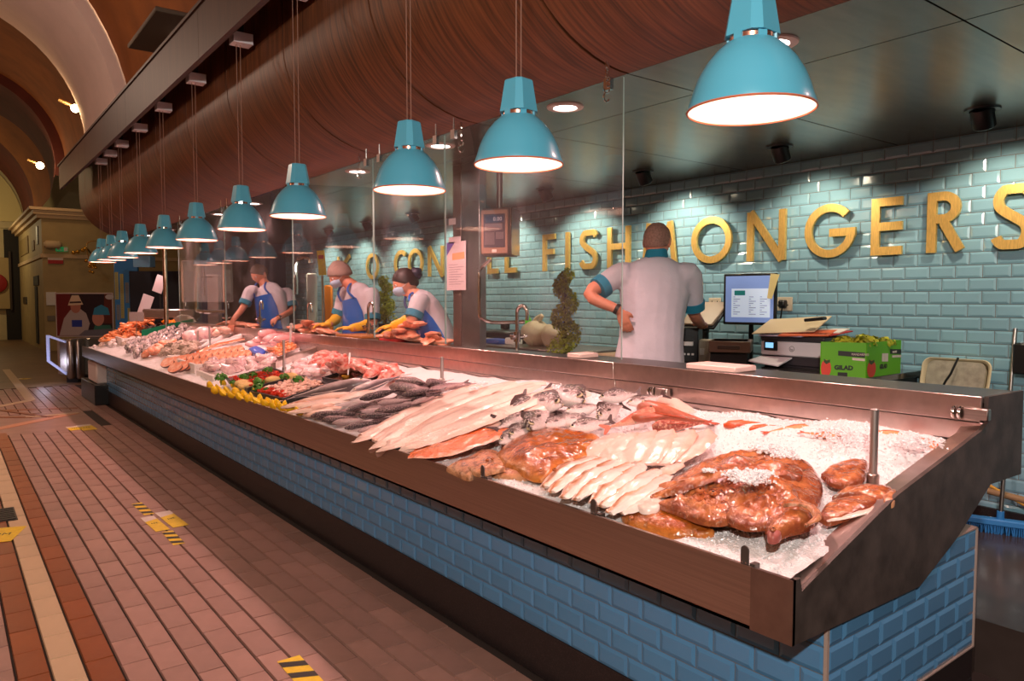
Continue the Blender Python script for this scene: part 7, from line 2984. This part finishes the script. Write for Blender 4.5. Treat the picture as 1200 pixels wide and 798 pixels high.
A_ = (14, -1.23, 4.30, 3.70)
B_ = (16, -.55, 4.60, 2.83)
C_ = (18, -.12, 4.80, 2.62)
D_ = (25, .40, 5.45, 2.30)
E2 = (29, .56, 5.30, 2.42)
F2 = (31, -.20, 4.83, 2.86)
H_ = (34.2, -.15, 4.62, 2.75)
vault([circ_ring(-3, -1.3, 4.32, 3.95), circ_ring(13.98, -1.25, 4.32, 3.92)], plaster_orange, 'ceiling_vault_near')
vault([circ_ring(14, -1.23, 4.30, 3.92), circ_ring(*A_)], plaster_white, 'trim_1')
vault([circ_ring(*A_), circ_ring(*B_), circ_ring(*C_)], plaster_white, 'trim_2')
vault([circ_ring(18.0, -.12, 4.80, 2.62), circ_ring(18.3, -.12, 4.80, 2.9), circ_ring(24.9, .42, 5.45, 2.52)], plaster_orange, 'ceiling_vault_far')
vault([circ_ring(24.9, .42, 5.45, 2.52), circ_ring(*D_), circ_ring(*E2)], plaster_red, 'trim_3')
vault([circ_ring(*E2), circ_ring(*F2)], plaster_orange, 'trim_4')
vault([circ_ring(*F2), circ_ring(*H_)], plaster_red, 'trim_5')
# end wall of the hall with its pale lunette
m = MB()
m.box((-8, 35.2, 0), (9, 35.5, 9))
m.build('wall_end', cream, kind='structure')
m = MB()
m.prism([(-.15 + 2.8 * math.cos(a), 4.55 + 2.8 * math.sin(a)) for a in [i * PI / 24 for i in range(25)]], frame((0, 35.19, 0), (1, 0, 0), (0, 0, 1), (0, -1, 0)), .03)
m.build('trim_6', mat('lunette plaster', hexc(232, 208, 140), .7), kind='structure')
m = MB()
m.box((-8, 35.0, 4.35), (3.0, 35.2, 4.6))
m.build('trim_7', cream, kind='structure')
m = MB()
m.box((-4.9, -3, 0), (-4.7, 35, 4.4))
m.build('wall_left', mat('ochre wall', hexc(150, 100, 56), .8, var=.1, vs=2), kind='structure')
# skylight panel and white post seen above the fascia
p, q = at(186, 8, 'y', 9.0), at(206, 8, 'y', 9.0)
m = MB()
m.bbox((p.x - .1, 8.7, p.z - .15), (q.x + .1, 10.2, p.z - .1), .01)
tag(m.build('ceiling_hatch', mat('grey hatch', hexc(110, 98, 86), .7)), 'grey hatch panel high above the timber fascia', 'hatch')
p = at(207, 38, 'y', 9.3)
m = MB()
m.bbox((p.x - .06, 9.25, p.z - .35), (p.x + .05, 9.35, p.z + .22), .01)
tag(m.build('white_pillar', plaster_white), 'short white post above the timber fascia', 'post')
# spot lamps on the vault
for (px, py, T, lab) in ((88, 127, 18.4, 'lit spot lamp on the white arch'), (47, 194, 25.2, 'lit spot lamp deep in the vault'), (172, 1, 13.6, 'lit spot lamp at the top of the near vault')):
    p = at(px, py, 'y', T)
    o = thing('spot_lamp', lab, 'lamp', p, 'spot lamps on the vault')
    m = MB()
    m.sphere(p, .085 if T < 20 else .1, 14, 10)
    m.build('bulb', mat('warm bulb', (1, .78, .45), .5, emit=20), o, smooth=60)
    m = MB()
    m.tube([p + V((-.08, 0, .06)), p + V((-.3, 0, .14))], .04, 8)
    m.build('holder', mat('brass holder', (.5, .35, .15), .4, .8), o)
    lamp('vault_spot', 'POINT', p - V((.15, .2, .15)), 22, (1, .6, .28), .06)
p = at(114, 91, 'y', 15.6)
m = MB()
m.tube([p, p + V((.12, 0, .05))], .05, 8)
m.tube([p + V((.1, 0, .05)), p + V((.3, 0, .1))], .015, 6)
tag(m.build('camera_bracket', black), 'small black camera on the white arch', 'camera')

# the cream kiosk at the end of the aisle
KX0, KY = 2.45, 26.5
kt = at(38, 243, 'y', KY).z
ks = thing('kiosk', 'cream building front with a moulded cornice at the end of the aisle', 'building', (4, KY, 0))
m = MB()
m.box((KX0, KY, 0), (8.6, 34.9, kt - .3))
m.build('wall', mat('kiosk cream', hexc(172, 150, 104), .7, var=.1, vs=2), ks)
for k, (o1, z0_, z1_) in enumerate(((.12, kt - .3, kt - .2), (.22, kt - .2, kt - .08), (.32, kt - .08, kt))):
    m = MB()
    m.box((KX0 - o1, KY - o1, z0_), (8.6, 34.9, z1_))
    m.build('cornice', mat('cornice paint', hexc(206, 178, 140), .7), ks)
m = MB()
zs_ = at(60, 300, 'y', KY).z
m.box((KX0 - .05, KY - .05, zs_ - .05), (8.6, 34.9, zs_ + .06))
m.build('string_course', MATS['cornice paint'], ks)
# panels, mouldings and dark door on the side facing the aisle
for (px0, px1, py0, py1, ma, nm) in ((24, 34, 283, 296, mat('faded lettering panel', hexc(140, 116, 70), .7), 'sign_panel'), (38, 41, 283, 293, MATS['faded lettering panel'], 'sign_panel'), (41.5, 46.5, 336, 403, blackm, 'door'), (40, 46, 324, 334, blackm, 'fanlight'), (28, 32, 348, 356, black, 'switch_box'), (43, 45.5, 266, 286, black, 'dark_slot')):
    a, b = at(px0, py0, 'x', KX0), at(px1, py1, 'x', KX0)
    y0_, y1_ = sorted((min(a.y, 34.8), min(b.y, 34.8)))
    m = MB()
    m.box((KX0 - .03, y0_, max(.0, min(a.z, b.z))), (KX0 - .001, y1_, max(a.z, b.z)))
    m.build(nm, ma, ks)
for (px, py, w, h, ma, lab, nm, cat) in ((65, 304, .2, .13, whs, 'white and red notice sign on the cream kiosk front', 'wall_notice', 'sign'), (60, 350, .13, .2, paper, 'white paper sheet on the kiosk front left of the poster', 'wall_notice', 'notice'), (60, 373, .1, .08, mat('grey box', hexc(120, 110, 96), .6), 'small grey box on the kiosk front', 'switch_box', 'box')):
    p = at(px, py, 'y', KY - .03)
    o = thing(nm, lab, cat, p)
    m = MB()
    m.bbox((p.x - w, KY - .04, p.z - h), (p.x + w, KY - .0, p.z + h), .005)
    m.build('sheet', ma, o)
    if px == 65:
        m = MB()
        m.box((p.x - w, KY - .045, p.z - h), (p.x + w, KY - .041, p.z - .02))
        m.build('red_band', mat('red band', hexc(176, 40, 40), .6), o)
p = at(72, 292, 'y', KY - .03)
o = thing('exit_sign', 'small green running man exit sign on the cream kiosk front', 'sign', p)
m = MB()
m.bbox((p.x - .15, KY - .06, p.z - .07), (p.x + .17, KY, p.z + .07), .01)
m.build('panel', mat('exit green', hexc(40, 150, 84), .5, emit=.25), o)
M = frame((p.x, KY - .062, p.z), (1, 0, 0), (0, 0, 1), (0, -1, 0))
m = MB()
m.prism([(.06, -.06), (.16, -.06), (.16, .06), (.06, .06)], M, .002)
m.prism([(-.11, -.05), (-.06, .0), (-.02, -.05), (0, -.03), (-.05, .03), (-.08, .05), (-.12, .01)], M, .002)
m.build('pictogram', whs, o)
p = at(62, 287, 'y', KY - .1)
m = MB()
m.bbox((p.x - .24, KY - .25, p.z - .1), (p.x + .22, KY - .0, p.z + .12), .06)
tag(m.build('wall_heater', mat('pale unit', hexc(214, 190, 150), .6), smooth=60), 'pale swagged fabric bunched on the kiosk front left of the exit sign', 'drape')
# tinsel garland with gold baubles
pts = [at(x, y, 'y', KY - .2) for x, y in ((84, 296), (92, 294), (101, 291), (108, 297), (118, 290))]
gl_ = thing('garland', 'thin wire garland with gold baubles along the kiosk front', 'garland', pts[0])
m = MB()
m.tube(catmull(pts, 30), .025, 6)
m.build('wire', mat('garland wire', hexc(90, 74, 40), .6), gl_)
for x, y in ((86, 296), (91, 295), (97, 293), (100, 291), (108, 299)):
    m = MB()
    m.sphere(at(x, y, 'y', KY - .3), .06, 12, 8)
    m.build('bauble', mat('gold bauble', hexc(226, 172, 66), .25, .8), gl_, smooth=60)
p = at(108, 312, 'y', 20.0)
m = MB()
for k in range(14):
    m.sphere(p + V((random.gauss(0, .06), random.gauss(0, .06), random.gauss(0, .09))), .035, 8, 6)
m.tube(catmull([p + V((-.05, 0, .1)), p + V((-.1, 0, .5)), p + V((.1, 0, .6)), p + V((.3, 0, .52))], 14), .01, 6)
tag(m.build('gold_bell', MATS['gold bauble'], smooth=60, kind='stuff'), 'cluster of gold ornaments hanging left of the farthest lamp', 'ornament')

# far wall details: fire hose reel, door frame
p = at(-3, 332, 'y', 35.0)
hr = thing('fire_hose_reel', 'red fire hose reel in a frame on the far wall at the left edge', 'hose reel', p)
m = MB()
m.bbox((p.x - .8, 34.95, p.z - 1.0), (p.x + .42, 35.0, p.z + 1.0), .02)
m.build('backboard', mat('reel board', hexc(176, 150, 100), .7), hr)
for x in (p.x + .38,):
    m = MB()
    m.bbox((x, 34.9, p.z - 1.05), (x + .08, 35.0, p.z + 1.25), .01)
    m.build('frame', mat('dark frame', hexc(60, 44, 30), .6), hr)
m = MB()
m.lathe([(.0005, .1), (.2, .1), (.36, .06), (.38, 0), (.38, -.05)], 28, frame((p.x - .06, 34.9, p.z), (1, 0, 0), (0, 0, 1), (0, -1, 0)))
m.build('reel', mat('reel red', hexc(150, 26, 22), .45), hr)
p = at(18, 345, 'y', 34.9)
m = MB()
m.box((p.x - .3, 35.0, 0), (p.x + .5, 35.19, 4.3))
m.build('door_2', mat('dark passage', hexc(40, 34, 28), .8), kind='structure')

# ------------------------------------------------------------------ poster of two market people behind the glass end case
Zp = 15.6
c = atZ(99, 369, Zp)
po = thing('poster', 'large photo poster of a person in a straw hat and one in a turquoise hat', 'poster', (c.x, c.y, .9))
Mq = frame(c, CR_, U, -CF)
k = Zp / FPX
Wp_, Hp_ = 34 * k, 26 * k
m = MB()
m.bbox((-Wp_, -Hp_, -.03), (Wp_, Hp_, 0), .008, Mq)
m.bbox((-Wp_, -c.z, -.05), (-Wp_ + .06, -Hp_, -.01), .01, Mq)
m.build('frame', mat('poster edge', hexc(190, 170, 160), .5), po)


def flat(name, pts, z, col):
    m = MB()
    m.prism([(x * k, y * k) for x, y in pts], Mq @ Matrix.Translation((0, 0, z)), .001)
    m.build(name, mat('poster ' + name + '%d' % int(z * 10000), hexc(*col), .45), po)


def oval(cx, cy, rx, ry, n=18):
    return [(cx + rx * math.cos(2 * PI * i / n), cy + ry * math.sin(2 * PI * i / n)) for i in range(n)]


flat('background', [(-32.5, -24.5), (32.5, -24.5), (32.5, 24.5), (-32.5, 24.5)], 0, (44, 28, 34))
flat('red_backdrop', [(-32.5, -24.5), (-14, -24.5), (-16, 24.5), (-32.5, 24.5)], .001, (110, 34, 34))
flat('brown_backdrop', [(22, -10), (32.5, -10), (32.5, 24.5), (24, 24.5)], .001, (96, 40, 30))
flat('white_coat', [(-30, -24), (2, -24), (6, -10), (2, 2), (-6, 8), (-16, 6), (-24, -4)], .002, (176, 158, 150))
flat('blue_apron', [(-15, -14), (-3, -14), (-3, -6), (-15, -6)], .003, (44, 60, 140))
flat('face', oval(-10, 10, 6, 8), .003, (176, 112, 90))
flat('straw_hat', [(-19, 11), (-1, 12), (-3, 16), (-6, 23), (-14, 23), (-17, 16)], .004, (214, 184, 150))
flat('hat_band', [(-17, 13.5), (-3, 14), (-3.5, 16), (-16.5, 15.5)], .005, (70, 44, 40))
flat('face', oval(16, -4, 7, 9), .0035, (190, 126, 104))
flat('turquoise_hat', [(10, 0), (30, 0), (28, 8), (20, 12), (12, 8)], .0045, (50, 128, 156))
flat('turquoise_coat', [(12, -12), (30, -12), (34, -24), (8, -24)], .0025, (50, 110, 90))
flat('table', [(-8, -24.5), (32.5, -24.5), (32.5, -16), (0, -18)], .0055, (110, 104, 110))
flat('white_label', oval(30, 21, 5, 3), .002, (190, 180, 176))

# glass end case at the far left with a lit edge
g0 = at(95, 449, 'z', 0)
g1 = at(56, 432, 'z', 0)
gc = thing('glass_case', 'steel and glass display case with a lit blue edge at the far end', 'display case', g0)
Zc = (g0 - EYE).dot(_cf)
kk = Zc / FPX
Mg = frame(atZ(75, 420, Zc), CR_, U, -CF)
m = MB()
m.bbox((-9 * kk, -20 * kk, -1.0), (8 * kk, 22 * kk, -.1), .01, Mg)
m.build('steel_body', steel, gc)
m = MB()
m.bbox((-2 * kk, -36 * kk, -.9), (12 * kk, -22 * kk, -.1), .01, Mg)
m.build('plinth', black, gc)
for nm, x0, x1, ma in (('end_post', 5, 12, steel), ('end_post', 16, 21, steel)):
    m = MB()
    m.bbox((x0 * kk, -24 * kk, -.1), (x1 * kk, 22 * kk, .08), .03, Mg)
    m.build(nm, ma, gc, smooth=60)
m = MB()
ld_ = [(-23, 27), (-20, 27), (-20, -3), (-1, -17), (-1, -20), (-23, -4)]
m.prism([(x * kk, y * kk) for x, y in ld_], Mg @ Matrix.Translation((0, 0, -.1)), .03)
m.prism([(-20 * kk, 27 * kk), (-1 * kk, 20 * kk), (-1 * kk, 18 * kk), (-20 * kk, 24.5 * kk)], Mg @ Matrix.Translation((0, 0, -.1)), .03)
m.build('lit_edge', mat('lit blue edge', hexc(190, 200, 255), .4, emit=.28), gc)
m = MB()
m.bbox((20 * kk, -20 * kk, -.4), (50 * kk, 23 * kk, -.1), .01, Mg)
m.build('glass_front', mat('smoked glass', hexc(84, 84, 78), .1, coat=.6), gc)
lamp('case_light', 'POINT', Mg @ V((-14 * kk, -6 * kk, .3)), 2.5, (.75, .75, 1.0), .1)
# white carton under the far end of the fish counter
p = at(118, 446, 'x', 1.9)
m = MB()
m.bbox((1.8, p.y - .3, p.z - .02), (2.3, p.y + .5, p.z + .3), .02)
tag(m.build('foam_carton', poly_m), 'white foam carton under the far end of the fish counter', 'box')
m = MB()
m.bbox((1.75, p.y - .45, 0.0), (2.4, p.y + .9, p.z - .02), .01)
tag(m.build('low_stand', black), 'dark low stand carrying the white foam carton', 'stand')
